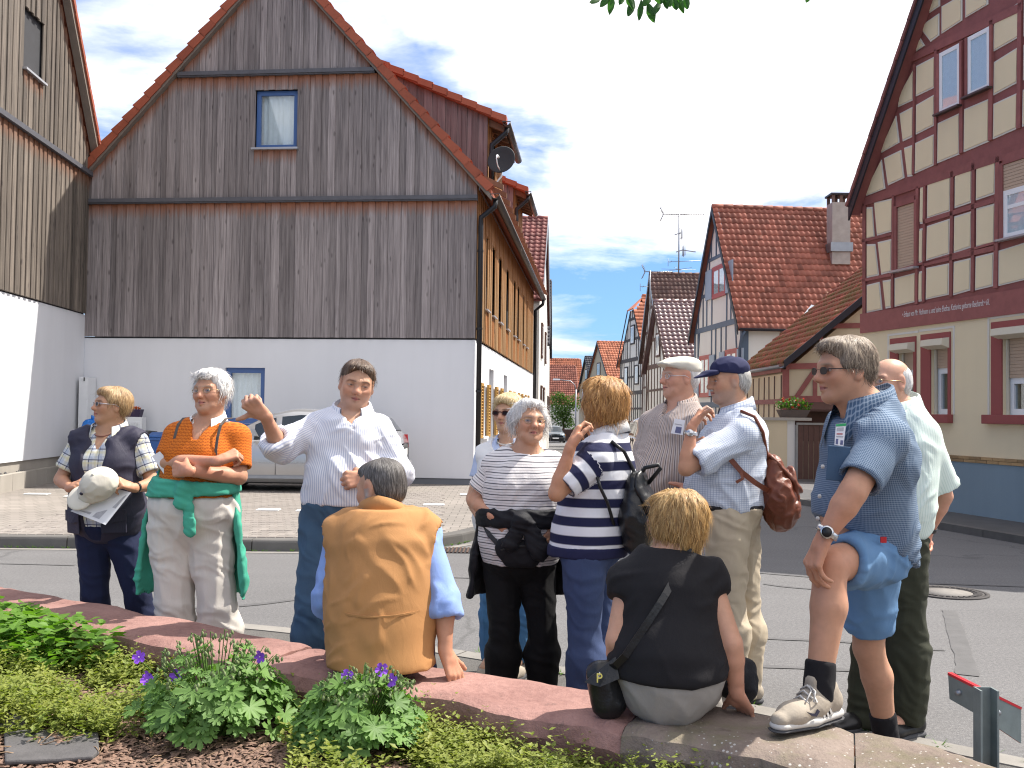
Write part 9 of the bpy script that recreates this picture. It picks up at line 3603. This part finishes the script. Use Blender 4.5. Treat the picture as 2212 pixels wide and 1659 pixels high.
MB().tube([p.at(1340,1176,.0),p.at(1325,1130,-.15),p.at(1312,1085,-.19),p.at(1296,1052,-.20),p.at(1290,1030,-.2)],.008,6).build('shoulder_strap',M_BLKLEATHER,rk)
for dz in(-.02,-.07):
 MB().tube([Vector(bc-bF*.118+p.L*x+np.array([0,0,dz]))for x in(-.05,0,.05)],.004,5).build('zip',M_STEEL,rk)
# ================================================================== 8 man with the flat cap
p=Person('bespectacled man in beige flat cap and brown-striped shirt with a white name card',5.5,1.80,-52,(1467,815),.232,-72,2,0,(0.543,0.286,0.192))
p.levels=[(.08,.105,.07,0),(.30,.186,.130,.012),(.62,.195,.165,.03),(.85,.185,.155,.015),(1.06,.175,.13,-.005)]
p.belly=.15
p.age=.6
p.brow=np.array((.40,.34,.28))
p.joints(neck=(1472,882,0.0),pelvis=(1452,1110,0),shl=(1512,920,-.13),shr=(1412,918,.11),ell=(1530,1010,-.12),elr=(1388,1008,.12),wrl=(1500,1060,-.28),wrr=(1420,1075,-.12),
   hpl=(1475,1118,-.05),hpr=(1428,1118,.05),knl=(1478,1290,-.05),knr=(1428,1290,.05),anl=(1478,1440,-.05),anr=(1430,1440,.05))
p.finish((V3(W(1452,1110,5.5))[0],5.5,0))
p.build_body({'l':(p.at(1468,1072,-.30),np.array([.2,.9,0]),'relaxed',None),'r':(p.at(1450,1090,-.2),np.array([0,.9,0]),'relaxed',None)})
zh=p.at(1452,1135)[2]
p.cloth('shirt',M_BROWNSTR,shirt_groups(p,zh,.024,sleeves=[p.sleeve('l',.022,.036,.8,1),p.sleeve('r',.022,.040,.85,2)],vneck=.05),fold=.008,seed=22)
p.collar(M_BROWNSTR,.076,.046,.5,size=1.3)
buttons(p,[front_of(p,.0,z,.036)for z in np.linspace(zh+.12,p.J['neck'][2]-.08,6)],mat=M_DARKFR)
p.cloth('trousers',M_KHAKI,trouser_groups(p,zh+.06,.016,.03),fold=.006,seed=23,style='trousers')
for sd in 'lr':
 shoe(p,sd,M_SHOEBLK)
p.hair(H_WHITE,[((0,-.14,.13),(.355,.40,.30)),((0,-.28,-.06),(.32,.22,.26))],[((0,.36,-.05),(.5,.32,.6)),((.37,.02,-.2),(.15,.17,.22)),((-.37,.02,-.2),(.15,.17,.22)),((0,-.2,-.5),(.5,.5,.24))],n=320,length=.02,lift=.4,seed=19,noise=.004)
p.glasses(M_SILVFR,M_CLEAR,w=.165,hgt=.115,r=.006)
hR=p.HR
capm=p.hh
cp_=blob('flat_cap',[ell(p.hp(0,-.04,.30),np.array([.385,.50,.20])*capm,hR@np.array(Matrix.Rotation(-.10,3,'X')),.02),ell(p.hp(0,.26,.285),np.array([.31,.34,.10])*capm,hR@np.array(Matrix.Rotation(-.12,3,'X')),.03),ell(p.hp(0,.46,.215),np.array([.25,.16,.035])*capm,hR@np.array(Matrix.Rotation(-.25,3,'X')),.015),ell(p.hp(0,-.22,.20),np.array([.36,.30,.14])*capm,hR,.03)],M_CAPBEIGE,p.t,h=.006,fold=.003,seed=4,
   clips=[(p.hp(0,0,.135),-(hR@np.array([0,-.28,.96])))])
bq=front_of(p,.075,p.at(1466,920)[2],.045)
bx,bz=p.L*.7+np.array([0,0,-.10]),np.array([0,0,1.])*.85+p.L*.2
cardq=[p.at(x,y,-.24)for x,y in((1449,936),(1458,904),(1480,908),(1475,940))]
cardo=MB().prism([tuple(v)for v in cardq],(0,.003,0)).build('name_card',M_PAPER,p.t)
cq=lambda a,b:cardq[0]*(1-a)*(1-b)+cardq[3]*a*(1-b)+cardq[2]*a*b+cardq[1]*(1-a)*b+np.array([0,-.001,0])
MB().add([tuple(cq(a,b))for a,b in((.3,.08),(.8,.08),(.8,.5),(.3,.5))],[(0,1,2,3)]).build('printed_picture',basic('blue_print',(0.13,0.14,0.26),.7,var=.5,vs=120),cardo)
MB().add([tuple(cq(a,b))for a,b in((.1,.62),(.8,.62),(.8,.68),(.1,.68))],[(0,1,2,3)]).build('printed_line',M_GREYPRINT,cardo)
# ================================================================== 9 man with the navy cap
p=Person('man in navy baseball cap and fine-checked shirt, chin propped on his hand',5.2,1.80,-96,(1572,822),.232,-82,-4,0,(0.456,0.246,0.152))
p.levels=[(.08,.105,.075,0),(.30,.180,.135,.005),(.62,.180,.165,.03),(.85,.180,.160,.02),(1.06,.175,.145,-.005)]
p.belly=.14
p.stubble=((.33,.25,.21),.5)
p.brow=np.array((.15,.12,.10))
p.fat_leg=1.1
p.joints(neck=(1592,895,0.0),pelvis=(1578,1112,0),shl=(1606,938,-.18),shr=(1580,930,.18),ell=(1482,1012,-.26),elr=(1500,1035,.12),wrl=(1494,924,-.24),wrr=(1508,985,-.06),
   hpl=(1570,1122,-.09),hpr=(1590,1122,.09),knl=(1572,1310,-.10),knr=(1606,1310,.09),anl=(1572,1480,-.08),anr=(1608,1490,.05))
p.finish((V3(W(1578,1112,5.2))[0],5.2,0))
p.build_body({'l':(p.at(1520,872,-.14),np.array([.85,.35,.3]),'chin',(.45,.95,.35)),'r':(p.at(1500,950,-.18),np.array([.3,-.6,.2]),'grip',None)})
zh=p.at(1578,1094)[2]
p.cloth('shirt',M_CHECK9,shirt_groups(p,zh-.015,.024,sleeves=[p.sleeve('l',.024,.046,.84,1,flare=.006),p.sleeve('r',.022,.036,.8,2)]),fold=.010,seed=24)
p.collar(M_CHECK9,.076,.046,.45,size=1.2)
p.cloth('trousers',M_KHAKI,trouser_groups(p,zh+.005,.018,.032),fold=.009,seed=25,style='trousers')
bt=[zh-.012,zh+.022]
p.cloth('belt',M_BELT,[dict(p=p.torso(.027),clip=[((0,0,bt[0]),(0,0,-1)),((0,0,bt[1]),(0,0,1))],ax=(p.J['neck'],p.J['pelvis']))],fold=0,h=.008)
for sd in 'lr':
 shoe(p,sd,M_SHOETAN)
p.hair(H_SILVER,[((0,-.16,.10),(.35,.38,.30)),((0,-.28,-.06),(.325,.24,.28))],[((0,.34,-.05),(.5,.32,.6)),((.37,.03,-.2),(.15,.17,.24)),((-.37,.03,-.2),(.15,.17,.24)),((0,-.2,-.5),(.5,.5,.22))],n=420,length=.028,lift=.3,seed=20,noise=.005)
p.hair(H_SILVER,[((0,.40,-.205),(.10,.045,.03))],[],n=60,length=.012,lift=.3,seed=21,noise=.002,name='moustache',h=.004)
cm,hR=p.hh,p.HR
blob('baseball_cap',[ell(p.hp(0,-.06,.24),np.array([.385,.455,.31])*cm,hR,.02)],M_CAPNAVY,p.t,h=.006,fold=.005,seed=5,clips=[(p.hp(0,0,.15),-(hR@np.array([0,-.22,.97])))])
blob('peak',[ell(p.hp(0,.50,.155),np.array([.26,.30,.035])*cm,hR@np.array(Matrix.Rotation(-.20,3,'X')),.01),ell(p.hp(0,.40,.20),np.array([.30,.16,.05])*cm,hR,.03)],M_CAPNAVY,p.t,h=.006,fold=0)
wq=p.J['wrl']+(p.J['ell']-p.J['wrl'])*.14
wt=ring_on(p,'watch',wq,p.J['ell'],.029,.018,M_STEEL,.005)
MB().lathe([(0,.012),(.016,.010),(.019,.004),(.019,-.004)],Vector(wq+nrm(np.array([-.3,-1,.1]))*.03),(-.3,-1,.1),16).build('watch_face',M_STEEL,wt)
ring_on(p,'ring',p.at(1524,882,-.17),p.at(1514,866,-.17),.0105,.005,M_GOLD,.002)
# brown leather rucksack
bc=p.at(1676,1060,-.02)
rk=blob('rucksack',[cone(bc+np.array([-.02,0,.10]),bc+np.array([.0,0,-.02]),.085,.125,np.array([1.,0,0]),.72,k=.03),cone(bc+np.array([.0,0,-.02]),bc+np.array([.025,0,-.10]),.125,.11,np.array([1.,0,0]),.75,k=.03),ell(bc+np.array([.05,-.03,-.09]),(.07,.07,.06),None,.03)],M_BRLEATHER,None,h=.008,fold=.012,seed=9)
tag(rk,'worn brown leather rucksack on the back of the man in the navy cap','rucksack')
blob('flap',[cone(bc+np.array([-.01,0,.15]),bc+np.array([.075,0,.05]),.075,.085,np.array([.7,0,.7]),.25,k=.02),cone(bc+np.array([.075,0,.05]),bc+np.array([.098,0,-.03]),.085,.07,np.array([1.,0,0]),.25,k=.02)],M_BRLEATHER,rk,h=.007,fold=.004)
blob('pocket',[ell(bc+np.array([.075,-.02,-.085]),(.045,.08,.06),None,.02)],M_BRLEATHER,rk,h=.007,fold=.004)
MB().tube([p.at(1600,888,-.16),p.at(1630,900,-.21),p.at(1648,934,-.21),p.at(1655,975,-.10),p.at(1662,1000,-.04)],.009,6).build('shoulder_strap',M_BRLEATHER,rk)
strip('shoulder_strap',[p.at(1662,1062,-.10),p.at(1630,1042,-.21),p.at(1602,1020,-.23),p.at(1576,990,-.22)],.026,M_BRLEATHER,rk,(0,-1,0),.006)
strip('strap_end',[p.at(1600,1018,-.235),p.at(1604,1034,-.24),p.at(1590,1042,-.24)],.016,M_BRLEATHER,rk,(0,-1,0),.003)
MB().box(bc[0]+.105,bc[0]+.112,bc[1]-.03,bc[1]-.0,bc[2]-.05,bc[2]-.02).build('buckle',M_STEEL,rk)
# ================================================================== 10 seated woman in black
p=Person('golden-haired woman in black short-sleeved top sitting on the wall with her back to us',3.32,1.68,176,(1460,1128,.12),.222,-140,-2,0,(0.543,0.295,0.192))
p.levels=[(.06,.085,.06,0),(.25,.142,.100,.0),(.55,.138,.110,.01),(.82,.172,.145,.0),(1.05,.190,.158,-.0)]
p.joints(neck=(1448,1208,.10),pelvis=(1444,1478,.0),shl=(1360,1256,.09),shr=(1528,1248,.08),ell=(1332,1385,.02),elr=(1580,1392,-.02),wrl=(1338,1470,.12),wrr=(1592,1498,.0),
   hpl=(1396,1478,.05),hpr=(1494,1478,.05),knl=(1400,1452,.48),knr=(1510,1452,.48),anl=(1405,1650,.50),anr=(1512,1650,.50))
p.finish((V3(W(1444,1520,3.34))[0],3.34,.5))
p.hand_s=.92
p.build_body({'r':(p.at(1614,1540,.05),np.array([0,.1,-1.0]),'flat',None),'l':(p.at(1345,1500,.2),np.array([0,0,-1.]),'relaxed',None)})
zh=p.at(1444,1462)[2]
g=shirt_groups(p,zh,.022,sleeves=[p.sleeve('l',.014,.024,.30,1),p.sleeve('r',.014,.024,.30,2)],neck_r=.088,extra=[cone(p.J['neck']+(p.J['pelvis']-p.J['neck'])*.5,p.J['pelvis']+[0,0,.02],.155,.186,p.F,.78,k=.03)])
p.cloth('top',M_BLACKTEE,g,fold=.007,seed=26)
nk=p.J['neck']
mb=MB()
mb.tube([Vector(nk+p.L*.088*math.cos(a)+p.F*(.012+.088*math.sin(a))+np.array([0,0,.020-.045*max(0,math.sin(a))]))for a in np.linspace(0,2*math.pi,30)],.006,6)
mb.build('neck_trim',M_PALEBLUE,p.t)
p.cloth('trousers',M_GREYTR,trouser_groups(p,zh+.05,.014,.02),fold=.005,seed=27,style='trousers')
for sd in 'lr':
 shoe(p,sd,M_SHOEBLK,fdir=(0,1,0))
p.hair(H_GOLD,[((0,-.10,.18),(.365,.45,.35)),((0,-.18,-.04),(.36,.35,.40)),((.29,.04,-.02),(.11,.24,.30)),((-.29,.04,-.02),(.11,.24,.30)),((0,-.22,-.36),(.24,.16,.20)),((0,.22,.32),(.28,.2,.14))],
  [((0,.47,-.12),(.31,.33,.46)),((.4,.2,-.45),(.2,.3,.2)),((-.4,.2,-.45),(.2,.3,.2))],n=1000,length=.052,lift=.32,seed=22,noise=.016,mess=.28,width=.0022,curl=.5)
p.glasses(basic('violet_frame',(0.16,0.05,0.18),.3),M_CLEAR,w=.16,hgt=.09,r=.008)
# shoulder bag with its strap across the back, letter P fob
bc=p.at(1306,1486,.0)
hb=blob('handbag',[cone(bc+np.array([-.015,0,.04]),bc+np.array([.008,0,-.05]),.048,.052,np.array([0,1.,0]),.8,k=.02),cone(bc+np.array([.03,.02,.03]),bc+np.array([.03,.02,-.05]),.04,.048,k=.02),cone(bc+np.array([-.035,.03,.05]),bc+np.array([.03,.0,.062]),.02,.03,k=.02)],M_BLKLEATHER,None,h=.006,fold=.004,seed=10)
tag(hb,'black handbag resting on the wall at the left hip of the woman in black','handbag')
flp=MB()
flp.add([tuple(p.at(x,y,dz))for x,y,dz in((1276,1460,-.05),(1330,1418,-.04),(1338,1466,-.075),(1296,1484,-.08),(1262,1474,-.06))],[(0,1,2,3,4)])
flp.build('bag_flap',M_BLKLEATHER,hb)
sp_pts=[]
for f in np.linspace(0,1,14):
 z=p.at(1480,1205+(1440-1205)*f)[2]
 px_=1482+(1330-1482)*f
 q=p.at(px_,1205+(1440-1205)*f)
 x=(q-p.J['neck'])@p.L
 b_=front_back(p,float(np.clip(x,-.17,.17)),z,.058)
 sp_pts.append(tuple(b_ if f<.85 else b_*(1-(f-.85)/.15)+V3(p.at(1322,1440,-.05))*((f-.85)/.15)))
strip('bag_strap',[tuple(p.at(1496,1190,.03))]+sp_pts,.024,M_BLKLEATHER,hb,(0,-1,0),.004)
tm=text_mesh('P','letter_fob',hb,Matrix.Translation(Vector(p.at(1287,1474,-.09)))@Matrix.Rotation(math.pi/2,4,'X'),basic('yellow_enamel',(0.72,0.62,0.16),.35),.042,.003)
MB().tube([p.at(1296,1452,-.085),p.at(1293,1462,-.088),p.at(1292,1470,-.09)],.0025,5).build('fob_chain',M_STEEL,hb)
bb=blob('dark_bag',[cone(p.at(1585,1455,.16),p.at(1604,1450,.18),.055,.05,k=.02),cone(p.at(1560,1470,.14),p.at(1600,1480,.16),.05,.06,k=.02)],M_BLACKJK,None,h=.008,fold=.006)
tag(bb,'black bag lying on the wall to the right of the woman in black','bag')
# ================================================================== 11 man with one foot on the wall
p=Person('man in blue micro-checked shirt and denim shorts with one foot on the wall',3.5,1.84,-78,(1824,799),.229,-80,-3,0,(0.505,0.266,0.166))
p.levels=[(.07,.11,.085,-.01),(.28,.178,.112,.0),(.58,.175,.120,.02),(.85,.170,.122,.01),(1.06,.165,.118,-.01)]
p.belly=.118
p.fat_arm=1.10
p.fat_leg=.96
p.nose=1.1
p.brow=np.array((.30,.22,.15))
p.joints(neck=(1872,888,0.02),pelvis=(1882,1196,.14),shl=(1904,952,-.17),shr=(1884,940,.20),ell=(1842,1064,-.28),elr=(1850,1075,.25),wrl=(1781,1160,-.28),wrr=(1830,1170,.15),
   hpl=(1890,1204,.04),hpr=(1882,1204,.24),knl=(1792,1218,-.20),knr=(1876,1400,.34),anl=(1766,1494,-.26),anr=(1914,1590,.42))
p.foot_dir={'l':(-.80,-.60,0),'r':(-.9,-.35,0)}
p.no_foot='l'
p.finish((V3(W(1905,1196,3.7))[0],3.78,0))
p.build_body({'l':(p.at(1752,1225,-.27),np.array([.72,.25,-.5]),'drape',None),'r':(p.at(1800,1200,.12),np.array([.3,-.3,-.8]),'relaxed',None)})
zh=p.at(1912,1180,.14)[2]
T=[cone(p.J['neck']+(p.J['pelvis']-p.J['neck'])*.45,p.J['pelvis']-[0,0,.02]-p.F*.0,.176,.188,p.F,.80,k=.03)]
hem=[((p.at(1860,1182,.0)),(-.38,0,-.92)),]
g=shirt_groups(p,None,.026,sleeves=[p.sleeve('l',.018,.030,.80,1,flare=.005),p.sleeve('r',.020,.036,.8,2)],extra=T)
g[0]['clip'].append((p.at(1850,1158,.1),(-.45,0,-.89)))
sh11=p.cloth('shirt',M_CHECK11,g,fold=.009,seed=28)
p.collar(M_CHECK11,.084,.050,.42,size=1.3)
q=[p.at(x,y,-.20)for x,y in((1795,1010),(1846,1012),(1838,1092),(1788,1086))]
buttons(p,[p.at(1777,1008,-.06),p.at(1770,1072,-.08),p.at(1766,1120,-.08)],.007)
# denim shorts: raised leg and standing leg
zt=p.at(1912,1170,.14)[2]
gs=[]
for sd,fr in(('l',.74),('r',.80)):
 hpj,knj=p.J['hp'+sd],p.J['kn'+sd]
 d=nrm(knj-hpj)
 end=hpj+(knj-hpj)*fr
 r0,r1=.102,.080
 gs.append(dict(p=[cone(hpj,end+d*.03,r0,r1,k=.03)],clip=[(end,d)],sub=[cone(end-d*.04,end+d*.06,r1-.014,r1-.010)],ax=(hpj,knj),r=.09,w=3))
gs.append(dict(p=[q for q in p.torso(.006)[2:4]],clip=[((0,0,zt+.03),(0,0,1))],ax=(p.J['neck'],p.J['pelvis']),r=.17,w=4))
p.cloth('denim_shorts',M_LTDENIM,gs,fold=.010,seed=29,style='trousers',k=.05,h=.008)
for sd,fr in(('l',.70),('r',.765)):
 hpj,knj=p.J['hp'+sd],p.J['kn'+sd]
 c_=hpj+(knj-hpj)*fr
p.hair(H_SANDY,[((0,-.09,.20),(.37,.46,.35)),((0,.20,.37),(.28,.22,.13)),((0,-.26,-.0),(.33,.24,.27)),((.30,.02,.05),(.07,.16,.16)),((-.30,.02,.05),(.07,.16,.16))],
  [((0,.44,-.08),(.33,.34,.40)),((.38,.09,-.20),(.16,.18,.22)),((-.38,.09,-.20),(.16,.18,.22)),((0,-.2,-.55),(.5,.5,.24))],n=1000,length=.030,lift=.55,seed=23,noise=.007,mess=.40,width=.0022)
p.glasses(M_DARKFR,M_SUNLENS,w=.18,hgt=.11,r=.0035,temple=.008,ydist=.43)
wq=p.J['wrl']+(p.J['ell']-p.J['wrl'])*.10
wt=ring_on(p,'watch',wq,p.J['ell'],.032,.020,M_STEEL,.005)
fd=nrm(np.array([-.35,-1,.15]))
MB().lathe([(0,.013),(.017,.012),(.020,.005),(.020,-.004)],Vector(wq+fd*.033),Vector(fd),18).build('watch_face',M_SHOEBLK,wt)
MB().lathe([(.016,.0135),(.021,.012),(.021,.002),(.017,.002)],Vector(wq+fd*.033),Vector(fd),18).build('watch_bezel',M_STEEL,wt)
cardq=[p.at(x,y,-.24)for x,y in((1803,961),(1806,916),(1828,914),(1822,964))]
cd=MB().prism([tuple(v)for v in cardq],(0,.003,0)).build('name_card',M_PAPER,p.t)
cq=lambda a,b:cardq[0]*(1-a)*(1-b)+cardq[3]*a*(1-b)+cardq[2]*a*b+cardq[1]*(1-a)*b+np.array([0,-.001,0])
for a0,a1,b0,b1,m_ in((0,1,.88,1,basic('green_print',(0.03,0.33,0.12),.6)),(.12,.8,.66,.82,M_GREYPRINT),(.12,.75,.50,.56,basic('red_print',(0.45,0.12,0.12),.6)),(.12,.85,.38,.44,M_GREYPRINT),(.1,.35,.05,.30,MATS['blue_print']),(.6,.9,.05,.25,MATS['blue_print'])):
 MB().add([tuple(cq(a,b))for a,b in((a0,b0),(a1,b0),(a1,b1),(a0,b1))],[(0,1,2,3)]).build('printed_line',m_,cd)
pk=[p.at(x,y,-.222)for x,y in((1790,962),(1838,966),(1830,1042),(1784,1036))]
MB().prism([tuple(v)for v in pk],(0,.004,0)).build('breast_pocket',M_CHECK11,sh11,bevel=.002)
MB().box(*(lambda c:(c[0]-.010,c[0]+.010,c[1]-.004,c[1]+.002,c[2]-.010,c[2]+.010))(p.at(1908,1166,-.12))).build('red_tag',basic('red_label',(0.45,0.015,0.02),.6),sh11)
# socks and trainers
for sd in 'lr':
 an,kn_=p.J['an'+sd],p.J['kn'+sd]
 d=nrm(kn_-an)
 p.cloth('sock',M_SOCK,[dict(p=[cone(an-d*.05,an+d*(.085 if sd=='l' else .10),.046,.050,k=.01)],clip=[(an+d*(.10 if sd=='l' else .10),d)],ax=(an,kn_),r=.05)],fold=.004,seed=30,h=.006)
def trainer(p,an,fdir,zg):
 d=nrm(V3(fdir)*[1,1,0])
 sd=np.cross(d,[0,0,1.])
 U=np.array([0,0,1.])
 q=lambda x,y,z:np.array([an[0],an[1],zg])+d*x+sd*y+U*z
 up=blob('trainer',[cone(q(-.062,0,.060),q(.03,0,.062),.042,.046,k=.02),cone(q(.03,0,.058),q(.13,0,.050),.048,.044,U,.85,k=.02),cone(q(.13,0,.048),q(.185,0,.042),.044,.032,U,.8,k=.02),cone(q(-.055,0,.07),q(-.035,0,.105),.040,.044,k=.02),cone(q(-.02,0,.09),q(.03,0,.085),.042,.038,k=.02),cone(q(.02,0,.092),q(.035,0,.135),.030,.024,d,.45,k=.012)],
    M_SHOETAN,p.t,h=.0055,fold=.0015,clips=[((0,0,zg+.022),(0,0,-1))])
 blob('midsole',[cone(q(-.066,0,.026),q(.06,0,.024),.046,.050,U,.45,k=.01),cone(q(.06,0,.024),q(.185,0,.026),.052,.036,U,.45,k=.01)],M_SOLE,p.t,h=.0055,fold=0)
 blob('outsole',[cone(q(-.07,0,.008),q(.06,0,.008),.046,.052,U,.16,k=.005),cone(q(.06,0,.008),q(.190,0,.012),.052,.038,U,.18,k=.005)],M_SOLEDK,p.t,h=.0055,fold=0)
 mb=MB()
 for i in range(6):
  x=.048+i*.018
  z=.128-i*.0135
  mb.tube([Vector(q(x,-.030,z-.020)),Vector(q(x+.006,0,z)),Vector(q(x,.030,z-.020))],.0035,5)
 mb.tube([Vector(q(.045,0,.128)),Vector(q(.06,-.035,.118)),Vector(q(.08,-.045,.09)),Vector(q(.06,-.042,.085)),Vector(q(.05,-.01,.122))],.0028,5)
 mb.tube([Vector(q(.045,0,.128)),Vector(q(.06,-.02,.115)),Vector(q(.10,-.03,.09))],.0028,5)
 mb.build('laces',M_SOLE,p.t)
 mb=MB()
 for i in range(3):
  x=-.012+i*.020
  mb.bar(Vector(q(x,-.047 if True else 0,.035)),Vector(q(x+.022,-.043,.075)),.008,.004,up=tuple(-sd))
 mb.build('side_stripes',M_SOLE,p.t)
 t_=MB()
 pts=[(.062,.060),(.078,.046),(.10,.052),(.128,.070),(.10,.060),(.082,.056),(.072,.068)]
 t_.prism([tuple(q(x,.049 if False else-.0505,z))for x,z in pts],tuple(-sd*.004*(1)))
 t_.build('side_emblem',M_NAVYVEST,p.t)
 return up
trainer(p,p.J['anl'],p.foot_dir['l'],.512)
shoe(p,'r',M_SHOETAN)
# ================================================================== 12 man behind him
p=Person('white-haired man in pale green shirt and dark olive trousers, hands behind his back',4.75,1.79,-62,(1918,826),.232,-66,2,0,(0.543,0.295,0.201))
p.levels=[(.08,.105,.075,-.01),(.30,.186,.135,.0),(.62,.190,.160,.02),(.85,.182,.155,.01),(1.06,.175,.14,-.005)]
p.belly=.13
p.age=.8
p.joints(neck=(1946,888,0.02),pelvis=(1928,1140,0),shl=(1994,938,-.08),shr=(1920,930,.13),ell=(2040,1072,.02),elr=(1960,1070,.24),wrl=(2004,1150,.10),wrr=(1985,1145,.20),
   hpl=(1952,1150,-.06),hpr=(1908,1150,.07),knl=(1958,1350,-.06),knr=(1888,1350,.06),anl=(1962,1545,-.04),anr=(1866,1550,.08))
p.finish((V3(W(1928,1140,4.75))[0],4.75,0))
p.build_body({'l':(p.at(1998,1190,.12),np.array([-.6,.5,0]),'relaxed',None),'r':(p.at(2000,1180,.16),np.array([-.6,-.4,0]),'relaxed',None)})
zh=p.at(1928,1160)[2]
p.cloth('shirt',M_PALEGREEN,shirt_groups(p,zh-.03,.024,sleeves=[p.sleeve('l',.026,.050,.86,1,flare=.006),p.sleeve('r',.022,.040,.8,2)]),fold=.010,seed=31)
p.collar(M_PALEGREEN,.078,.046,.45)
p.cloth('trousers',M_OLIVE,trouser_groups(p,zh,.020,.036),fold=.008,seed=32,style='trousers')
for sd in 'lr':
 shoe(p,sd,M_SHOEBLK)
p.hair(H_WHITE,[((0,-.14,.14),(.35,.40,.30)),((0,-.28,-.04),(.325,.23,.28))],[((0,.36,.05),(.5,.34,.6)),((.37,.02,-.2),(.15,.17,.24)),((-.37,.02,-.2),(.15,.17,.24)),((0,-.2,-.5),(.5,.5,.22)),((0,.05,.50),(.22,.40,.22))],n=420,length=.03,lift=.3,seed=24,noise=.004)
p.glasses(M_GOLD,M_CLEAR,w=.16,hgt=.10,r=.006)
ring_on(p,'watch',p.J['wrl']+(p.J['ell']-p.J['wrl'])*.12,p.J['ell'],.031,.02,M_SHOEBLK,.004)
